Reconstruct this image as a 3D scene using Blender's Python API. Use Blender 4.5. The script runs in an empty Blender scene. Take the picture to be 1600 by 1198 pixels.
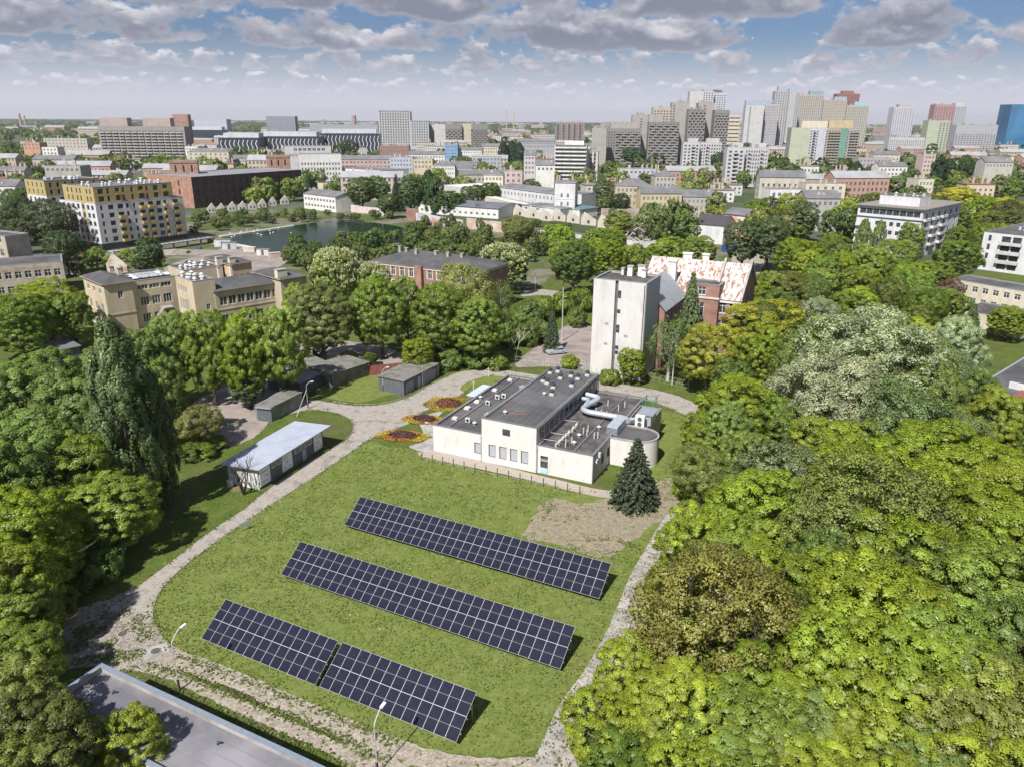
import bpy, bmesh, math, random
import numpy as np
from mathutils import Vector, Matrix
R = math.radians
random.seed(7)
scene = bpy.context.scene
COL = scene.collection

# ------------------------------------------------------------------ camera
CAM_H, PITCH, ROLL, FPX = 47.2, R(19.36), R(-0.38), 1173.0      # a drone 47 m up, looking slightly down
cam_d = bpy.data.cameras.new('camera')
cam = bpy.data.objects.new('camera', cam_d)
COL.objects.link(cam)
cam.location = (0, 0, CAM_H)
cam.rotation_mode = 'XYZ'
cam.matrix_world = Matrix.Translation((0, 0, CAM_H)) @ Matrix.Rotation(R(90) - PITCH, 4, 'X') @ Matrix.Rotation(-ROLL, 4, 'Z')
cam_d.sensor_fit = 'HORIZONTAL'
cam_d.sensor_width = 36.0
cam_d.lens = 36.0 * FPX / 1600.0
cam_d.clip_start = 0.5
cam_d.clip_end = 60000
scene.camera = cam

# ------------------------------------------------------------------ light
SUN_EL, SUN_AZ = R(50), math.atan2(-0.88, -0.47)                 # direction towards the sun, from +x
sun_d = bpy.data.lights.new('sun', 'SUN')
sun_d.energy = 3.75
sun_d.angle = R(0.6)
sun_d.color = (1.0, 0.965, 0.91)
sun = bpy.data.objects.new('sun', sun_d)
COL.objects.link(sun)
sdir = Vector((math.cos(SUN_AZ) * math.cos(SUN_EL), math.sin(SUN_AZ) * math.cos(SUN_EL), math.sin(SUN_EL)))
sun.rotation_euler = sdir.to_track_quat('Z', 'Y').to_euler()
sun.location = (-60, -60, 200)

world = bpy.data.worlds.new('World')
scene.world = world
world.use_nodes = True
wt = world.node_tree
wt.nodes.clear()
def wn(t, **k):
    n = wt.nodes.new(t)
    for a, b in k.items():
        setattr(n, a, b)
    return n
def wmath(op, a, b=None, c=None, clamp=False):
    n = wn('ShaderNodeMath', operation=op, use_clamp=clamp)
    for i, v in enumerate((a, b, c)):
        if v is None:
            continue
        if hasattr(v, 'is_output'):
            wt.links.new(v, n.inputs[i])
        else:
            n.inputs[i].default_value = v
    return n.outputs[0]
sky = wn('ShaderNodeTexSky', sky_type='NISHITA', sun_disc=False)
sky.sun_elevation = SUN_EL
sky.sun_rotation = math.atan2(sdir.x, sdir.y)
sky.altitude = 200
sky.air_density = 1.0
sky.dust_density = 1.2
sky.ozone_density = 1.5
tc = wn('ShaderNodeTexCoord')
sep = wn('ShaderNodeSeparateXYZ')
wt.links.new(tc.outputs['Generated'], sep.inputs[0])
X, Y, Z = sep.outputs
zp = wmath('MAXIMUM', Z, 0.0)
az = wmath('ARCTAN2', X, Y)
def wmix(f, a, b, blend='MIX'):
    n = wn('ShaderNodeMix', data_type='RGBA', blend_type=blend)
    for s, v in ((n.inputs[0], f), (n.inputs[6], a), (n.inputs[7], b)):
        if hasattr(v, 'is_output'):
            wt.links.new(v, s)
        else:
            s.default_value = v
    return n.outputs[2]
def wrange(v, a, b, t0=0.0, t1=1.0, smooth=True):
    n = wn('ShaderNodeMapRange')
    if smooth: n.interpolation_type = 'SMOOTHSTEP'
    wt.links.new(v, n.inputs['Value'])
    for i, q in zip((1, 2, 3, 4), (a, b, t0, t1)): n.inputs[i].default_value = q
    return n.outputs[0]
def wnoise(sx, sy, dy, w, detail=7, rough=0.6):
    cb = wn('ShaderNodeCombineXYZ')
    wt.links.new(wmath('MULTIPLY', az, sx), cb.inputs[0])
    wt.links.new(wmath('MULTIPLY', wmath('ADD', zp, dy), sy), cb.inputs[1])
    cb.inputs[2].default_value = w
    n = wn('ShaderNodeTexNoise')
    n.inputs['Scale'].default_value = 1.0
    n.inputs['Detail'].default_value = detail
    n.inputs['Roughness'].default_value = rough
    n.inputs['Distortion'].default_value = 0.1
    wt.links.new(cb.outputs[0], n.inputs['Vector'])
    return n.outputs['Fac']
# rows of cumulus, one behind the other: base height (sine of elevation), thickness, noise scale, cover
c1 = wmix(1.0, sky.outputs[0], (0.175, 0.21, 0.285, 1), 'MULTIPLY')
for (base, th, sc, cov, seed) in ((0.028, 0.024, 40, .46, 4.1), (0.050, 0.042, 18, .45, 8.7), (0.076, 0.066, 9.0, .43, 14.2), (0.108, 0.11, 5.6, .415, 31.9), (0.20, 0.13, 4.4, .455, 42.4), (0.32, 0.22, 3.0, .46, 55.0), (0.55, 0.45, 1.8, .47, 60.0)):
    n = wnoise(sc, sc * 1.7, 0.0, seed)
    nu = wnoise(sc, sc * 1.7, th * 0.22, seed, 5, .55)
    win = wmath('MULTIPLY', wrange(zp, base - th * .10, base + th * .16), wrange(zp, base + th * .25, base + th * 1.5, 1.0, 0.0))
    f = wmath('ADD', n, wmath('MULTIPLY', wmath('SUBTRACT', win, 1.0), 0.22))
    d = wrange(f, cov - .005, cov + .065)
    lit = wrange(wmath('ADD', wmath('MULTIPLY', wmath('SUBTRACT', n, nu), 3.2), wrange(zp, base, base + th * 1.1, 0.0, 0.5, False)), 0.08, 0.95)
    thin = wrange(f, cov, cov + .12, 0.35, 0.0)
    cc = wmix(wmath('ADD', lit, thin, clamp=True), (0.92, 1.0, 1.30, 1), (3.0, 2.95, 3.1, 1))
    c1 = wmix(d, c1, cc)
hz = wn('ShaderNodeMapRange', interpolation_type='SMOOTHSTEP')        # the veil of distance low over the horizon
wt.links.new(Z, hz.inputs['Value'])
hz.inputs['From Min'].default_value = 0.0
hz.inputs['From Max'].default_value = 0.10
hz.inputs['To Min'].default_value = 0.97
hz.inputs['To Max'].default_value = 0.0
c2 = wmix(hz.outputs[0], c1, (2.75, 2.77, 3.15, 1))
bg = wn('ShaderNodeBackground')
bg.inputs['Strength'].default_value = 0.15
wt.links.new(c2, bg.inputs['Color'])
wo = wn('ShaderNodeOutputWorld')
wt.links.new(bg.outputs[0], wo.inputs['Surface'])

vs = scene.view_settings
vs.view_transform = 'Standard'
vs.look = 'None'
vs.exposure = 0.85
vs.gamma = 1
vs.use_curve_mapping = False
cy = scene.cycles
cy.max_bounces = 5
cy.diffuse_bounces = 3
cy.glossy_bounces = 2
cy.transmission_bounces = 2
cy.transparent_max_bounces = 4
cy.volume_bounces = 0
cy.use_denoising = True

# ------------------------------------------------------------------ surveying: a point of the place from where it is seen
cpt, spt, cro, sro = math.cos(PITCH), math.sin(PITCH), math.cos(ROLL), math.sin(ROLL)
def ray(u, v):
    a = (u - 800) / FPX
    b = (v - 599) / FPX
    X_ = a * cro + b * sro
    Y_ = -a * sro + b * cro
    return (X_, cpt - Y_ * spt, -spt - Y_ * cpt)
def W(u, v, z=0.0):
    r = ray(u, v)
    t = (z - CAM_H) / r[2]
    return Vector((r[0] * t, r[1] * t, z))
def WY(u, v, y):
    r = ray(u, v)
    t = y / r[1]
    return Vector((r[0] * t, y, CAM_H + r[2] * t))
def pix(p):
    x, y, z = p[0], p[1], p[2] - CAM_H
    d = y * cpt - z * spt
    u = y * spt + z * cpt
    a, b = x / d, -u / d
    return 800 + FPX * (a * cro - b * sro), 599 + FPX * (a * sro + b * cro)

# ------------------------------------------------------------------ objects, tags
def tag(o, label=None, cat=None, group=None, kind=None):
    if label: o['label'] = label
    if cat: o['category'] = cat
    if group: o['group'] = group
    if kind: o['kind'] = kind
    return o
def thing(name, label, cat, loc=(0, 0, 0), rz=0.0, group=None):
    o = bpy.data.objects.new(name, None)
    o.empty_display_size = 0.5
    COL.objects.link(o)
    o.location = loc
    o.rotation_euler = (0, 0, rz)
    return tag(o, label, cat, group)
def link(name, me, parent=None, loc=(0, 0, 0), rz=0.0, label=None):
    o = bpy.data.objects.new(name, me)
    COL.objects.link(o)
    o.location = loc
    o.rotation_euler = (0, 0, rz)
    if parent: o.parent = parent
    if label: o['label'] = label
    return o
class MB:
    """collects faces, builds them as one mesh"""
    def __init__(s):
        s.v, s.f, s.m, s.mats = [], [], [], []
    def mi(s, m):
        if m not in s.mats: s.mats.append(m)
        return s.mats.index(m)
    def face(s, pts, m):
        n = len(s.v)
        s.v.extend([tuple(p) for p in pts])
        s.f.append(tuple(range(n, n + len(pts))))
        s.m.append(s.mi(m))
    def box(s, x0, x1, y0, y1, z0, z1, m, M=None, bottom=True):
        P = [Vector(p) for p in ((x0, y0, z0), (x1, y0, z0), (x1, y1, z0), (x0, y1, z0), (x0, y0, z1), (x1, y0, z1), (x1, y1, z1), (x0, y1, z1))]
        if M is not None: P = [M @ p for p in P]
        n = len(s.v)
        s.v.extend([tuple(p) for p in P])
        F = [(4, 5, 6, 7), (0, 1, 5, 4), (1, 2, 6, 5), (2, 3, 7, 6), (3, 0, 4, 7)]
        if bottom: F.append((3, 2, 1, 0))
        k = s.mi(m)
        for f in F:
            s.f.append(tuple(n + i for i in f)); s.m.append(k)
    def tube(s, pts, rad, m, n=6, cap=True):
        pts = [Vector(p) for p in pts]
        if not isinstance(rad, (list, tuple)): rad = [rad] * len(pts)
        base = len(s.v); k = s.mi(m)
        t0 = None
        for i, p in enumerate(pts):
            d = (pts[min(i + 1, len(pts) - 1)] - pts[max(i - 1, 0)]).normalized()
            a = d.cross(Vector((0, 0, 1)) if abs(d.z) < .9 else Vector((1, 0, 0))).normalized() if t0 is None else (t0 - d * t0.dot(d)).normalized()
            t0 = a
            b = d.cross(a)
            for j in range(n):
                w = 2 * math.pi * j / n
                s.v.append(tuple(p + (a * math.cos(w) + b * math.sin(w)) * rad[i]))
        for i in range(len(pts) - 1):
            for j in range(n):
                s.f.append((base + i * n + j, base + i * n + (j + 1) % n, base + (i + 1) * n + (j + 1) % n, base + (i + 1) * n + j)); s.m.append(k)
        if cap:
            s.f.append(tuple(base + j for j in reversed(range(n)))); s.m.append(k)
            s.f.append(tuple(base + (len(pts) - 1) * n + j for j in range(n))); s.m.append(k)
    def prism(s, poly, z0, z1, m, mtop=None):
        n = len(poly)
        s.face([(p[0], p[1], z1) for p in poly], mtop or m)
        for i in range(n):
            a, b = poly[i], poly[(i + 1) % n]
            s.face([(a[0], a[1], z0), (b[0], b[1], z0), (b[0], b[1], z1), (a[0], a[1], z1)], m)
    def mesh(s, name, smooth=False):
        me = bpy.data.meshes.new(name)
        me.from_pydata(s.v, [], s.f)
        for m in s.mats: me.materials.append(m)
        me.polygons.foreach_set('material_index', s.m)
        if smooth: me.polygons.foreach_set('use_smooth', [True] * len(s.f))
        me.update()
        return me
    def obj(s, name, parent=None, loc=(0, 0, 0), rz=0.0, label=None, smooth=False):
        return link(name, s.mesh(name, smooth), parent, loc, rz, label)

# ------------------------------------------------------------------ materials
_mc = {}
def mat(name, c1, c2=None, scale=1.0, rough=0.85, bump=0.0, bscale=None, detail=5, spec=0.3, metal=0.0, lo=0.35, hi=0.65, c3=None, scale3=0.15, stretch=(1, 1, 1), f3=0.5, coord='Object', lo3=0.45, hi3=0.65, fine=None, joints=None):
    if name in _mc: return _mc[name]
    m = bpy.data.materials.new(name); m.use_nodes = True
    nt = m.node_tree
    b = nt.nodes['Principled BSDF']
    b.inputs['Roughness'].default_value = rough
    b.inputs['Specular IOR Level'].default_value = spec
    b.inputs['Metallic'].default_value = metal
    tcn = nt.nodes.new('ShaderNodeTexCoord')
    mp = nt.nodes.new('ShaderNodeMapping'); mp.inputs['Scale'].default_value = stretch
    nt.links.new(tcn.outputs[coord], mp.inputs[0])
    def noise(sc, det):
        n = nt.nodes.new('ShaderNodeTexNoise'); n.inputs['Scale'].default_value = sc; n.inputs['Detail'].default_value = det
        n.inputs['Roughness'].default_value = 0.62
        nt.links.new(mp.outputs[0], n.inputs['Vector']); return n.outputs['Fac']
    def mixc(f, a, bb):
        n = nt.nodes.new('ShaderNodeMix'); n.data_type = 'RGBA'
        nt.links.new(f, n.inputs[0])
        for s_, v_ in ((n.inputs[6], a), (n.inputs[7], bb)):
            if hasattr(v_, 'is_output'): nt.links.new(v_, s_)
            else: s_.default_value = (*v_, 1)
        return n.outputs[2]
    def rng(v, a, c, t0=0.0, t1=1.0):
        n = nt.nodes.new('ShaderNodeMapRange'); nt.links.new(v, n.inputs['Value'])
        n.inputs['From Min'].default_value = a; n.inputs['From Max'].default_value = c
        n.inputs['To Min'].default_value = t0; n.inputs['To Max'].default_value = t1
        return n.outputs[0]
    if c2 is None: c2 = tuple(x * 0.82 for x in c1)
    col = mixc(rng(noise(scale, detail), lo, hi), c1, c2)
    if c3 is not None:
        col = mixc(rng(noise(scale3, 6), lo3, hi3, 0, f3 * 2 if f3 < .5 else 1.0), col, c3)
    def mulc(f, col):
        n = nt.nodes.new('ShaderNodeMix'); n.data_type = 'RGBA'; n.blend_type = 'MULTIPLY'; n.inputs[0].default_value = 1
        nt.links.new(col, n.inputs[6]); nt.links.new(f, n.inputs[7]); return n.outputs[2]
    if fine:
        for (sc_, a_, b_) in fine: col = mulc(rng(noise(sc_, 3), .3, .7, a_, b_), col)
    if joints:
        v = nt.nodes.new('ShaderNodeTexVoronoi'); v.feature = 'DISTANCE_TO_EDGE'; v.inputs['Scale'].default_value = joints[0]; v.inputs['Randomness'].default_value = joints[3]
        nt.links.new(mp.outputs[0], v.inputs['Vector']); col = mulc(rng(v.outputs['Distance'], 0, joints[1], joints[2], 1.0), col)
    nt.links.new(col, b.inputs['Base Color'])
    if bump:
        bp = nt.nodes.new('ShaderNodeBump'); bp.inputs['Strength'].default_value = 1.0; bp.inputs['Distance'].default_value = bump
        nt.links.new(noise(bscale or scale * 3, 4), bp.inputs['Height']); nt.links.new(bp.outputs[0], b.inputs['Normal'])
    _mc[name] = m
    return m
def plaster(rgb, name=None):
    key = 'plaster_' + '_'.join('%02d' % int(c * 99) for c in rgb)
    return mat(key, rgb, tuple(c * 0.9 for c in rgb), scale=0.7, c3=tuple(c * 0.74 for c in rgb), scale3=0.35, stretch=(1, 1, 0.35), rough=0.9, spec=0.15, f3=.35)
def metal(rgb, rough=0.45, name=None):
    key = 'painted_metal_' + '_'.join('%02d' % int(c * 99) for c in rgb)
    return mat(key, rgb, tuple(c * 0.85 for c in rgb), scale=2.0, rough=rough, spec=0.5)
M_GLASS = mat('window_glass', (0.03, 0.037, 0.045), (0.075, 0.085, 0.10), scale=0.9, rough=0.12, spec=0.8, lo=.4, hi=.6)
M_GLASS2 = mat('far_window_glass', (0.05, 0.055, 0.07), (0.13, 0.14, 0.16), scale=0.35, rough=0.3, spec=0.5, lo=.4, hi=.6)
M_FRAME = mat('white_window_frame', (0.72, 0.72, 0.70), rough=0.5)
M_FRAMED = mat('dark_window_frame', (0.10, 0.105, 0.11), rough=0.5)
M_SHUT = mat('grey_roller_shutter', (0.42, 0.43, 0.47), (0.36, 0.37, 0.41), scale=20, stretch=(0.05, .05, 1), rough=0.6)
M_BITUM = mat('bitumen_roofing', (0.068, 0.067, 0.071), (0.10, 0.098, 0.102), scale=0.35, fine=[(5, .85, 1.12)], c3=(0.13, 0.127, 0.127), scale3=0.12, rough=0.85, bump=.004, bscale=30)
M_BITUM2 = mat('brown_bitumen_roofing', (0.062, 0.056, 0.055), (0.09, 0.082, 0.08), scale=0.6, c3=(0.15, 0.14, 0.135), scale3=0.3, rough=0.9, bump=.006, bscale=20)
M_GREYROOF = mat('grey_roofing_felt', (0.155, 0.152, 0.17), (0.13, 0.127, 0.142), scale=0.25, c3=(0.27, 0.26, 0.28), scale3=0.1, rough=0.8, bump=.004, bscale=25)
M_ROOFFAR = mat('dark_roofing', (0.13, 0.13, 0.14), (0.20, 0.195, 0.20), scale=0.12, rough=0.9)
M_ROOFRED = mat('red_tile_roofing', (0.30, 0.13, 0.10), (0.22, 0.10, 0.08), scale=3, rough=0.85, bump=.02, bscale=8)
M_WHITE = plaster((0.64, 0.625, 0.61))
M_CONC = mat('concrete', (0.42, 0.40, 0.37), (0.33, 0.315, 0.29), scale=0.8, c3=(0.25, 0.24, 0.22), scale3=0.5, bump=.01, bscale=14)
M_ZINC = mat('zinc_sheet', (0.42, 0.44, 0.47), (0.34, 0.36, 0.39), scale=0.8, rough=0.42, metal=0.35, spec=.5)
M_DUCT = mat('aluminium_duct', (0.52, 0.55, 0.60), (0.42, 0.46, 0.52), scale=1.5, rough=0.4, metal=0.3, spec=.5)
M_BRICKRED = None
def brickmat(name, c1, c2, mortar, sc=1.0):
    if name in _mc: return _mc[name]
    m = bpy.data.materials.new(name); m.use_nodes = True; nt = m.node_tree; b = nt.nodes['Principled BSDF']
    b.inputs['Roughness'].default_value = .9; b.inputs['Specular IOR Level'].default_value = .15
    t = nt.nodes.new('ShaderNodeTexCoord'); s = nt.nodes.new('ShaderNodeSeparateXYZ'); nt.links.new(t.outputs['Object'], s.inputs[0])
    a = nt.nodes.new('ShaderNodeMath'); a.operation = 'ADD'; nt.links.new(s.outputs[0], a.inputs[0]); nt.links.new(s.outputs[1], a.inputs[1])
    c = nt.nodes.new('ShaderNodeCombineXYZ'); nt.links.new(a.outputs[0], c.inputs[0]); nt.links.new(s.outputs[2], c.inputs[1])
    br = nt.nodes.new('ShaderNodeTexBrick'); nt.links.new(c.outputs[0], br.inputs['Vector'])
    br.inputs['Color1'].default_value = (*c1, 1); br.inputs['Color2'].default_value = (*c2, 1); br.inputs['Mortar'].default_value = (*mortar, 1)
    br.inputs['Scale'].default_value = 1; br.inputs['Brick Width'].default_value = .26 * sc; br.inputs['Row Height'].default_value = .08 * sc; br.inputs['Mortar Size'].default_value = .012 * sc
    n = nt.nodes.new('ShaderNodeTexNoise'); n.inputs['Scale'].default_value = .5; n.inputs['Detail'].default_value = 6; nt.links.new(t.outputs['Object'], n.inputs['Vector'])
    mr = nt.nodes.new('ShaderNodeMapRange'); nt.links.new(n.outputs['Fac'], mr.inputs[0]); mr.inputs[1].default_value = .35; mr.inputs[2].default_value = .7; mr.inputs[3].default_value = .7; mr.inputs[4].default_value = 1.15
    mx = nt.nodes.new('ShaderNodeMix'); mx.data_type = 'RGBA'; mx.blend_type = 'MULTIPLY'; mx.inputs[0].default_value = 1
    nt.links.new(br.outputs['Color'], mx.inputs[6]); nt.links.new(mr.outputs[0], mx.inputs[7]); nt.links.new(mx.outputs[2], b.inputs['Base Color'])
    _mc[name] = m
    return m
M_BRICK = brickmat('red_brick', (0.36, 0.18, 0.135), (0.28, 0.14, 0.11), (0.34, 0.26, 0.22))
M_BRICKORANGE = brickmat('orange_brick', (0.42, 0.215, 0.15), (0.35, 0.18, 0.125), (0.38, 0.28, 0.22))
M_BRICKSHADE = brickmat('shaded_mill_brick', (0.105, 0.068, 0.062), (0.08, 0.055, 0.05), (0.10, 0.08, 0.07))  # barely lit mill front: its shade is put into the brick colour
# ------------------------------------------------------------------ ground sheets
from mathutils.geometry import tessellate_polygon
from mathutils import noise as mnoise
def smooth_loop(P, step=0.5, jit=0.0, closed=True, seed=0.0):
    n = len(P); out = []
    for i in range(n if closed else n - 1):
        p0, p1, p2, p3 = [P[(i + k) % n] if closed else P[min(max(i + k, 0), n - 1)] for k in (-1, 0, 1, 2)]
        L = (p2 - p1).length; m = max(1, int(L / step))
        for k in range(m):
            t = k / m
            q = 0.5 * ((2 * p1) + (p2 - p0) * t + (2 * p0 - 5 * p1 + 4 * p2 - p3) * t * t + (3 * p1 - p0 - 3 * p2 + p3) * t ** 3)
            if jit:
                q = q + Vector((mnoise.noise(Vector((q.x * .9, q.y * .9, seed))) + .5 * mnoise.noise(Vector((q.x * 3, q.y * 3, seed + 5))), mnoise.noise(Vector((q.x * .9, q.y * .9, seed + 9))) + .5 * mnoise.noise(Vector((q.x * 3, q.y * 3, seed + 15))), 0)) * jit
            out.append(q)
    if not closed: out.append(P[-1])
    return out
def sheet(name, pts, z, m, jit=0.15, step=0.5, kind='structure', straight=False, label=None, cat=None):
    P = [Vector((p.x, p.y, 0)) for p in (W(*q) for q in pts)]
    if not straight: P = smooth_loop(P, step, jit, seed=z * 100 + len(pts))
    tr = tessellate_polygon([[Vector((p.x, p.y, 0)) for p in P]])
    me = bpy.data.meshes.new(name)
    me.from_pydata([(p.x, p.y, z) for p in P], [], [tuple(t) for t in tr])
    me.materials.append(m)
    # faces up
    bm = bmesh.new(); bm.from_mesh(me)
    for f in bm.faces:
        if f.normal.z < 0: f.normal_flip()
    bm.to_mesh(me); bm.free()
    o = link(name, me)
    tag(o, label, cat, None, kind)
    return o, P
M_GRASS = mat('mown_grass', (0.130, 0.175, 0.036), (0.18, 0.205, 0.062), scale=0.55, detail=9, rough=0.95, spec=0.1, bump=0.07, bscale=9, lo=.3, hi=.68, c3=(0.17, 0.175, 0.05), scale3=0.10, lo3=.5, hi3=.75, f3=.4, fine=[(3.2, .8, 1.18), (1.1, .88, 1.1), (9, .85, 1.12)])
M_ROUGH = mat('rough_grass', (0.075, 0.12, 0.02), (0.13, 0.155, 0.04), scale=0.4, detail=9, rough=0.95, spec=0.1, bump=0.12, bscale=5, c3=(0.12, 0.095, 0.06), scale3=0.12, lo3=.5, hi3=.72, fine=[(3.0, .6, 1.3), (9, .7, 1.2)])
M_FAR = mat('city_ground', (0.075, 0.10, 0.045), (0.17, 0.165, 0.15), scale=0.012, detail=8, rough=0.95, spec=0.05, c3=(0.05, 0.075, 0.03), scale3=0.0022, lo3=.42, hi3=.58)
M_ROAD = mat('old_concrete_road', (0.40, 0.36, 0.325), (0.31, 0.28, 0.245), scale=1.3, detail=9, rough=0.9, spec=0.15, bump=0.02, bscale=8, c3=(0.20, 0.185, 0.15), scale3=0.5, lo3=.52, hi3=.7, fine=[(5, .8, 1.12)], joints=(1.7, .05, .72, .35))
M_DIRT = mat('sandy_dirt', (0.42, 0.365, 0.31), (0.29, 0.25, 0.195), scale=1.1, detail=10, rough=0.95, spec=0.1, bump=0.05, bscale=7, c3=(0.12, 0.145, 0.045), scale3=1.5, lo3=.56, hi3=.64, fine=[(4, .65, 1.25), (11, .75, 1.2)])
M_GRAVEL = mat('worn_gravel', (0.33, 0.28, 0.215), (0.23, 0.20, 0.13), scale=1.6, detail=10, rough=0.95, spec=0.1, bump=0.04, bscale=10, c3=(0.15, 0.16, 0.06), scale3=0.9, lo3=.56, hi3=.66, fine=[(4, .7, 1.2), (11, .75, 1.2)])
M_PAVE = mat('pinkish_paving', (0.34, 0.28, 0.255), (0.27, 0.23, 0.21), scale=0.6, detail=8, rough=0.9, spec=0.15, c3=(0.20, 0.18, 0.16), scale3=0.2)
M_RUBBLE = mat('rubble_and_soil', (0.24, 0.215, 0.18), (0.13, 0.12, 0.085), scale=0.16, detail=10, rough=0.95, spec=0.1, bump=0.3, bscale=1.2, c3=(0.085, 0.115, 0.035), scale3=0.05, lo3=.42, hi3=.56)
M_KERB = mat('kerb_concrete', (0.32, 0.30, 0.25), (0.22, 0.20, 0.16), scale=2.0, detail=6, bump=.01)

far = MB(); far.face([(-15000, -600, -.05), (15000, -600, -.05), (15000, 15000, -.05), (-15000, 15000, -.05)], M_FAR)
tag(far.obj('ground'), kind='structure')
near = MB()
near.face([(-170, 14, 0), (190, 14, 0), (260, 250, 0), (-230, 250, 0)], M_ROUGH)
tag(near.obj('grass_ground'), kind='structure')
sheet('wasteland', [(60, 420), (120, 392), (290, 392), (250, 352), (420, 333), (560, 330), (700, 345), (800, 352), (900, 362), (1060, 372), (1180, 366), (1190, 400), (1050, 420), (900, 412), (830, 450), (760, 440), (650, 420), (560, 425), (450, 425), (330, 430), (230, 440), (130, 470)], 0.006, M_RUBBLE, 1.2, 4)
sheet('courtyard_paving', [(300, 640), (360, 605), (420, 560), (480, 535), (600, 545), (640, 575), (560, 590), (470, 612), (440, 640), (395, 690), (330, 700)], 0.008, M_PAVE, .3)
sheet('parking_pavement', [(805, 572), (828, 548), (868, 520), (885, 508), (918, 508), (930, 520), (922, 578), (905, 574), (850, 572)], 0.012, M_PAVE, .15)
sheet('far_path', [(815, 455), (850, 452), (885, 457), (905, 462), (903, 468), (870, 465), (840, 461), (815, 463)], 0.014, M_ROAD, .2)
sheet('sandy_lane', [(1195, 372), (1168, 372), (1150, 380), (1140, 400), (1150, 420), (1175, 430), (1190, 410)], 0.018, M_DIRT, .4)

LAWN = [(243, 965), (250, 940), (268, 915), (300, 885), (345, 850), (400, 812), (450, 778), (500, 745), (550, 710), (575, 692), (610, 700), (655, 705), (700, 722), (800, 745), (925, 770), (960, 760), (975, 740), (965, 700), (1000, 640), (1050, 640), (1090, 660), (1098, 700), (1090, 760), (1060, 800), (1040, 850), (1020, 885), (1000, 925), (975, 985), (950, 1050), (925, 1100), (895, 1140), (855, 1165), (800, 1180), (720, 1178), (640, 1165), (560, 1140), (470, 1103), (400, 1072), (330, 1042), (280, 1020), (258, 1003), (246, 985)]
lawn, LP = sheet('lawn', LAWN, 0.012, M_GRASS, .12)
road, RP = sheet('road', [(243, 968), (250, 940), (268, 915), (300, 885), (345, 850), (400, 812), (450, 778), (500, 745), (550, 710), (575, 692), (595, 681), (640, 664), (655, 650), (690, 630), (720, 618), (745, 603), (770, 598), (800, 596), (870, 600), (925, 606), (980, 615), (1030, 628), (1070, 645), (1100, 662), (1130, 665), (1110, 640), (1060, 615), (1000, 602), (930, 594), (860, 588), (800, 580), (760, 578), (720, 582), (690, 594), (665, 607), (640, 622), (600, 634), (560, 637), (515, 632), (480, 628), (440, 640), (420, 655), (450, 652), (485, 645), (515, 646), (545, 656), (553, 668), (545, 688), (500, 715), (455, 745), (410, 778), (385, 800), (330, 837), (270, 885), (215, 928), (170, 965), (130, 1010), (150, 1040), (200, 1052), (262, 1062), (290, 1050), (262, 1005)], 0.020, M_ROAD, .12)
sheet('grass_verge', [(512, 600), (560, 592), (597, 590), (630, 612), (600, 622), (560, 632), (515, 626), (492, 618)], 0.024, M_GRASS, .1)
sheet('traffic_verge', [(725, 601), (760, 588), (790, 590), (775, 600), (745, 612), (722, 612)], 0.028, M_GRASS, .06)
sheet('gravel_patch', [(838, 805), (855, 782), (880, 778), (905, 786), (945, 778), (1000, 760), (1060, 742), (1092, 768), (1066, 804), (1020, 818), (992, 842), (955, 868), (910, 862), (870, 848), (822, 840)], 0.032, M_GRAVEL, .5, .35)
sheet('building_apron', [(655, 712), (672, 700), (690, 706), (760, 722), (860, 745), (935, 762), (985, 765), (960, 775), (925, 772), (860, 757), (760, 735), (690, 722)], 0.036, mat('light_gravel', (0.40, 0.35, 0.30), (0.30, 0.26, 0.21), scale=3, detail=8, rough=.95, bump=.02, bscale=9), .1)
sheet('flowerbed_paving', [(640, 700), (665, 690), (660, 672), (655, 660), (672, 648), (700, 640), (740, 618), (760, 610), (700, 640), (681, 664), (678, 706)], 0.040, M_CONC, .05)
sheet('dirt_track', [(250, 1014), (285, 1022), (345, 1042), (410, 1066), (470, 1092), (530, 1118), (600, 1145), (680, 1172), (760, 1184), (820, 1184), (880, 1172), (908, 1150), (905, 1225), (760, 1235), (660, 1225), (590, 1195), (540, 1160), (500, 1138), (440, 1112), (390, 1090), (330, 1068), (270, 1048), (235, 1030)], 0.044, M_DIRT, .22, .3)
sheet('wheel_rut', [(240, 1040), (280, 1052), (335, 1076), (400, 1104), (470, 1134), (530, 1160), (600, 1198), (650, 1232), (570, 1208), (510, 1176), (440, 1145), (380, 1119), (320, 1092), (262, 1065), (235, 1052)], 0.048, M_DIRT, .22, .3)
sheet('trodden_soil', [(218, 925), (180, 942), (130, 958), (88, 975), (60, 1000), (80, 1030), (115, 1052), (165, 1046), (215, 1040), (250, 1052), (262, 1046), (240, 1010), (225, 970)], 0.0175, M_DIRT, .5, .3)
sheet('yard_paving', [(255, 425), (335, 398), (352, 388), (395, 396), (445, 412), (400, 432), (300, 440)], 0.0115, M_PAVE, .5, 1)
sheet('quay_paving', [(335, 382), (365, 386), (400, 396), (445, 404), (440, 410), (395, 400), (352, 390), (330, 388)], 0.0145, M_CONC, .3, 1)

def inside(x, y, P):
    c = False
    for i in range(len(P)):
        a, b = P[i], P[i - 1]
        if (a.y > y) != (b.y > y) and x < (b.x - a.x) * (y - a.y) / (b.y - a.y) + a.x: c = not c
    return c
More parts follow.
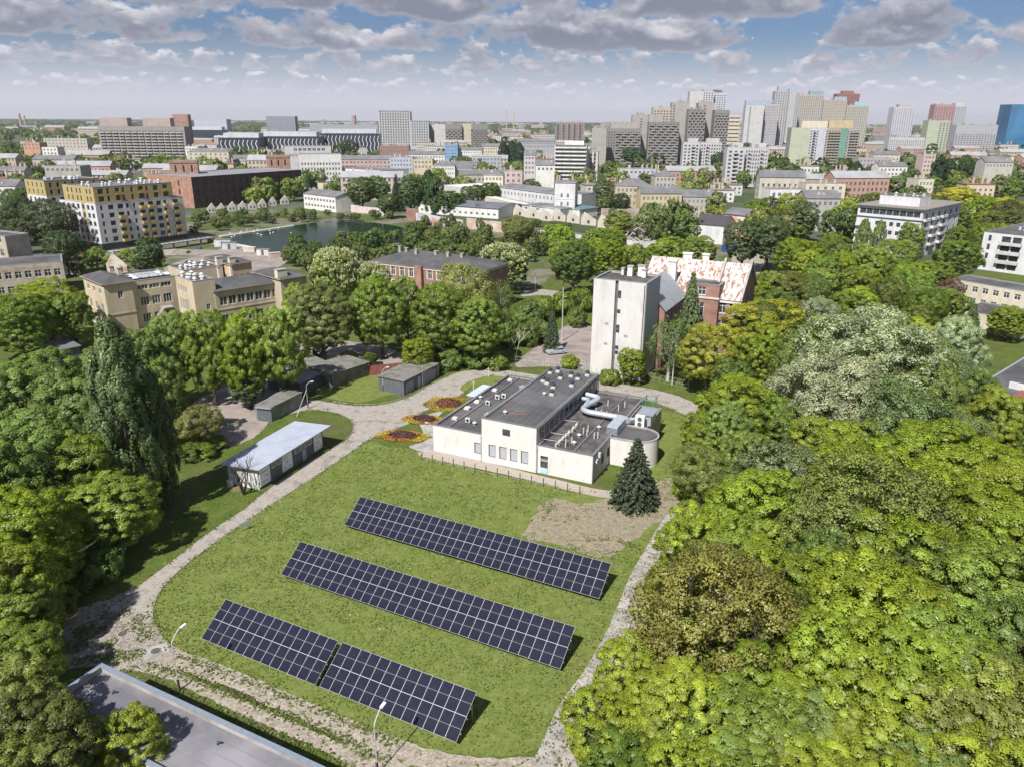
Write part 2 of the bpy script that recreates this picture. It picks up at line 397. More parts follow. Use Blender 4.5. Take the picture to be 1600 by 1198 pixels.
# cobbled apron at the bend: rows of setts as far as they can be told apart
def setts():
    mb = MB(); ms = [mat('granite_sett_%s' % k, c, rough=.9, scale=4) for k, c in (('light', (.40, .35, .30)), ('mid', (.33, .295, .25)), ('dark', (.25, .225, .18)))]
    c0 = W(210, 1005); rnd = random.Random(4)
    for i in range(-28, 29):
        for j in range(-24, 25):
            x, y = i * .30 + (j % 2) * .15, j * .2
            d = math.hypot(x / 6.4, y / 4.2) + .22 * mnoise.noise(Vector((x * .5, y * .5, 2)))
            if d > .92 or rnd.random() < .05 + .5 * max(0, d - .6): continue
            a = R(-27); px_, py_ = c0.x + x * math.cos(a) - y * math.sin(a), c0.y + x * math.sin(a) + y * math.cos(a)
            if inside(px_, py_, LP): continue
            M = Matrix.Translation((px_, py_, 0)) @ Matrix.Rotation(a + rnd.uniform(-.05, .05), 4, 'Z')
            mb.box(-.13, .13, -.085, .085, .01, .055 + rnd.uniform(0, .02), rnd.choice(ms), M, bottom=False)
    tag(mb.obj('cobbled_apron'), kind='stuff')
setts()

# concrete slabs of the path along the wood: each slab on its own
def slab_path():
    root = thing('slab_path', 'path of cracked concrete slabs running along the edge of the wood', 'path')
    root['kind'] = 'structure'
    del root['category'], root['label']
    line = [W(*p) for p in ((1092, 775), (1062, 815), (1038, 860), (1015, 905), (996, 960), (975, 1010), (945, 1065), (912, 1115), (893, 1165), (878, 1200), (860, 1235))]
    pts = smooth_loop(line, .1, 0, closed=False)
    rnd = random.Random(3); ms = [mat('path_slab_%d' % k, c, tuple(x * .78 for x in c), scale=1.4, detail=8, rough=.9, bump=.01, bscale=12, c3=(.17, .16, .12), scale3=.7, lo3=.5, hi3=.7) for k, c in enumerate([(.46, .41, .38), (.40, .365, .335), (.35, .32, .295)])]
    acc = 0; last = pts[0]
    for i in range(1, len(pts)):
        acc += (pts[i] - pts[i - 1]).length
        if acc >= 2.05:
            d = (pts[i] - last).normalized(); n = Vector((-d.y, d.x, 0)); c = (pts[i] + last) / 2
            for side in (-1, 1):
                if side == 1 and rnd.random() < .0: continue
                w = .98; mb = MB()
                M = Matrix.Rotation(math.atan2(d.y, d.x) + rnd.uniform(-.03, .03), 4, 'Z')
                L = acc / 2 - .03
                pz = rnd.uniform(.045, .075)
                q = [(-L, -w + .02), (L, -w + .02 + rnd.uniform(0, .05)), (L - rnd.uniform(0, .12), w - .05), (-L + rnd.uniform(0, .05), w - .02)]
                mb.prism([tuple((M @ Vector((a, b, 0)))[:2]) for a, b in q], 0, pz, rnd.choice(ms))
                mb.obj('slab', root, tuple(c + n * side * 1.0))
            last = pts[i]; acc = 0
slab_path()

# kerb stones along the inner edge of the road and in front of the garages
def kerb(name, px, gap=1.0, closed=False, w=.12, h=.10):
    root = thing(name, '-', '-'); del root['label'], root['category']; root['kind'] = 'structure'
    pts = smooth_loop([W(*p) for p in px], .05, 0, closed=False)
    acc = 0; last = pts[0]; rnd = random.Random(len(px)); mesh = None; parts = 0
    for i in range(1, len(pts)):
        acc += (pts[i] - pts[i - 1]).length
        if acc >= gap:
            d = pts[i] - last
            if mesh is None:
                mb = MB(); mb.box(-gap / 2 + .012, gap / 2 - .012, -w / 2, w / 2, 0, h, M_KERB); mesh = mb.mesh('kerb_stone')
            if rnd.random() > .04:
                o = link('kerb_stone', mesh, root, tuple((pts[i] + last) / 2 + Vector((0, 0, rnd.uniform(-.03, 0)))), math.atan2(d.y, d.x) + rnd.uniform(-.02, .02))
                parts += 1
            last = pts[i]; acc = 0
kerb('lawn_kerb', [(575, 691), (550, 709), (500, 744), (450, 777), (400, 811), (345, 849), (300, 884), (268, 914), (250, 939), (243, 966), (247, 986), (260, 1005), (282, 1021), (330, 1042), (400, 1072), (470, 1102), (540, 1130)])
kerb('garage_kerb', [(690, 594), (665, 607), (640, 621), (600, 632), (560, 635), (515, 630)])
kerb('verge_kerb', [(490, 644), (520, 647), (545, 656), (553, 668), (547, 685), (520, 702)])
# manhole covers
for px, lab in (((197, 998), 'round iron manhole cover set in the cobbles of the bend'), ((249, 1025), 'manhole cover on a square concrete slab by the cobbled bend')):
    p = W(*px); t = thing('manhole', lab, 'manhole cover', (p.x, p.y, 0))
    sq = 'square' in lab
    if sq:
        mb = MB(); mb.box(-1.1, 1.1, -.8, .8, 0, .10, M_CONC, Matrix.Rotation(R(33), 4, 'Z')); mb.obj('slab', t)
    mb = MB(); mb.tube([(0, 0, .02), (0, 0, .135 if sq else .10)], .42, mat('cast_iron', (.11, .10, .09), rough=.7, bump=.01, bscale=30), n=20); mb.obj('lid', t)
    mb = MB(); mb.tube([(0, 0, .02), (0, 0, .12 if sq else .085)], .5, M_CONC, n=20); mb.obj('rim', t)

# the pond
M_WATER = mat('pond_water', (0.007, 0.024, 0.014), (0.014, 0.030, 0.018), scale=.03, rough=0.14, spec=0.03, bump=.02, bscale=.9)
sheet('pond_water', [(345, 378), (400, 366), (460, 357), (520, 348), (570, 350), (620, 357), (650, 366), (655, 380), (640, 392), (600, 402), (560, 405), (500, 406), (440, 403), (400, 395), (365, 386)], 0.05, M_WATER, .4, 2)
t = thing('pond_boom', 'long pale floating boom lying across the left end of the pond', 'boom', tuple(W(340, 377)))
mb = MB(); a, b = W(455, 358) - W(340, 377), Vector((0, 0, 0))
mb.tube([(0, 0, .15), (a.x, a.y, .15)], .45, plaster((.62, .6, .56)), n=6); mb.obj('tube', t)
t = tag(link('plank', (lambda m: (m.box(-.0, 12, -.5, .5, .06, .35, plaster((.6, .58, .54))), m.mesh('plank'))[1])(MB()), None, tuple(W(363, 388)), R(-38)), 'pale plank floating at the near left bank of the pond', 'plank')
# gulls on the water, bank vegetation comes later
rnd = random.Random(11)
gb = MB(); gb.tube([(-.3, 0, .12), (0, 0, .22), (.3, 0, .12)], [.05, .17, .04], plaster((.8, .8, .78)), n=6); gb.tube([(.22, 0, .2), (.36, 0, .38)], [.07, .06], plaster((.8, .8, .78)), n=5)
gm = gb.mesh('gull')
for k in range(16):
    p = W(rnd.uniform(355, 452), rnd.uniform(366, 378) if k % 3 else rnd.uniform(362, 370))
    tag(link('gull', gm, None, (p.x, p.y, .05), rnd.uniform(0, 6)), 'small white gull resting on the left part of the pond', 'bird', 'gulls on the pond').scale = (1.5, 1.5, 1.5)
# ------------------------------------------------------------------ buildings
_wm = {}
def window_mesh(w, h, d, style, glass, frame):
    key = (round(w, 2), round(h, 2), round(d, 2), style, glass.name, frame.name)
    if key in _wm: return _wm[key]
    fr = MB(); t = min(.09, w * .09)
    y0, y1 = d * .55, d * .95
    fr.box(0, w, y0, y1, 0, t, frame); fr.box(0, w, y0, y1, h - t, h, frame)
    fr.box(0, t, y0 + .002, y1, t, h - t, frame); fr.box(w - t, w, y0 + .002, y1, t, h - t, frame)
    if style in ('double', 'cross'):
        fr.box(w / 2 - t * .5, w / 2 + t * .5, y0 + .003, y1, t, h - t, frame)
    if style == 'cross':
        fr.box(t, w / 2 - t * .5, y0 + .004, y1, h * .66 - t * .4, h * .66 + t * .4, frame); fr.box(w / 2 + t * .5, w - t, y0 + .004, y1, h * .66 - t * .4, h * .66 + t * .4, frame)
    if style == 'triple':
        for q in (1 / 3, 2 / 3): fr.box(w * q - t * .5, w * q + t * .5, y0 + .003, y1, t, h - t, frame)
    pn = MB(); pn.face([(t, y1 - .02, t), (w - t, y1 - .02, t), (w - t, y1 - .02, h - t), (t, y1 - .02, h - t)], glass)
    sl = MB(); sl.box(-.06, w + .06, -.07, d * .5, -.07, -.002, frame)
    _wm[key] = (fr.mesh('window'), pn.mesh('pane'), sl.mesh('sill'))
    return _wm[key]
def grid(n, m, w, hh, z0, fh, s0, s1, skip=None, off=0):
    out = []
    for i in range(n):
        c = s0 + (i + .5) * (s1 - s0) / n + off
        for j in range(m):
            if skip and skip(i, j): continue
            out.append((c - w / 2, c + w / 2, z0 + j * fh, z0 + j * fh + hh))
    return out
def Pm(side, L, D):
    return {'F': lambda s, z, d: (s, d, z), 'B': lambda s, z, d: (s, D - d, z), 'L': lambda s, z, d: (d, s, z), 'R': lambda s, z, d: (L - d, s, z)}[side]
def facade(mb, side, L, D, z0, z1, rects, m, zones=(), dep=.2, reveal=None):
    P = Pm(side, L, D); Ls = L if side in 'FB' else D
    S = sorted({0.0, Ls, *[min(max(r[i], 0), Ls) for r in rects for i in (0, 1)], *[z_[i] for z_ in zones for i in (0, 1) if 0 < z_[i] < Ls]})
    Zs = sorted({z0, z1, *[r[i] for r in rects for i in (2, 3) if z0 < r[i] < z1], *[z_[i] for z_ in zones for i in (2, 3) if z0 < z_[i] < z1]})
    si = {round(s, 4): k for k, s in enumerate(S)}; zi = {round(z, 4): k for k, z in enumerate(Zs)}
    op = np.zeros((len(S), len(Zs)), bool)
    for r in rects:
        a, b = si[round(min(max(r[0], 0), Ls), 4)], si[round(min(max(r[1], 0), Ls), 4)]
        c, d = zi.get(round(r[2], 4), 0), zi.get(round(r[3], 4), len(Zs) - 1)
        op[a:b, c:d] = True
    for i in range(len(S) - 1):
        j = 0
        while j < len(Zs) - 1:
            if op[i, j]: j += 1; continue
            k = j + 1
            def zm(jj):
                sm, zm_ = (S[i] + S[i + 1]) / 2, (Zs[jj] + Zs[jj + 1]) / 2
                mm = m
                for z_ in zones:
                    if z_[0] <= sm <= z_[1] and z_[2] <= zm_ <= z_[3]: mm = z_[4]
                return mm
            mj = zm(j)
            while k < len(Zs) - 1 and not op[i, k] and zm(k) is mj: k += 1
            mb.face([P(S[i], Zs[j], 0), P(S[i + 1], Zs[j], 0), P(S[i + 1], Zs[k], 0), P(S[i], Zs[k], 0)], mj)
            j = k
    rv = reveal or m
    for (a, b, c, d) in rects:
        mb.face([P(a, c, 0), P(a, d, 0), P(a, d, dep), P(a, c, dep)], rv); mb.face([P(b, c, 0), P(b, d, 0), P(b, d, dep), P(b, c, dep)], rv)
        mb.face([P(a, c, 0), P(b, c, 0), P(b, c, dep), P(a, c, dep)], rv); mb.face([P(a, d, 0), P(b, d, 0), P(b, d, dep), P(a, d, dep)], rv)
def building(name, label, cat, A, az, L, D, h, wall, roof=None, wins=None, indiv=False, parapet=.5, top='flat', rh=2.5, zones=None, group=None, style='double', frame=None, glass=None, dep=.2, coping=None, parent=None, z0=0.0, over=.45, sill=False, ridge='x', roofname='roof', walls=None, gable=None, seams=None):
    """front left corner at A, front along az, D deep; returns the Empty that parents wall, roof, windows..."""
    roof = roof or M_BITUM; frame = frame or M_FRAME; glass = glass or M_GLASS
    root = parent or thing(name, label, cat, (A[0], A[1], 0), az, group)
    if parent is not None:
        off = Vector((A[0], A[1], 0))                     # already in the parent's frame
    else: off = Vector((0, 0, 0))
    wins = wins or {}; zones = zones or {}
    mb = MB()
    for side in 'FRLB':
        m = (walls or {}).get(side, wall)
        facade(mb, side, L, D, z0, h, wins.get(side, []), m, zones.get(side, ()), dep)
    if top == 'flat' and parapet:
        t = .3; zr = h - parapet
        for q in (((t, t), (L - t, t)), ((L - t, t), (L - t, D - t)), ((L - t, D - t), (t, D - t)), ((t, D - t), (t, t))):
            (ax, ay), (bx, by) = q
            mb.face([(ax, ay, zr), (bx, by, zr), (bx, by, h), (ax, ay, h)], M_CONC)
    if top in ('gable', 'shed'):
        if top == 'gable':
            g = gable or wall
            if ridge == 'x':
                mb.face([(0, 0, h), (0, D, h), (0, D / 2, h + rh)], g); mb.face([(L, 0, h), (L, D, h), (L, D / 2, h + rh)], g)
            else:
                mb.face([(0, 0, h), (L, 0, h), (L / 2, 0, h + rh)], g); mb.face([(0, D, h), (L, D, h), (L / 2, D, h + rh)], g)
    mb.obj('wall', root, tuple(off))
    rb = MB(); o = over
    if top == 'flat':
        if parapet: rb.face([(.3, .3, h - parapet), (L - .3, .3, h - parapet), (L - .3, D - .3, h - parapet), (.3, D - .3, h - parapet)], roof)
        else: rb.box(-o, L + o, -o, D + o, h, h + .25, roof)
    elif top == 'gable':
        th = .12
        if ridge == 'x':
            k = rh * o / (D / 2)
            for s in (0, 1):
                y0, y1 = (-o, D / 2) if s == 0 else (D + o, D / 2)
                z_0, z_1 = h - k, h + rh
                for dz, fl in ((th, 1), (0.01, 0)):
                    rb.face([(-o, y0, z_0 + dz), (L + o, y0, z_0 + dz), (L + o, y1, z_1 + dz), (-o, y1, z_1 + dz)], roof)
                rb.face([(-o, y0, z_0), (L + o, y0, z_0), (L + o, y0, z_0 + th), (-o, y0, z_0 + th)], roof)
                for xx in (-o, L + o): rb.face([(xx, y0, z_0), (xx, y1, z_1), (xx, y1, z_1 + th), (xx, y0, z_0 + th)], roof)
        else:
            k = rh * o / (L / 2)
            for s in (0, 1):
                x0, x1 = (-o, L / 2) if s == 0 else (L + o, L / 2)
                z_0, z_1 = h - k, h + rh
                for dz in (th, 0.01): rb.face([(x0, -o, z_0 + dz), (x0, D + o, z_0 + dz), (x1, D + o, z_1 + dz), (x1, -o, z_1 + dz)], roof)
                rb.face([(x0, -o, z_0), (x0, D + o, z_0), (x0, D + o, z_0 + th), (x0, -o, z_0 + th)], roof)
                for yy in (-o, D + o): rb.face([(x0, yy, z_0), (x1, yy, z_1), (x1, yy, z_1 + th), (x0, yy, z_0 + th)], roof)
    elif top == 'hip':
        if L >= D: r0, r1 = (D / 2, D / 2, h + rh), (L - D / 2, D / 2, h + rh)
        else: r0, r1 = (L / 2, L / 2, h + rh), (L / 2, D - L / 2, h + rh)
        c = [(-o, -o, h), (L + o, -o, h), (L + o, D + o, h), (-o, D + o, h)]
        if L >= D:
            rb.face([c[0], c[1], r1, r0], roof); rb.face([c[2], c[3], r0, r1], roof); rb.face([c[1], c[2], r1], roof); rb.face([c[3], c[0], r0], roof)
        else:
            rb.face([c[0], c[1], r0], roof); rb.face([c[2], c[3], r1], roof); rb.face([c[1], c[2], r1, r0], roof); rb.face([c[3], c[0], r0, r1], roof)
        rb.face([(p[0], p[1], h - .02) for p in c], wall)
        for i in range(4):
            a, b = c[i], c[(i + 1) % 4]
            rb.face([(a[0], a[1], h - .15), (b[0], b[1], h - .15), b, a], wall)
    elif top == 'shed':
        pass
    ro = rb.obj(roofname, root, tuple(off)) if rb.f else None
    if seams and top == 'flat':
        sm = MB(); n = int(L / seams)
        zr = h - parapet
        for i in range(1, n): sm.box(i * seams - .03, i * seams + .03, .32, D - .32, zr + .001, zr + .012, M_ROOFFAR, bottom=False)
        s_ = sm.obj('roofing_seam', root, tuple(off)); s_['kind'] = 'stuff'
    if top == 'flat' and parapet and coping is not False:
        cb = MB(); t = .3; e = .05; cm = coping or M_ZINC
        cb.box(-e, L + e, -e, t + e, h, h + .06, cm); cb.box(-e, L + e, D - t - e, D + e, h, h + .06, cm)
        cb.box(-e, t + e, t + e, D - t - e, h, h + .06, cm); cb.box(L - t - e, L + e, t + e, D - t - e, h, h + .06, cm)
        cb.obj('coping', root, tuple(off))
    joined = MB()
    for side, rects in wins.items():
        P = Pm(side, L, D)
        for r in rects:
            w, hh = r[1] - r[0], r[3] - r[2]
            if indiv:
                st = style
                if len(r) > 4: st = r[4]
                fm, pm, sm_ = window_mesh(w, hh, dep, st, glass, frame)
                rz = {'F': 0, 'R': math.pi / 2, 'B': math.pi, 'L': -math.pi / 2}[side]
                q = {'F': P(r[0], r[2], 0), 'R': P(r[0], r[2], 0), 'B': P(r[1], r[2], 0), 'L': P(r[1], r[2], 0)}[side]
                wo_ = link('window', fm, root, tuple(Vector(q) + off), rz)
                link('pane', pm, wo_)
                if sill: link('sill', sm_, wo_)
            else:
                a, b, c, d = r[:4]
                dd = dep * .85
                joined.face([P(a, c, dd), P(b, c, dd), P(b, d, dd), P(a, d, dd)], glass)
                if style != 'plain':
                    t = .1
                    for (x0, x1, y0, y1) in ((a, b, c, c + t), (a, b, d - t, d), (a, a + t, c, d), (b - t, b, c, d), ((a + b) / 2 - .06, (a + b) / 2 + .06, c, d)):
                        joined.face([P(x0, y0, dd * .7), P(x1, y0, dd * .7), P(x1, y1, dd * .7), P(x0, y1, dd * .7)], frame)
    if joined.f:
        jo = joined.obj('window_rows', root, tuple(off)); jo['kind'] = 'stuff'
    return root
def from_px(A, B, h, C=None, depth=None, azd=None):
    """front roof corners A, B (left, right) at height h; C = back left corner"""
    a, b = W(A[0], A[1], h), W(B[0], B[1], h)
    az = math.atan2(b.y - a.y, b.x - a.x); L = (b - a).length
    if azd is not None:
        az = R(azd); e = Vector((math.cos(az), math.sin(az), 0)); lo, hi = .5, 200.0
        for _ in range(40):
            mid = (lo + hi) / 2
            if pix(a + e * mid)[0] < B[0]: lo = mid
            else: hi = mid
        L = lo
    if C is not None:
        c = W(C[0], C[1], h); n = Vector((-math.sin(az), math.cos(az), 0)); depth = abs((c - a).dot(n))
    return (a.x, a.y), az, L, depth
def from_y(u0, u1, vt, y, azd=0.0):
    """left roof corner at pixel (u0, vt), y metres ahead; front turned by azd; right corner on column u1"""
    a = WY(u0, vt, y); e = Vector((math.cos(R(azd)), math.sin(R(azd)), 0)); lo, hi = 1.0, 2000.0
    for _ in range(50):
        mid = (lo + hi) / 2
        if pix(a + e * mid)[0] < u1: lo = mid
        else: hi = mid
    return (a.x, a.y), R(azd), lo, a.z
def roof_box(root, x, y, w, d, z, hh, m, name='roof_unit', cap=None):
    mb = MB(); mb.box(x, x + w, y, y + d, z, z + hh, m)
    if cap: mb.box(x - .08, x + w + .08, y - .08, y + d + .08, z + hh, z + hh + .12, cap)
    return mb.obj(name, root)
def fans(root, x0, x1, y0, y1, z, n, seed=1, m=None):
    """roof vents: a curb, a neck and a cap"""
    rnd = random.Random(seed); m = m or plaster((.62, .61, .58))
    mb = MB(); mb.box(-.35, .35, -.35, .35, 0, .3, m); mb.tube([(0, 0, .3), (0, 0, .6)], .22, m, n=8); mb.tube([(0, 0, .6), (0, 0, .68), (0, 0, .85)], [.42, .42, .12], m, n=8)
    me = mb.mesh('roof_vent')
    for _ in range(n):
        o = link('roof_vent', me, root, (rnd.uniform(x0, x1), rnd.uniform(y0, y1), z), rnd.uniform(0, .4)); s = rnd.uniform(.8, 1.5); o.scale = (s, s, s * rnd.uniform(.8, 1.4))
# ------------------------------------------------------------------ solar tables
M_CELL = mat('solar_cell_glass', (0.013, 0.014, 0.026), (0.022, 0.023, 0.038), scale=.9, rough=0.22, spec=0.32)
M_ALU = mat('aluminium_frame', (0.50, 0.50, 0.52), rough=0.5, metal=.1, spec=.5)
M_BACKSHEET = mat('white_backsheet', (0.45, 0.45, 0.48), rough=0.6)
M_GALV = mat('galvanised_steel', (0.40, 0.41, 0.42), rough=0.5, metal=.4)
TILT, PAZ, MW, ML = R(33.5), R(-26.4), 1.06, 2.042
def module_mesh():
    mb = MB(); w, l, t, f = 1.05, 2.035, .04, .016
    mb.box(0, w, 0, f, 0, t, M_ALU); mb.box(0, w, l - f, l, 0, t, M_ALU); mb.box(0, f, f, l - f, 0, t, M_ALU); mb.box(w - f, w, f, l - f, 0, t, M_ALU)
    mb.face([(f, f, t - .006), (w - f, f, t - .006), (w - f, l - f, t - .006), (f, l - f, t - .006)], M_BACKSHEET)
    for (y0, y1) in ((f + .004, l / 2 - .009), (l / 2 + .009, l - f - .004)):
        mb.face([(f + .004, y0, t - .002), (w - f - .004, y0, t - .002), (w - f - .004, y1, t - .002), (f + .004, y1, t - .002)], M_CELL)
    mb.face([(f, f, .004), (w - f, f, .004), (w - f, l - f, .004), (f, l - f, .004)], M_BACKSHEET)
    return mb.mesh('solar_module')
_mod = module_mesh()
def solar_table(x, y, n, label):
    t = thing('solar_table', label, 'solar panels', (x, y, 0), PAZ, 'tilted solar tables on the lawn')
    h0 = .6; c, s = math.cos(TILT), math.sin(TILT)
    rnd = random.Random(n)
    for i in range(n):
        for j in range(2):
            o = link('solar_module', _mod, t, (i * MW + .01, j * ML * c, h0 + j * ML * s)); o.rotation_euler = (TILT + rnd.uniform(-.004, .004), rnd.uniform(-.003, .003), 0)
    L = n * MW
    for q in (.35, .95, 1.35, 1.95):
        mb = MB(); yy, zz = q * ML * c, h0 + q * ML * s
        mb.box(-.1, L + .1, yy - .04 + .05, yy + .05, zz - .12, zz - .035, M_GALV); mb.obj('rail', t)
    k = max(2, int(L / 3.2))
    for i in range(k + 1):
        xx = .3 + i * (L - .6) / k
        mb = MB()
        ya, za = .25 * ML * c, h0 + .25 * ML * s; yb, zb = 1.85 * ML * c, h0 + 1.85 * ML * s
        mb.box(xx - .04, xx + .04, ya, ya + .08, 0, za - .05, M_GALV); mb.obj('post', t)
        mb = MB(); mb.box(xx - .04, xx + .04, yb - .1, yb, 0, zb - .12, M_GALV); mb.obj('post', t)
        mb = MB(); mb.tube([(xx, .1, h0 - .04), (xx, 1.97 * ML * c, h0 + 1.97 * ML * s - .10)], .04, M_GALV, n=4); mb.obj('rafter', t)
        mb = MB(); mb.tube([(xx + .06, ya, .2), (xx + .06, yb, zb - .6)], .025, M_GALV, n=4); mb.obj('brace', t)
solar_table(-20.277, 80.43, 31, 'long tilted solar table farthest up the lawn, nearest the flat roofed building')
solar_table(-24.916, 69.844, 31, 'long tilted solar table in the middle of the lawn')
solar_table(-29.341, 59.145, 13, 'short solar table at the near left of the lawn, by the bend of the road')
solar_table(-16.58, 52.85, 13, 'short solar table nearest the camera, right of the narrow gap')

# ------------------------------------------------------------------ the flat roofed white building on the lawn
BX, BY, BA = -11.747, 103.603, R(-25.2)
def bl(x, y, z=0):
    return Vector((BX + x * math.cos(BA) - y * math.sin(BA), BY + x * math.sin(BA) + y * math.cos(BA), z))
M_WW = mat('stained_white_render', (0.68, 0.65, 0.625), (0.63, 0.60, 0.575), scale=.5, c3=(0.50, 0.465, 0.43), scale3=0.8, lo3=.54, hi3=.8, stretch=(1, 1, .3), fine=[(3, .94, 1.04)], rough=.9, spec=.15)
M_WSHADE = mat('shaded_white_render', (0.46, 0.45, 0.44), (0.38, 0.37, 0.37), scale=.6, c3=(.25, .25, .26), scale3=.5, lo3=.52, hi3=.7, stretch=(1, 1, .4))  # white render with shade put into its colour, for right end walls
M_CLERE = mat('clerestory_wall', (0.26, 0.30, 0.35), (0.14, 0.17, 0.20), scale=.9, rough=.6)
main = thing('office_building', 'white flat roofed building with dark roofs, ducts and a round drum, beside the solar tables', 'building', (BX, BY, 0), BA)
# low left block
building('', '', '', (0, 0), 0, 8.25, 26, 4.2, M_WW, M_BITUM, dict(F=[(6.95, 8.05, 1.0, 2.75)], L=grid(6, 1, 1.4, 1.3, 1.3, 3, 2, 24)), indiv=True, parapet=.28, parent=main, roofname='roof', glass=M_SHUT, frame=M_FRAMED, style='plain', coping=M_ROOFFAR)
# tall middle block
rt = [(1.1 + i * 1.72, 2.25 + i * 1.72, 1.0, 2.95) for i in range(4)]
building('', '', '', (8.25, -.12), 0, 8.6, 26, 6.8, M_WW, M_BITUM, dict(F=rt, R=[]), indiv=True, parapet=.12, parent=main, roofname='roof', glass=M_SHUT, frame=M_FRAMED, style='plain', seams=1.0, coping=M_ROOFFAR)
# the single upper window of the tall front
fm, pm, sm_ = window_mesh(1.2, .95, .2, 'cross', M_GLASS, M_FRAMED)
mb = MB(); mb.box(0, 1.2, .02, .12, 0, .95, M_FRAMED); mb.box(.1, 1.1, -.002, .03, .1, .42, M_GLASS); mb.box(.1, 1.1, -.002, .03, .50, .85, M_GLASS); mb.obj('window', main, (11.6, -.19, 4.85))
# low right block
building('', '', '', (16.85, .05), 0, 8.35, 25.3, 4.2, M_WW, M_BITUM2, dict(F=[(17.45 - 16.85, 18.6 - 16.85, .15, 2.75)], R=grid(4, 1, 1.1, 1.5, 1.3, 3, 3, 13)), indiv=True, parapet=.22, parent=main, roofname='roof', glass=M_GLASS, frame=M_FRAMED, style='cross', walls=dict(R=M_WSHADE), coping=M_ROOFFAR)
mb = MB(); mb.box(.62, 1.73, -.02, .06, .1, .95, metal((.45, .62, .68))); mb.box(.62, 1.73, -.02, .06, 1.9, 2.3, metal((.28, .33, .30))); mb.obj('door', main, (16.85, .02, 0), label='pale blue glazed door with a grey panel over it')
# clerestory strip down the side of the tall block
cl = MB()
for i in range(13):
    y = 1.0 + i * 1.9
    cl.box(16.86, 16.93, y, y + 1.55, 4.7, 6.3, M_GLASS)
cl2 = [link('clerestory_window', (lambda m: (m.box(0, .08, 0, 1.5, 0, 1.55, M_CLERE), m.box(.08, .10, .1, .7, .15, 1.4, M_GLASS), m.box(.08, .10, .8, 1.4, .15, 1.4, M_GLASS), m.mesh('clerestory_window'))[3])(MB()), main, (16.855, 1.0 + i * 1.9, 4.62)) for i in range(13)]
mb = MB(); mb.box(16.84, 17.15, -.1, 25.9, 6.62, 6.8, M_BITUM); mb.obj('eaves', main)
# roof divides on the low roofs
for (x, y0, y1, w) in ((2.2, .4, 25.6, .22), (4.9, 6, 25, .12)):
    mb = MB(); mb.box(x, x + w, y0, y1, 3.92, 4.10, M_ROOFFAR); mb.obj('roof_upstand', main)
mb = MB(); mb.box(22.1, 22.32, .4, 25, 3.98, 4.16, M_ROOFFAR); mb.obj('roof_upstand', main)
mb = MB(); mb.box(19.55, 19.75, .6, 12.5, 3.98, 4.06, M_ROOFFAR); mb.obj('roof_upstand', main)
# right end: grey parapet edge, drum
mb = MB()
pts = []
n = 28; rr = 2.85; cx, cyy = 28.75, 10.1
prof = [(25.2, cyy - rr)] + [(cx + rr * math.sin(a), cyy - rr * math.cos(a)) for a in [math.pi * k / n for k in range(n + 1)]] + [(25.2, cyy + rr)]
mb.prism([p for p in prof], 0, 4.0, M_WW, M_BITUM); mb.obj('drum', main)
mb = MB()
for i in range(len(prof) - 1):
    a, b = Vector((*prof[i], 0)), Vector((*prof[i + 1], 0))
    ce = Vector((cx, cyy, 0)) if i else Vector((25.2, cyy, 0))
    ai, bi = a + (Vector((cx, cyy, 0)) - a).normalized() * .22, b + (Vector((cx, cyy, 0)) - b).normalized() * .22
    for q in ([(a, 4.0), (b, 4.0), (b, 4.28), (a, 4.28)], [(a, 4.28), (b, 4.28), (bi, 4.28), (ai, 4.28)], [(ai, 4.01), (bi, 4.01), (bi, 4.28), (ai, 4.28)]):
        mb.face([(p.x, p.y, z) for p, z in q], M_CONC)
mb.obj('drum_rim', main)
# small annex right of the low block behind the drum
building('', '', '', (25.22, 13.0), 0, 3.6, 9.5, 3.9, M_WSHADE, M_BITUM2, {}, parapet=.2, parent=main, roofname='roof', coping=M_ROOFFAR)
mb = MB(); mb.tube([(25.35, 2.2, 3.2), (25.35, 2.2, 3.9)], .25, plaster((.6, .6, .58)), n=8); mb.obj('wall_lamp', main)
mb = MB(); mb.box(25.22, 25.5, 1.0, 1.6, 2.7, 3.2, plaster((.6, .6, .58))); mb.obj('wall_box', main)
# downpipes
for (x, y) in ((25.25, -.08), (8.2, -.25), (17.0, -.1)):
    mb = MB(); mb.tube([(x, y, .1), (x, y, 4.1)], .06, M_ZINC, n=6); mb.obj('downpipe', main)
# big duct: leaves the clerestory, crosses the low roof and drops behind the drum
def rooft(name, pts, r, m=M_DUCT, n=12, lab=None):
    mb = MB(); mb.tube(pts, r, m, n=n); return mb.obj(name, main, smooth=False, label=lab)
def arc_path(P, rad=.7, k=4):
    out = [Vector(P[0])]
    for i in range(1, len(P) - 1):
        a, b, c = Vector(P[i - 1]), Vector(P[i]), Vector(P[i + 1])
        r1 = b + (a - b).normalized() * min(rad, (a - b).length / 2); r2 = b + (c - b).normalized() * min(rad, (c - b).length / 2)
        for j in range(k + 1):
            t = j / k; out.append(r1 * (1 - t) ** 2 + b * 2 * t * (1 - t) + r2 * t * t)
    out.append(Vector(P[-1])); return out
rooft('duct', arc_path([(17.0, 19.2, 5.5), (19.6, 19.2, 5.3), (18.6, 16.0, 5.0), (18.3, 14.2, 5.0), (19.4, 13.4, 4.95), (25.6, 13.4, 4.95), (26.2, 12.7, 4.9)], .9), .42, lab='fat round aluminium duct snaking across the low roof')
rooft('duct', arc_path([(17.0, 17.4, 5.4), (18.4, 17.4, 5.4), (18.5, 15.2, 5.2)], .6), .32)
rooft('duct', arc_path([(25.9, 13.2, 4.9), (27.0, 14.0, 4.9), (28.2, 15.2, 4.7)], .6), .26)
mb = MB(); mb.box(24.3, 25.9, 8.6, 13.2, 4.0, 5.35, M_DUCT); mb.obj('duct_box', main)
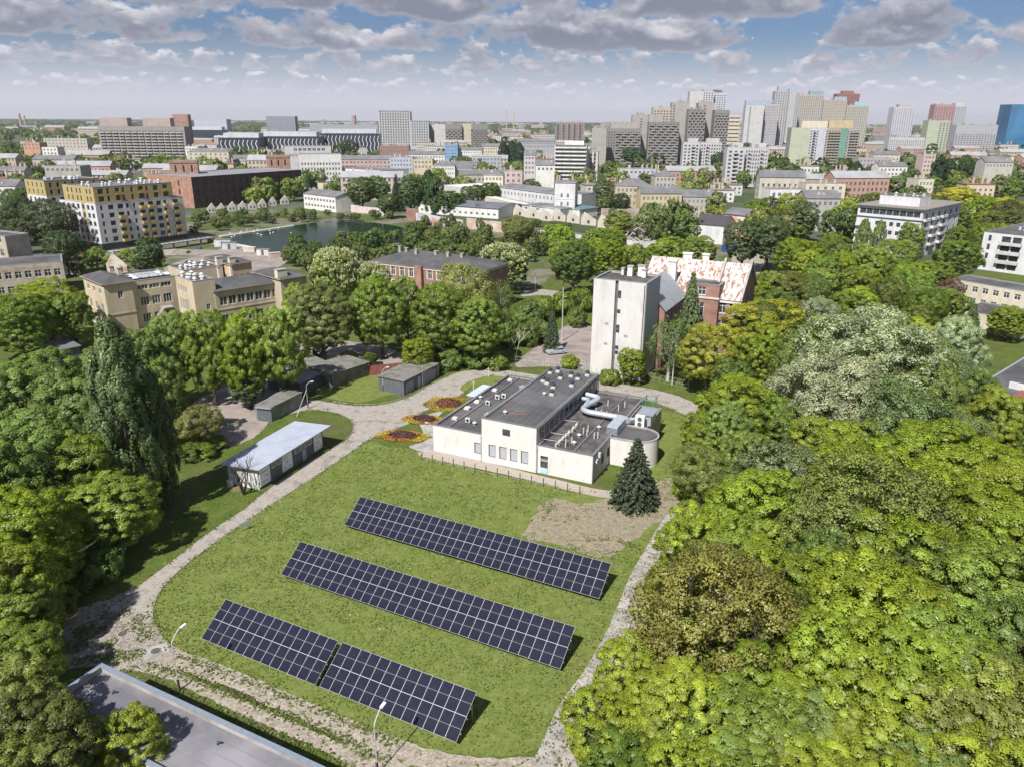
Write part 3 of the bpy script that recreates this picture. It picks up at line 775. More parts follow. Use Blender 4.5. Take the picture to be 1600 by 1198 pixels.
for k in range(6):
    mb = MB(); mb.box(24.28, 25.92, 8.42, 8.6, 4.1 + k * .2, 4.2 + k * .2, M_ZINC); mb.obj('louvre', main)
mb = MB(); mb.box(27.3, 29.2, 14.4, 17.4, 3.95, 5.6, M_DUCT); mb.obj('air_handler', main)
mb = MB(); mb.box(27.0, 29.5, 14.2, 17.6, 5.6, 5.72, M_ZINC); mb.obj('air_handler_lid', main)
for i, x in enumerate((27.35,)):
    mb = MB(); mb.box(27.2, 28.6, 12.9, 13.6, 4.05, 5.9, plaster((.72, .72, .70)));
    for zz in (4.6, 5.4): mb.tube([(27.9, 12.9, zz), (27.9, 12.84, zz)], .33, M_FRAMED, n=12)
    mb.obj('condenser', main)
for (x, y) in ((26.2, 20.2), (27.9, 20.2), (26.2, 22.4), (27.9, 22.4)):
    mb = MB(); mb.box(x, x + .1, y, y + .1, 3.9, 5.7, metal((.10, .32, .22))); mb.obj('green_post', main)
for (a, b, c, d) in ((26.2, 28.0, 20.2, 20.3), (26.2, 28.0, 22.4, 22.5), (26.2, 26.3, 20.3, 22.4), (27.9, 28.0, 20.3, 22.4)):
    mb = MB(); mb.box(a, b, c, d, 5.7, 5.82, metal((.10, .32, .22))); mb.obj('green_beam', main)
mb = MB(); mb.box(16.9, 17.0, 25.95, 26.05, 3.2, 6.7, metal((.05, .30, .20))); mb.obj('green_post', main)
# row of white vent cowls on the low right roof, small stacks, roof vents with dark cowls
cw = plaster((.55, .54, .52)); M_COWL = mat('black_cowl', (.035, .035, .04), rough=.6)
mb = MB(); mb.tube([(0, 0, 0), (0, 0, .45), (.12, 0, .62), (.32, 0, .62)], .15, cw, n=8); cowl = mb.mesh('vent_cowl')
for k in range(13):
    link('vent_cowl', cowl, main, (19.35 + (k % 2) * .12, 1.0 + k * .62 + (k > 8) * .5, 3.98), random.uniform(-.6, .6))
mb = MB(); mb.tube([(0, 0, 0), (0, 0, 1.0)], .09, cw, n=6); stack = mb.mesh('vent_pipe')
for (x, y) in ((20.6, 1.6), (20.9, 3.2), (21.2, 7.2), (21.5, 8.3), (21.9, 6.7), (23.2, 6.2), (23.6, 6.6), (20.4, 2.2), (20.2, 15.6), (21.2, 15.2), (22.2, 14.8), (20.8, 19.6), (23.4, 20.2), (23.0, 18.2)):
    link('vent_pipe', stack, main, (x, y, 3.98))
mb = MB(); mb.tube([(0, 0, 0), (0, 0, .3)], .18, cw, n=8); mb.tube([(0, 0, .3), (0, 0, .36), (0, 0, .55)], [.34, .34, .1], cw, n=10); mush = mb.mesh('roof_vent')
for (x, y, z) in ((21.3, 3.1, 3.98), (21.0, 5.9, 3.98), (22.6, 10.0, 3.98), (10.4, 3.2, 6.68), (12.5, 12.9, 6.68), (6.6, 10.2, 3.92), (5.2, 3.4, 3.92), (1.4, 8.6, 3.92), (.9, 13.6, 3.92)):
    link('roof_vent', mush, main, (x, y, z))
mb = MB(); mb.box(-.35, .35, -.35, .35, 0, .25, cw); mb.tube([(0, 0, .25), (0, 0, .55)], .2, cw, n=8); mb.tube([(0, 0, .55), (0, 0, .7), (0, 0, .95)], [.30, .38, .2], M_COWL, n=10); dk = mb.mesh('turbine_vent')
for (x, y) in ((9.9, 18.6), (10.9, 17.9), (11.9, 21.2), (12.6, 16.4), (13.1, 23.0), (14.6, 22.2), (14.9, 18.6), (9.3, 23.0), (10.2, 24.3), (15.4, 24.6), (13.6, 13.4)):
    link('turbine_vent', dk, main, (x, y, 6.68)).scale = (1.05, 1.05, 1.05)
# left roof: skylight, curbed chimneys, condenser
def sk(x, y, w, d, z, hh, nm, m, mt):
    mb = MB(); mb.box(x, x + w, y, y + d, z, z + hh * .7, m); mb.box(x + .12, x + w - .12, y + .12, y + d - .12, z + hh * .7, z + hh * .7 + .14, mt); mb.obj(nm, main)
sk(5.0, 6.6, 1.5, 1.5, 3.92, .45, 'skylight', M_BITUM, cw)
for (x, y) in ((1.1, 3.6), (.7, 8.2), (.8, 11.4), (.9, 17.6), (1.0, 23.4)):
    sk(x, y, .9, .7, 3.92, .4, 'chimney', plaster((.60, .56, .53)), plaster((.70, .68, .64)))
for (x, y) in ((3.6, 3.4), (3.2, 14.3), (3.9, 15.2), (3.0, 11.2)):
    mb = MB(); mb.box(x, x + .8, y, y + .3, 4.05, 4.75, cw); mb.tube([(x + .4, y, 4.4), (x + .4, y - .04, 4.4)], .24, M_COWL, n=10); mb.obj('condenser', main)
mb = MB(); mb.box(5.6, 7.4, 18.6, 19.6, 4.1, 5.2, M_ZINC); mb.box(5.5, 7.5, 18.5, 18.6, 5.15, 5.25, cw); mb.box(5.5, 7.5, 18.5, 18.6, 4.0, 4.1, cw); mb.obj('air_handler', main)
for (x, y, r_) in ((10.2, 4.4, .4), (10.9, 3.3, 1.3)):
    mb = MB(); mb.tube([(x, y, 6.75), (x + 2.0 * r_, y + .5, 6.78)], .07, M_ROOFRED, n=5); mb.obj('loose_pipe', main)
for yy in (1.6, 4.2, 9.6):
    mb = MB(); mb.tube([(16.9, yy, 4.6), (19.4, yy + .4, 4.5)], .04, cw, n=5); mb.obj('conduit', main)
# roof edge ladder hoops
for x in (.7, 1.3):
    mb = MB(); mb.tube(arc_path([(x, 26.1, 2.0), (x, 26.1, 5.0), (x, 25.3, 5.0), (x, 25.3, 4.0)], .3), .035, cw, n=5); mb.obj('ladder_rail', main)
for k in range(8):
    mb = MB(); mb.tube([(13.2 + k * .25, 26.0, 6.8), (13.2 + k * .25, 26.0, 7.8)], .03, cw, n=4); mb.obj('safety_rail', main)
mb = MB(); mb.box(-3.6, -.2, 17.0, 23.0, 2.6, 2.75, metal((.55, .62, .66))); mb.obj('porch_roof', main)
for (x, y) in ((-3.4, 17.2), (-3.4, 22.7)):
    mb = MB(); mb.box(x, x + .1, y, y + .1, 0, 2.6, M_ZINC); mb.obj('porch_post', main)
mb = MB(); mb.tube([(-.1, .1, 3.7), (-.7, -.3, 4.6)], .05, cw, n=5); mb.box(-1.1, -.65, -.5, -.25, 4.5, 4.62, cw); mb.obj('wall_lamp', main)

# fence in front of the building
f = thing('fence', 'low fence of dark posts with thin wire in front of the white flat roofed building', 'fence')
M_POST = mat('rusty_dark_post', (.075, .06, .055), (.11, .08, .07), scale=8, rough=.8)
fp = [W(661, 720), W(908, 770)]
N = 15
for i in range(N):
    p = fp[0].lerp(fp[1], i / (N - 1))
    mb = MB(); mb.box(-.05, .05, -.05, .05, 0, 1.25, M_POST); mb.obj('post', f, (p.x, p.y, 0), BA)
d = fp[1] - fp[0]
for z in (.25, .7, 1.15):
    mb = MB(); mb.tube([fp[0] + Vector((0, 0, z)), fp[1] + Vector((0, 0, z))], .012, M_GALV, n=4); mb.obj('wire', f)

# ------------------------------------------------------------------ sheds, garages, lamps
M_CORR = mat('corrugated_sheet', (0.40, 0.43, 0.50), (0.33, 0.36, 0.43), scale=.5, rough=.45, spec=.4)
M_SHEDW = mat('dark_grey_boards', (.13, .14, .155), (.09, .10, .115), scale=2, rough=.8)
M_GREYGREEN = mat('weathered_green_grey_sheet', (.17, .20, .19), (.12, .14, .13), scale=1.2, rough=.7, c3=(.28, .26, .22), scale3=.6)
M_ASB = mat('weathered_fibre_cement', (.22, .205, .195), (.17, .165, .15), scale=.8, detail=8, rough=.95, c3=(.12, .13, .08), scale3=.5)
def slab_roof(root, pts, th, m, name='roof', ribs=0):
    """pts: four corners a,b,c,d (x,y,z) local"""
    mb = MB(); P = [Vector(p) for p in pts]; dn = Vector((0, 0, -th))
    mb.face(P, m); mb.face([p + dn for p in reversed(P)], m)
    for i in range(4): mb.face([P[i], P[i] + dn, P[(i + 1) % 4] + dn, P[(i + 1) % 4]], m)
    mb.obj(name, root)
    for k in range(ribs):
        t = (k + .5) / ribs; a = P[0].lerp(P[1], t); b = P[3].lerp(P[2], t)
        q = MB(); q.tube([a + Vector((0, 0, .012)), b + Vector((0, 0, .012))], .035, m, n=4); q.obj('roof_rib', root)
g0, g1 = W(408, 770), W(507, 703)
azs = math.atan2(g1.y - g0.y, g1.x - g0.x); Ls = (g1 - g0).length
sh = thing('garage_shed', 'long low shed with pale corrugated roof and white painted panels beside the road', 'shed', (g0.x, g0.y, 0), azs)
Ds = 5.0
building('', '', '', (0, 0), 0, Ls, Ds, 3.15, M_SHEDW, M_SHEDW, {}, parapet=0, top='shed', parent=sh, walls=dict(L=plaster((.70, .70, .69))))
slab_roof(sh, [(-.8, -1.0, 3.5), (Ls + .9, -1.0, 3.5), (Ls + .9, Ds + .6, 3.2), (-.8, Ds + .6, 3.2)], .12, M_CORR, ribs=26)
WP = plaster((.74, .74, .72))
sc_m = mat('faded_blue_drawing', (.34, .38, .44), rough=.8)
for (x0, x1, nd) in ((.15, 2.3, 3), (4.9, 7.2, 2), (12.4, 14.4, 3)):
    mb = MB(); mb.box(x0, x1, -.12, -.02, .35, 3.05, WP); o = mb.obj('white_panel', sh)
    rnd = random.Random(int(x0 * 10)); q = MB()
    for k in range(nd * 3):     # pale drawings of trucks and cars on the panels
        cx_, cz_ = x0 + .35 + rnd.random() * (x1 - x0 - .9), .8 + (k % 3) * .7
        q.box(cx_, cx_ + .4, -.128, -.121, cz_, cz_ + .12, sc_m); q.box(cx_ + .05, cx_ + .2, -.129, -.121, cz_ + .122, cz_ + .2, sc_m)
    q.obj('drawing', sh)
for x0 in (2.8, 3.9, 7.9, 9.0, 10.1, 11.2):
    mb = MB(); mb.box(x0, x0 + .8, -.07, -.01, 1.9, 2.75, M_FRAME); mb.box(x0 + .07, x0 + .73, -.075, -.06, 1.97, 2.68, M_GLASS); mb.obj('window', sh)
for x0 in (9.5,):
    mb = MB(); mb.box(x0, x0 + .9, -.10, -.03, .05, 1.8, metal((.30, .33, .36))); mb.obj('door', sh)
for x0 in (5.6, 13.2):
    mb = MB(); mb.box(x0, x0 + 1.2, -1.3, -1.05, .06, .2, mat('yellow_paint', (.62, .50, .05), rough=.7)); mb.obj('yellow_kerb', sh)
tag(link('pallet', (lambda m: ([m.box(-.6, .6, -.5 + k * .22, -.36 + k * .22, .1, .13, mat('old_wood', (.33, .24, .15), scale=4)) for k in range(5)], [m.box(x, x + .1, -.5, .52, 0, .098, mat('old_wood', (.33, .24, .15))) for x in (-.6, -.05, .5)], m.mesh('pallet'))[2])(MB()), None, tuple(W(374, 771)), .4), 'small wooden pallet lying at the near gable of the long shed', 'pallet').rotation_euler = (R(68), 0, .6)
tag((lambda m: (m.tube([(0, 0, 0), (0, 0, .9)], .38, plaster((.55, .55, .53)), n=12), m.obj('barrel', None, tuple(W(362, 765))))[1])(MB()), 'pale grey barrel standing at the near gable of the long shed', 'barrel')

def px_shed(name, label, g_a, g_b, D, h, wall, roof, slope=0.0, over=.3, cat='shed', group=None, front=None):
    a, b = W(*g_a), W(*g_b); z = math.atan2(b.y - a.y, b.x - a.x); L = (b - a).length
    r_ = thing(name, label, cat, (a.x, a.y, 0), z, group)
    building('', '', '', (0, 0), 0, L, D, h, wall, roof, {}, parapet=0, top='shed', parent=r_)
    slab_roof(r_, [(-over, -over, h + .15), (L + over, -over, h + .15), (L + over, D + over, h + .15 + slope), (-over, D + over, h + .15 + slope)], .14, roof)
    if front: front(r_, L, D, h)
    return r_, L
def gar_front(r_, L, D, h):
    n = max(1, int(L / 3.0))
    for i in range(n):
        mb = MB(); x = (i + .5) * L / n - 1.15; mb.box(x, x + 2.3, -.05, 0, .05, 2.15, metal((.32, .34, .37) if i % 2 else (.20, .22, .25))); mb.obj('garage_door', r_)
px_shed('garage', 'low garage with grey felt roof and blue grey gable on the grass islet', (632, 620), (683, 592), 5.6, 2.7, M_SHEDW, M_ASB, .1, .25, 'garage', None, gar_front)
px_shed('garage', 'narrow dark sheet garages running on behind the felt roofed garage', (661, 606), (686, 589), 5.0, 2.5, metal((.17, .19, .22)), M_SHEDW, 0, .12, 'garage')
px_shed('container', 'green grey metal container behind the leaning lamp post', (426, 664), (474, 638), 3.2, 2.4, M_GREYGREEN, M_ASB, 0, .1, 'container')
px_shed('shed', 'dark open fronted shed left of the green container', (404, 662), (425, 664), 8.5, 2.3, M_SHEDW, metal((.26, .28, .32)), .1, .3, 'shed')
px_shed('shed', 'low felt roofed shed with mossy edges behind the container', (470, 622), (516, 600), 7.5, 2.4, M_SHEDW, metal((.19, .21, .25)), .3, .4, 'shed')
px_shed('shed', 'long garage row with weathered fibre cement roof beside the grass islet', (520, 610), (576, 590), 6.5, 2.7, M_ASB, M_ASB, .1, .35, 'garage', None)
px_shed('shed', 'small dark roofed shed between the trees and the garage row', (476, 606), (520, 594), 6.0, 2.6, M_SHEDW, M_ASB, .1, .3, 'shed')
px_shed('hut', 'white edged dark hut glimpsed between the trees at the left', (92, 580), (128, 572), 7, 3.0, M_SHEDW, metal((.18, .19, .21)), .2, .3, 'shed')
for k in range(6):
    pass
# lamps
M_POLE = mat('pale_lamp_pole', (.52, .52, .50), (.42, .42, .41), scale=3, rough=.6)
def lamp(px, h, reach, az_, label, base=True, lean=0.0):
    p = W(*px); t = thing('street_lamp', label, 'street lamp', (p.x, p.y, 0), az_, 'curved street lamps along the road')
    mb = MB(); mb.tube(arc_path([(0, 0, 0), (0, 0, h * .78), (0, 0, h * .86), (reach * .75, 0, h), (reach, 0, h + .05)], 1.4), [.05] * 20 if False else .045, M_POLE, n=8); mb.obj('pole', t)
    mb = MB(); mb.box(-.08, .08, -.08, .08, 0, 1.2, M_POST if base else M_POLE); mb.obj('base', t)
    mb = MB(); M_ = Matrix.Translation((reach + .1, 0, h + .05)) @ Matrix.Rotation(R(-12), 4, 'Y')
    mb.box(-.12, .42, -.13, .13, -.07, .06, plaster((.70, .70, .68)), M_); mb.obj('lamp_head', t)
lamp((287, 1085), 5.9, 1.0, R(55), 'curved lamp post beside the cobbled bend, near the grey roof')
lamp((598, 1212), 5.6, .9, R(62), 'curved lamp post nearest the camera, below the front solar table')
lamp((482, 642), 4.9, .9, R(-10), 'lamp post with a slanting strut by the green container')
t = bpy.data.objects['street_lamp.002']
mb = MB(); q0, q1 = W(464, 655), W(482, 642); v = q1 - q0
Mi = Matrix.Rotation(R(10), 4, 'Z')
mb.tube([Mi @ Vector((-v.x, -v.y, 0)), (0, 0, 3.4)], .05, M_POLE, n=6); mb.obj('strut', t)
lamp((599, 614), 4.6, .8, R(0), 'lamp post standing at the gable of the felt roofed garage')
# small sign board by the road, concrete posts by the verges
p = W(388, 833); t = thing('sign_board', 'small grey information board on legs at the edge of the lawn', 'sign', (p.x, p.y, 0), R(42))
mb = MB(); mb.box(-.5, .5, -.03, .03, .5, 1.15, metal((.35, .38, .42))); mb.obj('board', t)
for x in (-.45, .4):
    mb = MB(); mb.box(x, x + .05, -.028, .028, 0, .498, M_FRAMED); mb.obj('leg', t)
for q in ((740, 612), (763, 590)):
    p = W(*q); tag((lambda m: (m.box(-.06, .06, -.06, .06, 0, 2.0, plaster((.6, .55, .48))), m.box(-.3, .3, -.04, .04, 1.7, 1.8, plaster((.6, .55, .48))), m.obj('post', None, (p.x, p.y, 0)))[2])(MB()), 'thin pale post on the small verge behind the flower beds', 'post', 'posts on the small verge')

# flower beds: each a bed of clipped low plants round a dark shrub
def blob_shrub(n, rx, ry, h, leaf, cols, seed, rim=False):
    rs = np.random.RandomState(seed); N = n
    a = rs.rand(N) * 2 * np.pi; r = np.sqrt(rs.rand(N))
    if rim: r = .55 + .45 * r
    c = np.stack([np.cos(a) * r * rx, np.sin(a) * r * ry, h * (.35 + .65 * rs.rand(N)) * np.clip(1.15 - r, .3, 1) ** .4], 1)
    return c, rs
# ------------------------------------------------------------------ vegetation
def leaf_mat(name, tint=(1, 1, 1), trans=.46):
    if name in _mc: return _mc[name]
    m = bpy.data.materials.new(name); m.use_nodes = True; nt = m.node_tree; nt.nodes.clear()
    N = nt.nodes.new; Lk = nt.links.new
    out = N('ShaderNodeOutputMaterial'); oi = N('ShaderNodeObjectInfo'); at = N('ShaderNodeAttribute'); at.attribute_name = 'lv'
    tcn = N('ShaderNodeTexCoord'); no = N('ShaderNodeTexNoise'); no.inputs['Scale'].default_value = .45; no.inputs['Detail'].default_value = 3
    Lk(tcn.outputs['Object'], no.inputs['Vector'])
    mr = N('ShaderNodeMapRange'); Lk(at.outputs['Fac'], mr.inputs[0]); mr.inputs[3].default_value = .68; mr.inputs[4].default_value = 1.32
    mr2 = N('ShaderNodeMapRange'); Lk(no.outputs['Fac'], mr2.inputs[0]); mr2.inputs[1].default_value = .3; mr2.inputs[2].default_value = .7; mr2.inputs[3].default_value = .75; mr2.inputs[4].default_value = 1.2
    mu = N('ShaderNodeMath'); mu.operation = 'MULTIPLY'; Lk(mr.outputs[0], mu.inputs[0]); Lk(mr2.outputs[0], mu.inputs[1])
    mx = N('ShaderNodeMix'); mx.data_type = 'RGBA'; mx.blend_type = 'MULTIPLY'; mx.inputs[0].default_value = 1
    Lk(oi.outputs['Color'], mx.inputs[6]); Lk(mu.outputs[0], mx.inputs[7])
    d = N('ShaderNodeBsdfDiffuse'); t = N('ShaderNodeBsdfTranslucent'); g = N('ShaderNodeBsdfGlossy'); g.inputs['Roughness'].default_value = .45
    g.inputs['Color'].default_value = (.9, .95, .9, 1)
    tm = N('ShaderNodeMix'); tm.data_type = 'RGBA'; tm.blend_type = 'MULTIPLY'; tm.inputs[0].default_value = 1; Lk(mx.outputs[2], tm.inputs[6]); tm.inputs[7].default_value = (1.05, 1.25, .5, 1)
    Lk(mx.outputs[2], d.inputs[0]); Lk(tm.outputs[2], t.inputs[0])
    m1 = N('ShaderNodeMixShader'); m1.inputs[0].default_value = trans; Lk(d.outputs[0], m1.inputs[1]); Lk(t.outputs[0], m1.inputs[2])
    m2 = N('ShaderNodeMixShader'); m2.inputs[0].default_value = .025; Lk(m1.outputs[0], m2.inputs[1]); Lk(g.outputs[0], m2.inputs[2])
    Lk(m2.outputs[0], out.inputs[0]); _mc[name] = m
    return m
M_LEAF = leaf_mat('leaves')
M_NEEDLE = leaf_mat('needles', trans=.05)
M_BARK = mat('bark', (.12, .095, .075), (.075, .06, .05), scale=3, rough=.95, bump=.02, bscale=10)
M_BIRCH = mat('birch_bark', (.55, .53, .48), (.30, .28, .25), scale=4, rough=.9, stretch=(1, 1, 3))
M_BLOSSOM = mat('cream_blossom', (.62, .58, .40), (.50, .46, .30), scale=6, rough=.9)

def quads(C, Nrm, size, rs, aspect=.62):
    """leaf shaped four sided faces at C with normals Nrm"""
    n = len(C)
    t = rs.normal(size=(n, 3)); t -= (t * Nrm).sum(1, keepdims=True) * Nrm; t /= np.linalg.norm(t, axis=1, keepdims=True) + 1e-9
    b = np.cross(Nrm, t); s = size[:, None]
    fold = Nrm * s * .12
    V = np.stack([C - t * s * .5, C - b * s * aspect * .5 + fold, C + t * s * .5, C + b * s * aspect * .5 + fold], 1)
    return V.reshape(-1, 3)
def leaf_mesh_from(name, V, mats, lv, midx=None, sn=None):
    n = len(V) // 4
    me = bpy.data.meshes.new(name)
    me.vertices.add(n * 4); me.vertices.foreach_set('co', V.astype(np.float32).ravel())
    me.loops.add(n * 4); me.loops.foreach_set('vertex_index', np.arange(n * 4, dtype=np.int32))
    me.polygons.add(n); me.polygons.foreach_set('loop_start', np.arange(0, n * 4, 4, dtype=np.int32)); me.polygons.foreach_set('loop_total', np.full(n, 4, dtype=np.int32))
    for m in mats: me.materials.append(m)
    if midx is not None: me.polygons.foreach_set('material_index', midx.astype(np.int32))
    me.update(calc_edges=True)
    a = me.attributes.new('lv', 'FLOAT', 'FACE'); a.data.foreach_set('value', lv.astype(np.float32))
    if sn is not None:                                   # foliage shades by the run of its spray
        me.polygons.foreach_set('use_smooth', np.ones(n, bool)); me.normals_split_custom_set_from_vertices(np.repeat(sn, 4, 0).tolist())
    return me
def unit(v): return v / (np.linalg.norm(v, axis=-1, keepdims=True) + 1e-9)
def crown_centers(rs, Rx, Hc, nl, n_cl, lobef=.58, flat=.85, top=1.0):
    """clump centres on the skin of nl big lobes; crown sits from z=0 to Hc"""
    lobes = []
    for i in range(nl):
        a = i * 2.39996 + rs.rand() * .6; zf = -.8 + 1.5 * (i + .5) / nl
        rr = math.sqrt(max(0, 1 - zf * zf)) * (1 - lobef) * 1.02
        lobes.append((np.array([math.cos(a) * rr * Rx, math.sin(a) * rr * Rx, Hc * .5 + zf * Hc * .5 * (1 - lobef * .8)]), lobef * Rx * (.8 + .35 * rs.rand()), lobef * Hc * .5 * (.85 + .3 * rs.rand())))
    lobes.append((np.array([0, 0, Hc * .55]), Rx * .62, Hc * .40))
    out = []
    tries = 0
    while len(out) < n_cl and tries < n_cl * 30:
        tries += 1
        c, r, h = lobes[rs.randint(len(lobes))]
        d = unit(rs.normal(size=3)); 
        if d[2] < -.85: continue
        p = c + d * np.array([r, r, h]) * (.86 + .14 * rs.rand())
        inside = False
        for (c2, r2, h2) in lobes:
            q = (p - c2) / np.array([r2, r2, h2])
            if (q * q).sum() < .62: inside = True; break
        if inside and rs.rand() > .12: continue
        if p[2] < Hc * .02: continue
        out.append((p, unit(d + np.array([0, 0, .15]))))
    return out
def crown_mesh(name, seed, Rx=5.0, Hc=9.0, nl=9, n_cl=150, per=120, leaf=.36, cr=.95, mats=None, blossom=0.0, spread=.9, lobef=.58, droop=0.0, vert=.75, pos=None, jitter=.65, upb=.35):
    rs = np.random.RandomState(seed)
    cen = pos if pos is not None else crown_centers(rs, Rx, Hc, nl, n_cl, lobef)
    Cs, Ns, lv, Sn = [], [], [], []
    for (p, d) in cen:
        k = int(per * (.6 + .8 * rs.rand())); r = cr * (.65 + .6 * rs.rand())
        dd = unit(rs.normal(size=(k, 3)) + d * .9)
        rad = r * (.55 + .5 * rs.rand(k))[:, None]
        P = p + dd * rad * np.array([1, 1, vert])
        if droop: P[:, 2] -= droop * rs.rand(k) ** 2
        nn = unit(dd + rs.normal(size=(k, 3)) * jitter * .8 + np.array([-.12, -.25, upb + .15]))
        Sn.append(unit(dd * .75 + d * .55 + nn * .35 + np.array([0, 0, .15]))); Cs.append(P); Ns.append(nn); lv.append(np.clip(.5 + .22 * rs.normal() + .22 * rs.normal(size=k), 0, 1))
    C = np.concatenate(Cs); Nn = np.concatenate(Ns); lvv = np.concatenate(lv)
    size = leaf * (.6 + .8 * rs.rand(len(C)))
    V = quads(C, Nn, size, rs)
    mats = mats or [M_LEAF]; midx = None; Sn = np.concatenate(Sn)
    if blossom:
        idx = [i for i, (p, d) in enumerate(cen)]
        bp, bn = [], []
        for (p, d) in cen:
            if rs.rand() < .85 and d[2] > -.2:
                for _ in range(rs.randint(3, 8)):
                    q = unit(rs.normal(size=3) + d * 1.1) ; b = p + q * cr * np.array([1, 1, vert]) * 1.05
                    for h in range(4):
                        bp.append(b + np.array([0, 0, .1 + h * .12])); bn.append(unit(rs.normal(size=3) + q))
        B = np.array(bp); V2 = quads(B, np.array(bn), np.full(len(B), .26), rs, .8)
        midx = np.concatenate([np.zeros(len(C)), np.ones(len(B))]); V = np.concatenate([V, V2]); lvv = np.concatenate([lvv, np.full(len(B), .5)]); Sn = np.concatenate([Sn, unit(np.array(bn))])
        mats = mats + [M_BLOSSOM]
    return leaf_mesh_from(name, V, mats, lvv, midx, Sn)
def trunk_mesh(name, seed, H0, Hc, Rx, r0=.32, n=7, bark=None, forks=True, up=.75, twigs=0, sub=2):
    """trunk from the ground to the crown with limbs that reach into it; crown starts at H0"""
    rnd = random.Random(seed); mb = MB(); bark = bark or M_BARK
    top = Vector((rnd.uniform(-.3, .3), rnd.uniform(-.3, .3), H0 + Hc * .8)); pts = []
    for i in range(6):
        t = i / 5; pts.append(Vector((top.x * t + rnd.uniform(-.12, .12) * (i > 0), top.y * t + rnd.uniform(-.12, .12) * (i > 0), top.z * t)))
    mb.tube(pts, [r0 * 1.25, r0 * .95, r0 * .75, r0 * .5, r0 * .3, r0 * .1], bark, n=7)
    def limb(p, d, L, r, lvl):
        q = [p]; dd = d.copy()
        for i in range(4):
            dd = (dd + Vector((rnd.uniform(-.22, .22), rnd.uniform(-.22, .22), rnd.uniform(-.05, .25)))).normalized(); q.append(q[-1] + dd * L / 4)
        mb.tube(q, [r, r * .8, r * .6, r * .42, r * .2], bark, n=5 if lvl == 0 else 4, cap=False)
        if lvl < sub:
            for _ in range(3 if lvl == 0 else 2 + (twigs > 0)):
                i = rnd.randint(1, 4); s = (dd + Vector((rnd.uniform(-1, 1), rnd.uniform(-1, 1), rnd.uniform(-.2, .8)))).normalized()
                limb(q[i], s, L * .55, r * .45, lvl + 1)
    for i in range(n):
        a = i * 2.4 + rnd.uniform(-.4, .4); f = .0 + .75 * i / n; z = H0 * .85 + f * Hc * .8
        p = pts[0].lerp(pts[-1], 0); 
        tt = z / top.z; k = min(4, int(tt * 5)); p = pts[k].lerp(pts[k + 1], tt * 5 - k)
        up_ = up + .5 * f
        limb(p, Vector((math.cos(a), math.sin(a), up_)).normalized(), Rx * (1.0 - .45 * f), r0 * (.5 - .3 * f), 0)
    return mb.mesh(name)
KIND = {}
def proto(key, crown, trunk, H0, Hc, Rx, nm, cat):
    KIND[key] = dict(c=crown, t=trunk, H=H0 + Hc, R=Rx, H0=H0, nm=nm, cat=cat)
def measure():
    for K in KIND.values():
        co = np.empty(len(K['c'].vertices) * 3, np.float32); K['c'].vertices.foreach_get('co', co); co = co.reshape(-1, 3)
        K['H'] = float(np.percentile(co[:, 2], 99.7)); K['R'] = float(np.percentile(np.hypot(co[:, 0], co[:, 1]), 97))
for i in range(3):
    H0, Hc, Rx = 1.9, 11.6, 5.2
    proto('maple%d' % i, crown_mesh('crown', 10 + i, Rx, Hc, 12, 430, 145, .215, .62, jitter=.5, lobef=.52), trunk_mesh('trunk', i, H0, Hc, Rx), H0, Hc, Rx, 'maple_tree', 'tree')
for k in KIND.values():
    pass
def shift(me, dz):
    co = np.empty(len(me.vertices) * 3, np.float32); me.vertices.foreach_get('co', co); co = co.reshape(-1, 3); co[:, 2] += dz; me.vertices.foreach_set('co', co.ravel()); me.update(); return me
for k in ('maple0', 'maple1', 'maple2'): shift(KIND[k]['c'], 1.9)
proto('chestnut', shift(crown_mesh('crown', 31, 5.4, 12, 10, 400, 95, .28, .66, blossom=1.0, lobef=.62, jitter=.5), 2.4), trunk_mesh('trunk', 31, 2.4, 12, 5), 2.4, 12, 5.4, 'chestnut_tree', 'tree')
proto('dense', shift(crown_mesh('crown', 41, 5.0, 12, 10, 400, 130, .23, .64, lobef=.6, jitter=.5), 3.0), trunk_mesh('trunk', 41, 3.0, 12, 5), 3.0, 12, 5.0, 'lime_tree', 'tree')
proto('oak', shift(crown_mesh('crown', 51, 6.0, 11, 11, 760, 60, .2, .7, lobef=.62, jitter=1.0, upb=.15), 2.0), trunk_mesh('trunk', 51, 2.0, 11, 6.0, r0=.4, n=13, twigs=1, sub=3, up=.9), 2.0, 11, 6.0, 'oak_tree', 'tree')
proto('airy', shift(crown_mesh('crown', 61, 4.6, 10, 10, 360, 85, .21, .8, jitter=1.0), 2.5), trunk_mesh('trunk', 61, 2.5, 10, 4.6, n=10, sub=2), 2.5, 10, 4.6, 'ash_tree', 'tree')
proto('willow', shift(crown_mesh('crown', 71, 7.5, 15, 16, 640, 110, .27, .95, lobef=.42, jitter=.9, droop=.5), 1.0), trunk_mesh('trunk', 71, 1.0, 15, 7, r0=.5, n=12), 1.0, 15, 7.5, 'willow_tree', 'tree')
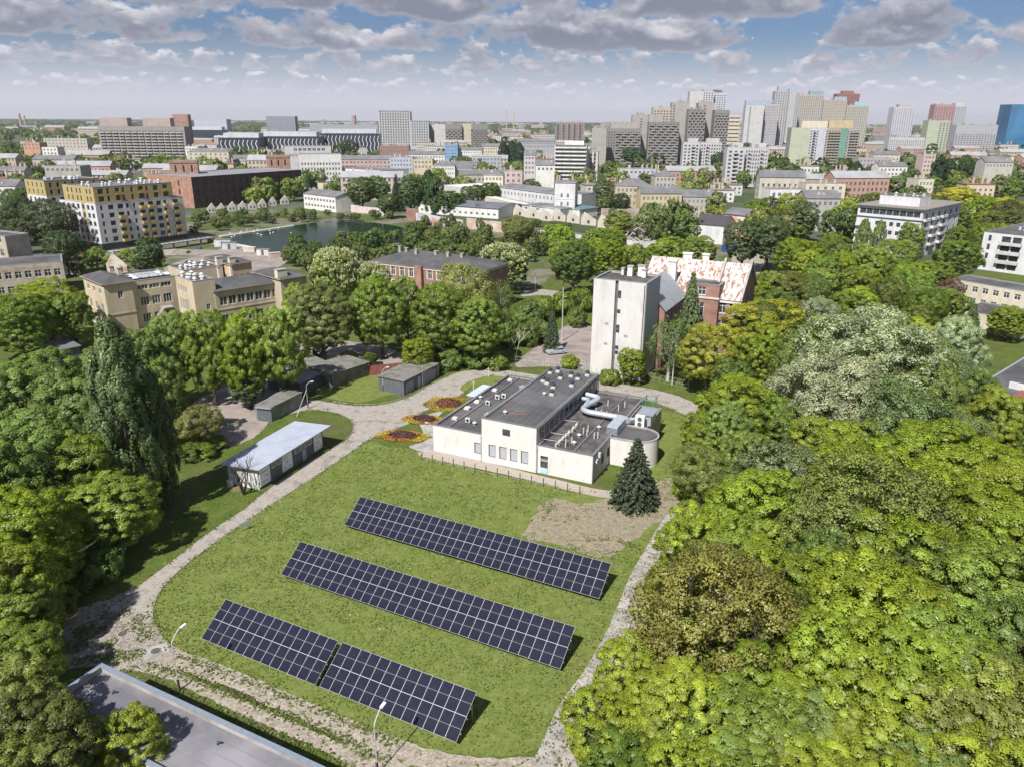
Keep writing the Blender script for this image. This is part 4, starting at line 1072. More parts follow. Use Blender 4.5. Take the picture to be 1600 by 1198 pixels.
# lombardy poplar: plumes pressed to the stem
def poplar_pos(seed, Rx, Hc, n):
    rs = np.random.RandomState(seed); out = []
    for _ in range(n):
        z = Hc * rs.rand() ** .85; t = z / Hc; r = Rx * min(1, (1 - t) * 3.2 + .04) ** .6 * min(1, .5 + t * 1.6) * (.82 + .18 * rs.rand()); a = rs.rand() * 6.283
        r *= 1 + .22 * math.sin(a * 5 + z * .5)
        out.append((np.array([math.cos(a) * r, math.sin(a) * r, z]), unit(np.array([math.cos(a), math.sin(a), .5]))))
    return out
proto('poplar', shift(crown_mesh('crown', 81, per=110, leaf=.29, cr=.6, vert=1.9, pos=poplar_pos(81, 3.0, 17, 330), jitter=.8), 1.2), trunk_mesh('trunk', 81, 1.5, 16, 1.6, n=8, up=2.2), 1.2, 17, 3.0, 'poplar_tree', 'tree')
proto('birch', shift(crown_mesh('crown', 91, 3.0, 10, 8, 170, 40, .2, .6, jitter=1.1, droop=1.1), 2.6), trunk_mesh('trunk', 91, 2.6, 10, 3, r0=.2, n=9, bark=M_BIRCH, up=1.0), 2.6, 10, 3.0, 'birch_tree', 'tree')
def conifer_mesh(name, seed, Rr, Hc, tiers, per, leaf, gap=.25):
    rs = np.random.RandomState(seed); C, Nn = [], []
    for i in range(tiers):
        t = i / tiers; z = Hc * (.04 + .96 * t) ; r = Rr * (1 - t) ** .85 + .12
        nb = max(6, int(15 * (1 - t)) + 5)
        for b in range(nb):
            a = b * 6.283 / nb + i * 1.7 + rs.rand() * .3; L = r * (.82 + .3 * rs.rand())
            k = int(per * (.35 + L / Rr))
            s = rs.rand(k) ** .6; side = (rs.rand(k) - .5) * .62 * L * (1.08 - s) 
            x = s * L; zz = z - .28 * x + .10 * x * s + (rs.rand(k) - .5) * .22
            d = np.stack([np.cos(a) * x - np.sin(a) * side, np.sin(a) * x + np.cos(a) * side, zz], 1)
            C.append(d); Nn.append(unit(rs.normal(size=(k, 3)) * .55 + np.array([math.cos(a) * .35, math.sin(a) * .35, .8])))
    C = np.concatenate(C); Nn = np.concatenate(Nn)
    V = quads(C, Nn, leaf * (.6 + .8 * rs.rand(len(C))), rs, .4)
    return leaf_mesh_from(name, V, [M_NEEDLE], np.clip(.5 + .25 * rs.normal(size=len(C)), 0, 1))
tm = MB(); tm.tube([(0, 0, 0), (0, 0, 9.3)], [.22, .03], M_BARK, n=7); tmm = tm.mesh('trunk')
proto('spruce', shift(conifer_mesh('crown', 3, 3.1, 9.2, 26, 70, .30), .25), tmm, .25, 9.2, 3.1, 'spruce_tree', 'tree')
proto('pine', shift(conifer_mesh('crown', 4, 2.6, 9.2, 17, 40, .34), .25), tmm, .25, 9.2, 2.6, 'spruce_tree', 'tree')
proto('shrub', crown_mesh('crown', 101, 2.2, 2.6, 7, 110, 80, .2, .5), None, 0, 2.6, 2.2, 'bush', 'bush')
# the same kinds, coarser, for beyond the pond
proto('far_round', shift(crown_mesh('crown', 111, 5.0, 9.5, 8, 90, 34, .75, 1.15, jitter=.8), 1.5), None, 1.5, 9.5, 5.0, 'broadleaf_tree', 'tree')
proto('far_round2', shift(crown_mesh('crown', 112, 5.6, 8.5, 9, 90, 34, .75, 1.2, jitter=.8), 1.2), None, 1.2, 8.5, 5.6, 'broadleaf_tree', 'tree')
proto('far_poplar', shift(crown_mesh('crown', 113, per=30, leaf=.75, cr=.85, vert=1.7, pos=poplar_pos(9, 2.6, 16, 80)), .8), None, .8, 16, 2.6, 'poplar_tree', 'tree')

measure()
TREES = []
def tree(kind, top, h, width, col, label, group=None, rz=None, name=None, pos=None, small=False):
    """top = pixel of the crown's top, h metres tall, width metres across"""
    K = KIND[kind]
    p = Vector((*pos, 0)) if pos is not None else W(top[0], top[1], h)
    if pos is None: p = p + Vector((p.x, p.y, 0)).normalized() * (width * .04)
    rz = random.uniform(0, 6.28) if rz is None else rz
    s = (width / 2 / K['R'], width / 2 / K['R'], h / K['H'])
    rgb = (col[0] * 1.3, col[1] * 1.3, col[2] * 1.3, 1)
    if small or K['t'] is None:
        o = link(name or K['nm'], K['c'], None, (p.x, p.y, 0), rz); o.scale = s; o.color = rgb
        tag(o, label, K['cat'], group); return o
    r_ = thing(name or K['nm'], label, K['cat'], (p.x, p.y, 0), rz, group); r_.scale = s
    c = link('crown', K['c'], r_); c.color = rgb
    link('trunk', K['t'], r_)
    TREES.append((p.x, p.y, width / 2))
    return r_
YG = (.238, .288, .034); BG = (.20, .255, .048); MG = (.168, .222, .058); DG = (.12, .16, .068); OL = (.22, .245, .065); OB = (.245, .235, .062); SG = (.36, .385, .25); GD = (.32, .31, .045)
def j(c, a=.12, rnd=random.Random(5)):
    f = 1 + rnd.uniform(-a, a); g = 1 + rnd.uniform(-a, a) * .4
    return (c[0] * f * g, c[1] * f, c[2] * f)
# ------------------------------------------------------------------ buildings of the middle distance
FOOT = []
def foot(A, az, L, D): FOOT.append((A[0], A[1], math.cos(az), math.sin(az), L, D))
def free(x, y, r):
    for (ax, ay, c, s, L, D) in FOOT:
        dx, dy = x - ax, y - ay; u = dx * c + dy * s; v = -dx * s + dy * c
        if -r < u < L + r and -r < v < D + r: return False
    return True
foot((BX, BY), BA, 31, 26); foot((g0.x, g0.y), azs, Ls, 5)
def place(name, label, cat, A, B, h, C=None, depth=12, azd=None, **k):
    p, az, L, D = from_px(A, B, h, C, depth, azd); foot(p, az, L, D)
    wins = k.pop('wins', None)
    w = wins(L, D) if callable(wins) else wins
    z = k.pop('zones', None); z = z(L, D) if callable(z) else z
    r_ = building(name, label, cat, p, az, L, D, h, k.pop('wall'), wins=w, zones=z, **k)
    return r_, L, D
def placey(name, label, cat, u0, u1, vt, y, azd, D, **k):
    p, az, L, h = from_y(u0, u1, vt, y, azd); foot(p, az, L, D)
    wins = k.pop('wins', None); w = wins(L, D, h) if callable(wins) else wins
    z = k.pop('zones', None); z = z(L, D, h) if callable(z) else z
    r_ = building(name, label, cat, p, az, L, D, h, k.pop('wall'), wins=w, zones=z, **k)
    return r_, L, D, h
def belt(r_, L, D, z, m, t=.25, hh=.3, e=.12):
    mb = MB(); mb.box(-e, L + e, -e, 0, z, z + hh, m); mb.box(-e, 0, 0, D, z, z + hh, m); mb.box(L, L + e, 0, D, z, z + hh, m); mb.obj('string_course', r_)
def chim(r_, pts, z, m, hh=1.6, w=.8, d=.6):
    for (x, y) in pts:
        mb = MB(); mb.box(x, x + w, y, y + d, z, z + hh, m); mb.box(x - .1, x + w + .1, y - .1, y + d + .1, z + hh, z + hh + .15, M_CONC); mb.obj('chimney', r_)
BEIGE = plaster((.56, .47, .34)); BEIGE2 = plaster((.47, .40, .31)); CREAM = plaster((.64, .58, .46)); LGREY = plaster((.52, .51, .50)); OFFW = plaster((.72, .70, .66)); YEL = plaster((.58, .43, .17)); PINKG = plaster((.52, .38, .34))

# --- beige clinic at the left, several stepped blocks
def cl_w(L, D):
    n = max(2, int(L / 3.4)); return dict(F=grid(n, 3, 1.3, 1.9, 1.1, 3.5, .6, L - .6), L=grid(3, 3, 1.3, 1.8, 1.1, 3.6, .8, D - .8))
rt_, L, D = place('clinic', 'leftmost beige block of the old clinic with plain walls and a dark roof', 'building', (159, 453), (203, 447), 11.6, C=(121, 441), azd=46, wall=BEIGE, top='hip', rh=1.3, over=.5, indiv=True, wins=lambda L, D: dict(F=[(L * .45, L * .45 + 1.1, 7.9, 9.6)], L=grid(3, 2, 1.5, 2.0, .9, 3.7, 1, D - 1) + grid(3, 1, 1.6, 1.2, 8.9, 3, 1, D - 1)))
belt(rt_, L, D, 4.2, BEIGE2); chim(rt_, [(L * .8, D * .7), (L * .9, D * .45)], 12, CREAM)
rt_, L, D = place('clinic', 'beige middle block of the clinic with white solar plates and vents on its flat roof', 'building', (203, 448), (271, 441), 11.2, depth=12, azd=44, wall=BEIGE, parapet=.25, indiv=True, wins=lambda L, D: dict(F=grid(3, 1, 2.4, 1.1, 9.0, 3, 1, L - 1) + grid(3, 2, 1.9, 2.1, 1.2, 4.0, 1, L - 1)), style='triple')
for k in range(13):
    mb = MB(); M_ = Matrix.Translation((1.2 + (k % 7) * (L - 2.5) / 7, 2.2 + (k // 7) * 3, 11.1)) @ Matrix.Rotation(R(14), 4, 'X'); mb.box(0, 2.1, 0, 1.6, .15, .24, plaster((.66, .68, .72)), M_); mb.obj('roof_plate', rt_)
mb = MB()
mb.tube([(2.0, -1.2, 0), (5.6, -1.2, 4.3)], .12, M_CONC, n=4); mb.tube([(2.0, -2.2, 0), (5.6, -2.2, 4.3)], .12, M_CONC, n=4)
for k in range(14): mb.box(2.0 + k * .26, 2.3 + k * .26, -2.2, -1.2, k * .31, k * .31 + .1, M_CONC)
mb.box(5.6, 8.0, -2.3, -.05, 4.2, 4.4, M_CONC); mb.obj('outside_stair', rt_)
rt_, L, D = place('clinic', 'projecting light beige wing of the clinic with narrow windows in its sunlit gable', 'building', (298, 447), (333, 443), 12.2, C=(270, 438), azd=45, wall=BEIGE, parapet=.25, indiv=True, wins=lambda L, D: dict(F=[(L * .5, L * .5 + .9, 5.2, 6.6)], L=grid(4, 1, .8, 1.5, 8.9, 3, 3.5, D - 1) + grid(4, 1, .9, 2.6, 4.6, 3, 3.5, D - 1) + grid(4, 1, .9, 2.2, .9, 3, 3.5, D - 1)))
fans(rt_, 1, L - 1, 1, D - 1, 11.95, 10, 3)
rt_, L, D = place('clinic', 'long two storey wing of the clinic with paired white windows under a low grey roof', 'building', (333, 461), (438, 444), 9.4, depth=12, azd=45, wall=BEIGE2, top='hip', rh=1.6, over=.5, roof=M_BITUM, indiv=True, wins=lambda L, D: dict(F=grid(7, 2, 1.8, 2.1, 1.3, 4.4, .8, L - .8)))
belt(rt_, L, D, 4.6, BEIGE); chim(rt_, [(L * .3, 8.5), (L * .48, 8.5)], 10.4, plaster((.72, .70, .66)), 2.6, .5, .5)
rt_, L, D = place('clinic', 'right end block of the clinic with dark hipped roof and a clustered cream chimney', 'building', (436, 441), (476, 430), 10.6, depth=13, azd=47, wall=BEIGE2, top='hip', rh=1.2, over=.5, indiv=True, wins=lambda L, D: dict(F=grid(3, 2, 1.3, 2.1, 1.4, 4.4, .4, L - .4)))
chim(rt_, [(-.3, .6)], 10.2, CREAM, 2.4, 2.6, 1.4)
rt_, L, D = place('clinic', 'dark roofed rear block of the clinic with orange ochre walls and tall chimneys', 'building', (356, 419), (390, 414), 12.4, C=(312, 409), wall=plaster((.56, .42, .26)), top='hip', rh=.8, over=.4, indiv=True, wins=lambda L, D: dict(F=grid(3, 1, .9, .9, 8.6, 3, .5, L - .5), L=grid(4, 1, 1.1, 1.3, 8.2, 3, 1, D - 1)))
chim(rt_, [(.2, .2), (-1.8, 3)], 12, CREAM, 1.9, 1.6, .9)
rt_, L, D = place('clinic', 'small roof terrace block of the clinic crowded with white vents', 'building', (283, 430), (345, 421), 11.8, depth=9, wall=BEIGE, parapet=.3, wins={})
fans(rt_, .8, L - 1, .8, D - 1, 11.5, 14, 9)

# --- derelict beige mill wings at the far left edge
RUIN = mat('derelict_render', (.46, .41, .33), (.34, .29, .24), scale=.5, detail=9, c3=(.30, .17, .12), scale3=.35, lo3=.55, hi3=.68, rough=.95)
RUINW = mat('bleached_ruin_wall', (.55, .50, .44), (.40, .35, .29), scale=.4, detail=9, c3=(.30, .16, .11), scale3=.3, lo3=.5, hi3=.62, rough=.95)
M_VOID = mat('opening_shade_fill', (.03, .03, .03), rough=.9)  # near black fill painted for the shade inside empty openings
rt_, L, D = place('ruined_mill', 'derelict two storey beige building with broken windows at the left edge', 'building', (-20, 428), (95, 418), 9, depth=14, wall=RUIN, parapet=.3, indiv=True, wins=lambda L, D: dict(F=grid(7, 2, 1.6, 1.9, 1.3, 3.9, .5, L - .5)), style='cross', glass=M_VOID)
rt_, L, D = place('ruined_mill', 'taller derelict beige block cut by the left edge of the picture', 'building', (-60, 374), (4, 380), 15, depth=7, wall=RUIN, parapet=.3, indiv=True, wins=lambda L, D: dict(F=grid(4, 4, 1.6, 1.9, 1.3, 3.9, .5, L - .5)), style='cross', glass=M_VOID)
def ruin_gable(label, A, B, h, th=.6, pk=.5, name='ruined_wall', base=.45, holes=2, m=RUINW):
    a, b = W(A[0], A[1]), W(B[0], B[1]); az_ = math.atan2(b.y - a.y, b.x - a.x); L = (b - a).length
    t = thing(name, label, 'ruin', (a.x, a.y, 0), az_)
    prof = [(0, 0), (L, 0), (L, h * base), (L * pk, h), (0, h * base)]
    mb = MB(); mb.face([(x, 0, z) for x, z in prof], m); mb.face([(x, th, z) for x, z in prof], m)
    for i in range(len(prof)):
        p, q = prof[i], prof[(i + 1) % len(prof)]; mb.face([(p[0], 0, p[1]), (q[0], 0, q[1]), (q[0], th, q[1]), (p[0], th, p[1])], m)
    mb.obj('wall', t)
    for k in range(holes):
        x = L * (k + .7) / (holes + .4); q = MB(); q.box(x - L * .07, x + L * .07, -.03, .04, h * .15, h * .38, M_VOID); q.obj('opening', t)
    return t
ruin_gable('pale crumbling gable of the ruin half hidden by trees at the left', (76, 432), (121, 440), 8, pk=.3)
ruin_gable('lone grey gable wall with a round topped hole above the clinic roof', (166, 436), (198, 438), 6.5, pk=.35)

# --- white and yellow apartment block
WHT = plaster((.64, .635, .64)); DKB = mat('anthracite_ground_floor', (.06, .065, .075), (.045, .05, .055), scale=1, rough=.6)
OCH = mat('ochre_cladding', (.46, .36, .17), (.38, .29, .13), scale=1.2, stretch=(3, 3, .3), rough=.7)
OCB = mat('ochre_balcony', (.52, .38, .13), rough=.6)
pA, azA, LA, DA = from_px((140, 302), (265, 292), 23.0, C=(106, 300))
q = W(283, 316, 17.0); LW = (q - W(140, 329, 17.0)).length; DA = 26
foot(pA, azA, LW, DA)
ap = thing('apartment_block', 'white and ochre apartment block with ochre balconies and a dark ground floor', 'building', (pA[0], pA[1], 0), azA)
def apw(L, D):
    f = []
    cols = [(1.6, .9), (4.6, 2.0), (8.2, 2.2), (11.4, 1.0), (14.2, .9), (16.8, 2.0), (20.2, 2.0), (23.6, 2.0), (26.6, 1.2), (30.6, 2.2)]
    for (x, w) in cols:
        for jx in range(5):
            if x + w < L - .5: f.append((x, x + w, 2.6 + jx * 2.9 + .5, 2.6 + jx * 2.9 + 2.2))
    l = []
    for jx in range(5):
        for y in (1.5, 4.5, 8.0, 11.5, 15, 18.5, 22): l.append((y, y + 1.7, 3.1 + jx * 2.9, 4.8 + jx * 2.9))
    return dict(F=f, L=l, R=grid(4, 5, 1.4, 1.5, 3.1, 2.9, 1, D - 1))
building('', '', '', (0, 0), 0, LW, DA, 17.2, WHT, M_ROOFFAR, apw(LW, DA), indiv=True, parapet=.3, parent=ap, frame=M_FRAMED, style='double', zones=dict(F=[(-1, 99, -1, 2.6, DKB)], L=[(-1, 99, -1, 2.6, DKB), (7.6, 9.9, 2.6, 17.2, OCH)], R=[(-1, 99, -1, 2.6, DKB)]), roofname='terrace')
building('', '', '', (.25, .25), 0, LA - .5, DA - 4, 23.0, OCH, M_ROOFFAR, dict(F=[(a, b, z, z + 1.9) for (a, b) in ((1.5, 3.6), (4.8, 5.8), (8, 9.6), (10.6, 11.5), (14, 14.9), (17, 19), (20, 20.9), (23, 25), (27, 29), (30.0, 31.6)) if b < LA - 1 for z in (17.7, 20.4)], L=[(y, y + .9, z, z + 1.8) for y in (2, 4.4, 9, 11.5, 15, 18) for z in (17.7, 20.4)]), indiv=True, parapet=.3, parent=ap, frame=M_FRAMED, z0=17.22, style='double')
fans(ap, 1, LA - 2, 2, DA - 6, 22.7, 26, 5, plaster((.7, .7, .72)))
for (x, w) in ((8.1, 2.6), (16.6, 2.4), (20.0, 2.4), (26.4, 1.6), (30.2, 3.2)):
    for jx in range(5):
        if jx < 4 or x > 10:
            mb = MB(); z = 2.6 + jx * 2.9; mb.box(x, x + w, -1.2, -.01, z, z + .15, OCB); mb.box(x, x + w, -1.24, -1.16, z + .15, z + 1.1, OCB); mb.box(x, x + .05, -1.16, -.02, z + .15, z + 1.1, OCB); mb.box(x + w - .05, x + w, -1.16, -.02, z + .15, z + 1.1, OCB); mb.obj('balcony', ap)
for (x, w) in ((8.1, 2.3), (17, 2.2), (27, 2.2)):
    mb = MB(); z = 20.0; mb.box(x, x + w, -.7, .2, z, z + .12, OCB); mb.box(x, x + w, -.74, -.68, z + .12, z + 1.0, OCB); mb.obj('balcony', ap)
def ap2w(L, D): return dict(F=grid(max(3, int(L / 3.4)), 5, 1.7, 1.7, 3.1, 2.9, .8, L - .8) + grid(max(3, int(L / 3.0)), 2, 1.1, 1.8, 17.7, 2.7, .8, L - .8), L=grid(4, 5, 1.5, 1.6, 3.1, 2.9, .8, D - .8) + grid(4, 2, .9, 1.8, 17.7, 2.7, .8, D - .8))
rt_, L, D = place('apartment_block', 'rear wing of the white and ochre apartments, partly behind tall trees', 'building', (64, 293), (150, 287), 23.0, C=(37, 290), wall=WHT, wins=ap2w, indiv=True, frame=M_FRAMED, parapet=.3, zones=lambda L, D: dict(F=[(-1, 199, 17, 30, OCH), (-1, 199, -1, 2.6, DKB)], L=[(-1, 99, 17, 30, OCH)]))
fans(rt_, 1, L - 2, 1, D - 1, 22.7, 12, 6, plaster((.7, .7, .72)))
# raised deck with fence at its foot
t = thing('deck', 'raised concrete deck with a railing running along the foot of the apartment block', 'deck')
a, b = W(176, 412), W(333, 386); az_ = math.atan2(b.y - a.y, b.x - a.x); L = (b - a).length; t.location = (a.x, a.y, 0); t.rotation_euler = (0, 0, az_)
mb = MB(); mb.box(0, L, 0, 3.5, 1.9, 2.3, M_CONC); mb.obj('slab', t)
for k in range(int(L / 6) + 1):
    mb = MB(); mb.box(k * 6, k * 6 + .5, .2, .8, 0, 1.9, M_CONC); mb.obj('pillar', t)
for z in (2.7, 3.2):
    mb = MB(); mb.box(0, L, -.05, .02, z, z + .12, M_ROOFFAR); mb.obj('rail', t)
for k in range(int(L / 2) + 1):
    mb = MB(); mb.box(k * 2, k * 2 + .12, -.06, .05, 2.3, 3.3, M_ROOFFAR); mb.obj('railing_post', t)
t = thing('fence', 'rusty orange sheet fence left below the apartment block', 'fence', tuple(W(117, 402)), R(-52))
for k in range(8): mb = MB(); mb.box(k * 2.0, k * 2.0 + 1.94, 0, .08, 0, 2.0, mat('rusty_sheet', (.34, .16, .07), (.26, .11, .05), scale=3)); mb.obj('panel', t)

# --- the old brick mill
def mill_w(L, D): return dict(F=grid(16, 3, 2.0, 3.0, 2.2, 4.7, 1, L - 1), L=grid(2, 3, 1.6, 2.6, 2.4, 4.7, 3, D - 3))
rt_, L, D = place('brick_mill', 'long dark brown brick mill with blind windows and an orange brick gable, behind the pond', 'building', (294, 284), (466, 270), 16.6, C=(268, 277), wall=M_BRICKSHADE, wins=mill_w, indiv=True, frame=M_BRICKSHADE, glass=mat('bricked_up_window', (.07, .04, .035), (.10, .06, .05), scale=.4), style='cross', roof=mat('mill_roof_grey', (.26, .26, .28), (.2, .2, .22), scale=.1), parapet=.3, walls=dict(L=M_BRICKORANGE), dep=.25)
for (u0, u1, vt, y, lab) in ((259, 303, 259, 445, 'orange brick stair tower at the near end of the old mill'), (411, 448, 249, 505, 'orange brick stair tower at the far end of the old mill')):
    rr_, L2, D2, h2 = placey('brick_tower', lab, 'tower', u0, u1, vt, y, 18, 11, wall=M_BRICKORANGE, roof=M_ROOFFAR, wins=lambda L, D, h: dict(F=grid(3, 1, 1.2, 4.0, h - 6.5, 3, 1, L - 1)), parapet=.4, glass=M_VOID, style='plain', indiv=True)
    belt(rr_, L2, D2, h2 - 1.2, M_BRICKORANGE, e=.3, hh=.5)
# row of small roofless white gables before the mill
for k, (u, v) in enumerate([(326, 340), (341, 340), (358, 337), (374, 336), (390, 334), (405, 331), (421, 328), (440, 325)]):
    ruin_gable('small whitewashed saw tooth gable, number %s of the row before the dark mill' % ['one', 'two', 'three', 'four', 'five', 'six', 'seven', 'eight'][k] if False else ['whitewashed saw tooth gable nearest the apartment block, below the dark mill', 'second whitewashed saw tooth gable from the apartment block', 'third whitewashed saw tooth gable from the apartment block', 'fourth whitewashed saw tooth gable, below the middle of the mill', 'fifth whitewashed saw tooth gable, below the middle of the mill', 'third whitewashed saw tooth gable from the right end of the row', 'second whitewashed saw tooth gable from the right end of the row', 'rightmost whitewashed saw tooth gable before the mill'][k], (u - 5, v), (u + 8, v - 1), 5.2, pk=.65, m=plaster((.60, .56, .52)), holes=2)

# --- low white buildings beyond the pond
def lw(n, m=1, w=1.4, hh=1.4, z0=1.3, fh=3.2): return lambda L, D: dict(F=grid(n, m, w, hh, z0, fh, .6, L - .6))
place('workshop', 'long low white workshop with a band of small square windows beyond the pond', 'building', (470, 307), (520, 312), 8, depth=16, wall=OFFW, roof=M_ROOFFAR, wins=lw(10, 2, 1.6, 1.4, 1.6, 3.2), top='gable', rh=2, over=.3)
place('workshop', 'small pale shed at the right end of the white workshop by the pond', 'building', (520, 314), (541, 312), 6.5, depth=10, wall=RUINW, roof=M_ROOFFAR, wins=lw(3), parapet=.3)
place('warehouse', 'blank cream wall of a warehouse left of the trees beyond the pond', 'building', (492, 290), (532, 291), 8, depth=22, wall=plaster((.60, .50, .38)), roof=M_ROOFFAR, wins={}, parapet=.4)
place('warehouse', 'long white windowless warehouse behind the trees beyond the pond', 'building', (507, 266), (590, 270), 11, depth=30, wall=OFFW, roof=M_ROOFFAR, wins={}, parapet=.4)
place('warehouse', 'white warehouse with dark lower roof among the trees, right of the windowless one', 'building', (588, 277), (626, 279), 9, depth=22, wall=OFFW, roof=plaster((.6, .6, .62)), wins={}, parapet=.4)
place('hall', 'low dark roofed hall with pale skylights behind the tall trees', 'building', (598, 291), (665, 292), 6, depth=22, wall=OFFW, roof=M_ROOFFAR, wins=lw(8), top='gable', rh=2)
place('hall', 'long pale walled hall with a broad white roof behind the graffiti wall', 'building', (682, 291), (728, 296), 9, depth=30, wall=plaster((.55, .52, .50)), roof=plaster((.68, .68, .70)), wins={}, parapet=.3)
place('hall', 'very long low hall with slate blue roof and white end walls', 'building', (650, 320), (775, 327), 5.0, depth=26, wall=OFFW, roof=mat('slate_blue_roof', (.12, .125, .15), (.16, .165, .19), scale=.2), wins=lw(14, 1, 1.5, 1.2), top='gable', rh=1.6)
rt_, L, D = place('school', 'long white two storey building with dark roof, left of the square tower', 'building', (771, 292), (862, 302), 9.5, depth=13, wall=WHT, roof=M_ROOFFAR, wins=lw(16, 2, 1.2, 1.9, 1.4, 4.2), indiv=True, frame=M_FRAME, top='hip', rh=2)
rt_, L, D, h = placey('school_tower', 'square white tower rising from the long white building', 'tower', 863, 895, 284, 392, -12, 11, wall=WHT, roof=M_ROOFFAR, wins=lambda L, D, h: dict(F=grid(2, 3, 1.1, 2.0, 1.4, 4.2, 2, L - 2)), indiv=True, top='hip', rh=1.0)
belt(rt_, L, D, 9, WHT)
place('school', 'short white wing right of the square white tower', 'building', (893, 302), (906, 303), 9, depth=14, wall=WHT, roof=M_ROOFFAR, wins=lw(3, 2, 1.2, 1.8, 1.4, 4.0), indiv=True, parapet=.3)
place('school', 'plain white windowless end block of the long white building', 'building', (905, 303), (929, 299), 9.6, depth=14, wall=WHT, roof=M_ROOFFAR, wins={}, parapet=.3)
place('annex', 'low white annex with dark roof before the long white building', 'building', (812, 320), (872, 325), 5.2, depth=15, wall=WHT, roof=M_ROOFFAR, wins=lw(6, 1, 2.2, .9, 3.2), top='hip', rh=.8, indiv=True)
place('annex', 'bare white box at the right of the low dark roofed annex', 'building', (872, 327), (905, 321), 5, depth=12, wall=WHT, roof=OFFW, wins=lw(4, 1), parapet=.3)
place('canopy', 'low pavilion with teal green metal roof beside the white annex', 'building', (902, 326), (930, 322), 4.5, depth=14, wall=OFFW, roof=mat('teal_roof', (.10, .17, .20), (.13, .20, .23), scale=.3), wins={}, top='hip', rh=1.2)
place('boundary_wall', 'long cream wall and lean to roof left of the white annex', 'building', (740, 306), (812, 320), 4.8, depth=8, wall=CREAM, roof=OFFW, wins={}, parapet=.4)
# saw tooth ruins, right
for k, (u, v, w_) in enumerate([(800, 336, 20), (822, 338, 18), (842, 342, 18), (862, 342, 18), (884, 345, 18), (906, 348, 22), (932, 352, 24), (958, 354, 26)]):
    ruin_gable(['leftmost roofless saw tooth gable of the right hand ruins', 'second roofless saw tooth gable from the left of the right hand ruins', 'third roofless saw tooth gable of the right hand ruins', 'fourth roofless saw tooth gable, below the white annex', 'fifth roofless saw tooth gable, below the bare white box', 'sixth roofless saw tooth gable, below the teal pavilion', 'large roofless gable right of the teal pavilion', 'rightmost large roofless gable beside the spoil heap'][k], (u - 2, v + 2), (u + w_, v + 4), 6.0, pk=.2, m=plaster((.55, .50, .43)), holes=1)
def wall_run(label, A, B, h, m, th=.4, name='graffiti_wall', top=None):
    a, b = W(*A), W(*B); L = (b - a).length; t = thing(name, label, 'wall', (a.x, a.y, 0), math.atan2(b.y - a.y, b.x - a.x))
    n = max(2, int(L / 6)); 
    for i in range(n):
        mb = MB(); mb.box(i * L / n, (i + 1) * L / n - .04, 0, th, 0, h * random.uniform(.94, 1.06), m); mb.obj('panel', t)
    return t
GRAF = mat('graffiti_painted_wall', (.58, .53, .54), (.42, .44, .54), scale=.16, detail=9, lo=.47, hi=.53, c3=(.45, .24, .22), scale3=.12, lo3=.52, hi3=.6, stretch=(1, 1, 2))
wall_run('pale pink wall on the far bank of the pond', (545, 335), (600, 340), 3.6, plaster((.62, .52, .50)))
wall_run('low pale blue wall end left of the brick stub wall', (590, 340), (604, 342), 4.5, plaster((.52, .55, .55)))
wall_run('short red brick wall stub between the pond and the graffiti wall', (632, 345), (650, 349), 5.6, M_BRICK, name='brick_wall')
wall_run('long wall covered in pale graffiti beyond the trees of the wasteland', (647, 350), (720, 362), 4.8, GRAF)
wall_run('reddish crumbling brick wall right of the graffiti wall', (726, 358), (800, 366), 4.5, mat('pale_brick_ruin', (.50, .36, .30), (.40, .30, .25), scale=.3, detail=8, c3=(.58, .52, .46), scale3=.2), name='brick_wall')
wall_run('long low wall with graffiti in the middle of the wasteland', (832, 368), (985, 384), 2.6, GRAF)
wall_run('graffiti wall with dark lettering right below the saw tooth ruins', (985, 384), (1045, 386), 2.4, plaster((.5, .5, .49)), name='concrete_wall')
wall_run('roofless brick hall wall across the ruins below the beige flats', (935, 345), (1060, 347), 6.5, mat('pale_brick_ruin2', (.44, .36, .31), (.33, .27, .22), scale=.3, detail=8, c3=(.20, .19, .13), scale3=.15), name='ruined_wall')
# spoil heaps and collapsed roof frames
def heap(label, px, rx, ry, h, m):
    p = W(*px); bm = bmesh.new(); bmesh.ops.create_grid(bm, x_segments=28, y_segments=20, size=1)
    for v in bm.verts:
        r2 = math.hypot(v.co.x, v.co.y); n = mnoise.fractal(Vector((v.co.x * 2, v.co.y * 2, px[0])), 1, 2, 5)
        v.co = Vector((v.co.x * rx, v.co.y * ry, max(-.02, h * max(0, 1 - r2 * .95) + n * h * .16 * (1 if r2 < 1 else 0) - .02)))
    me = bpy.data.meshes.new('spoil_heap'); bm.to_mesh(me); bm.free(); me.materials.append(m)
    tag(link('spoil_heap', me, None, (p.x, p.y, .01), .2), label, 'heap')
M_COAL = mat('dark_spoil', (.10, .085, .08), (.065, .055, .05), scale=.4, detail=9, rough=.95, bump=.1, bscale=2)
M_DEB = mat('grey_debris', (.34, .31, .27), (.16, .145, .12), scale=.5, detail=10, rough=.95, bump=.2, bscale=2)
heap('dark brown spoil heap in the middle of the right hand ruins', (1000, 362), 16, 9, 7, M_COAL)
heap('grey debris heap left of the dark spoil heap', (950, 368), 16, 9, 3.5, M_DEB)
heap('long debris heap right of the dark spoil heap', (1065, 372), 22, 10, 4, M_DEB)
heap('low rubble mound by the path of the wasteland', (720, 390), 14, 6, 1.6, M_DEB)
heap('rubble mound between the deck and the clinic', (270, 402), 16, 6, 1.4, M_DEB)
rnd = random.Random(8)
frm = thing('roof_frame', 'tangle of fallen grey roof trusses right of the dark spoil heap', 'debris')
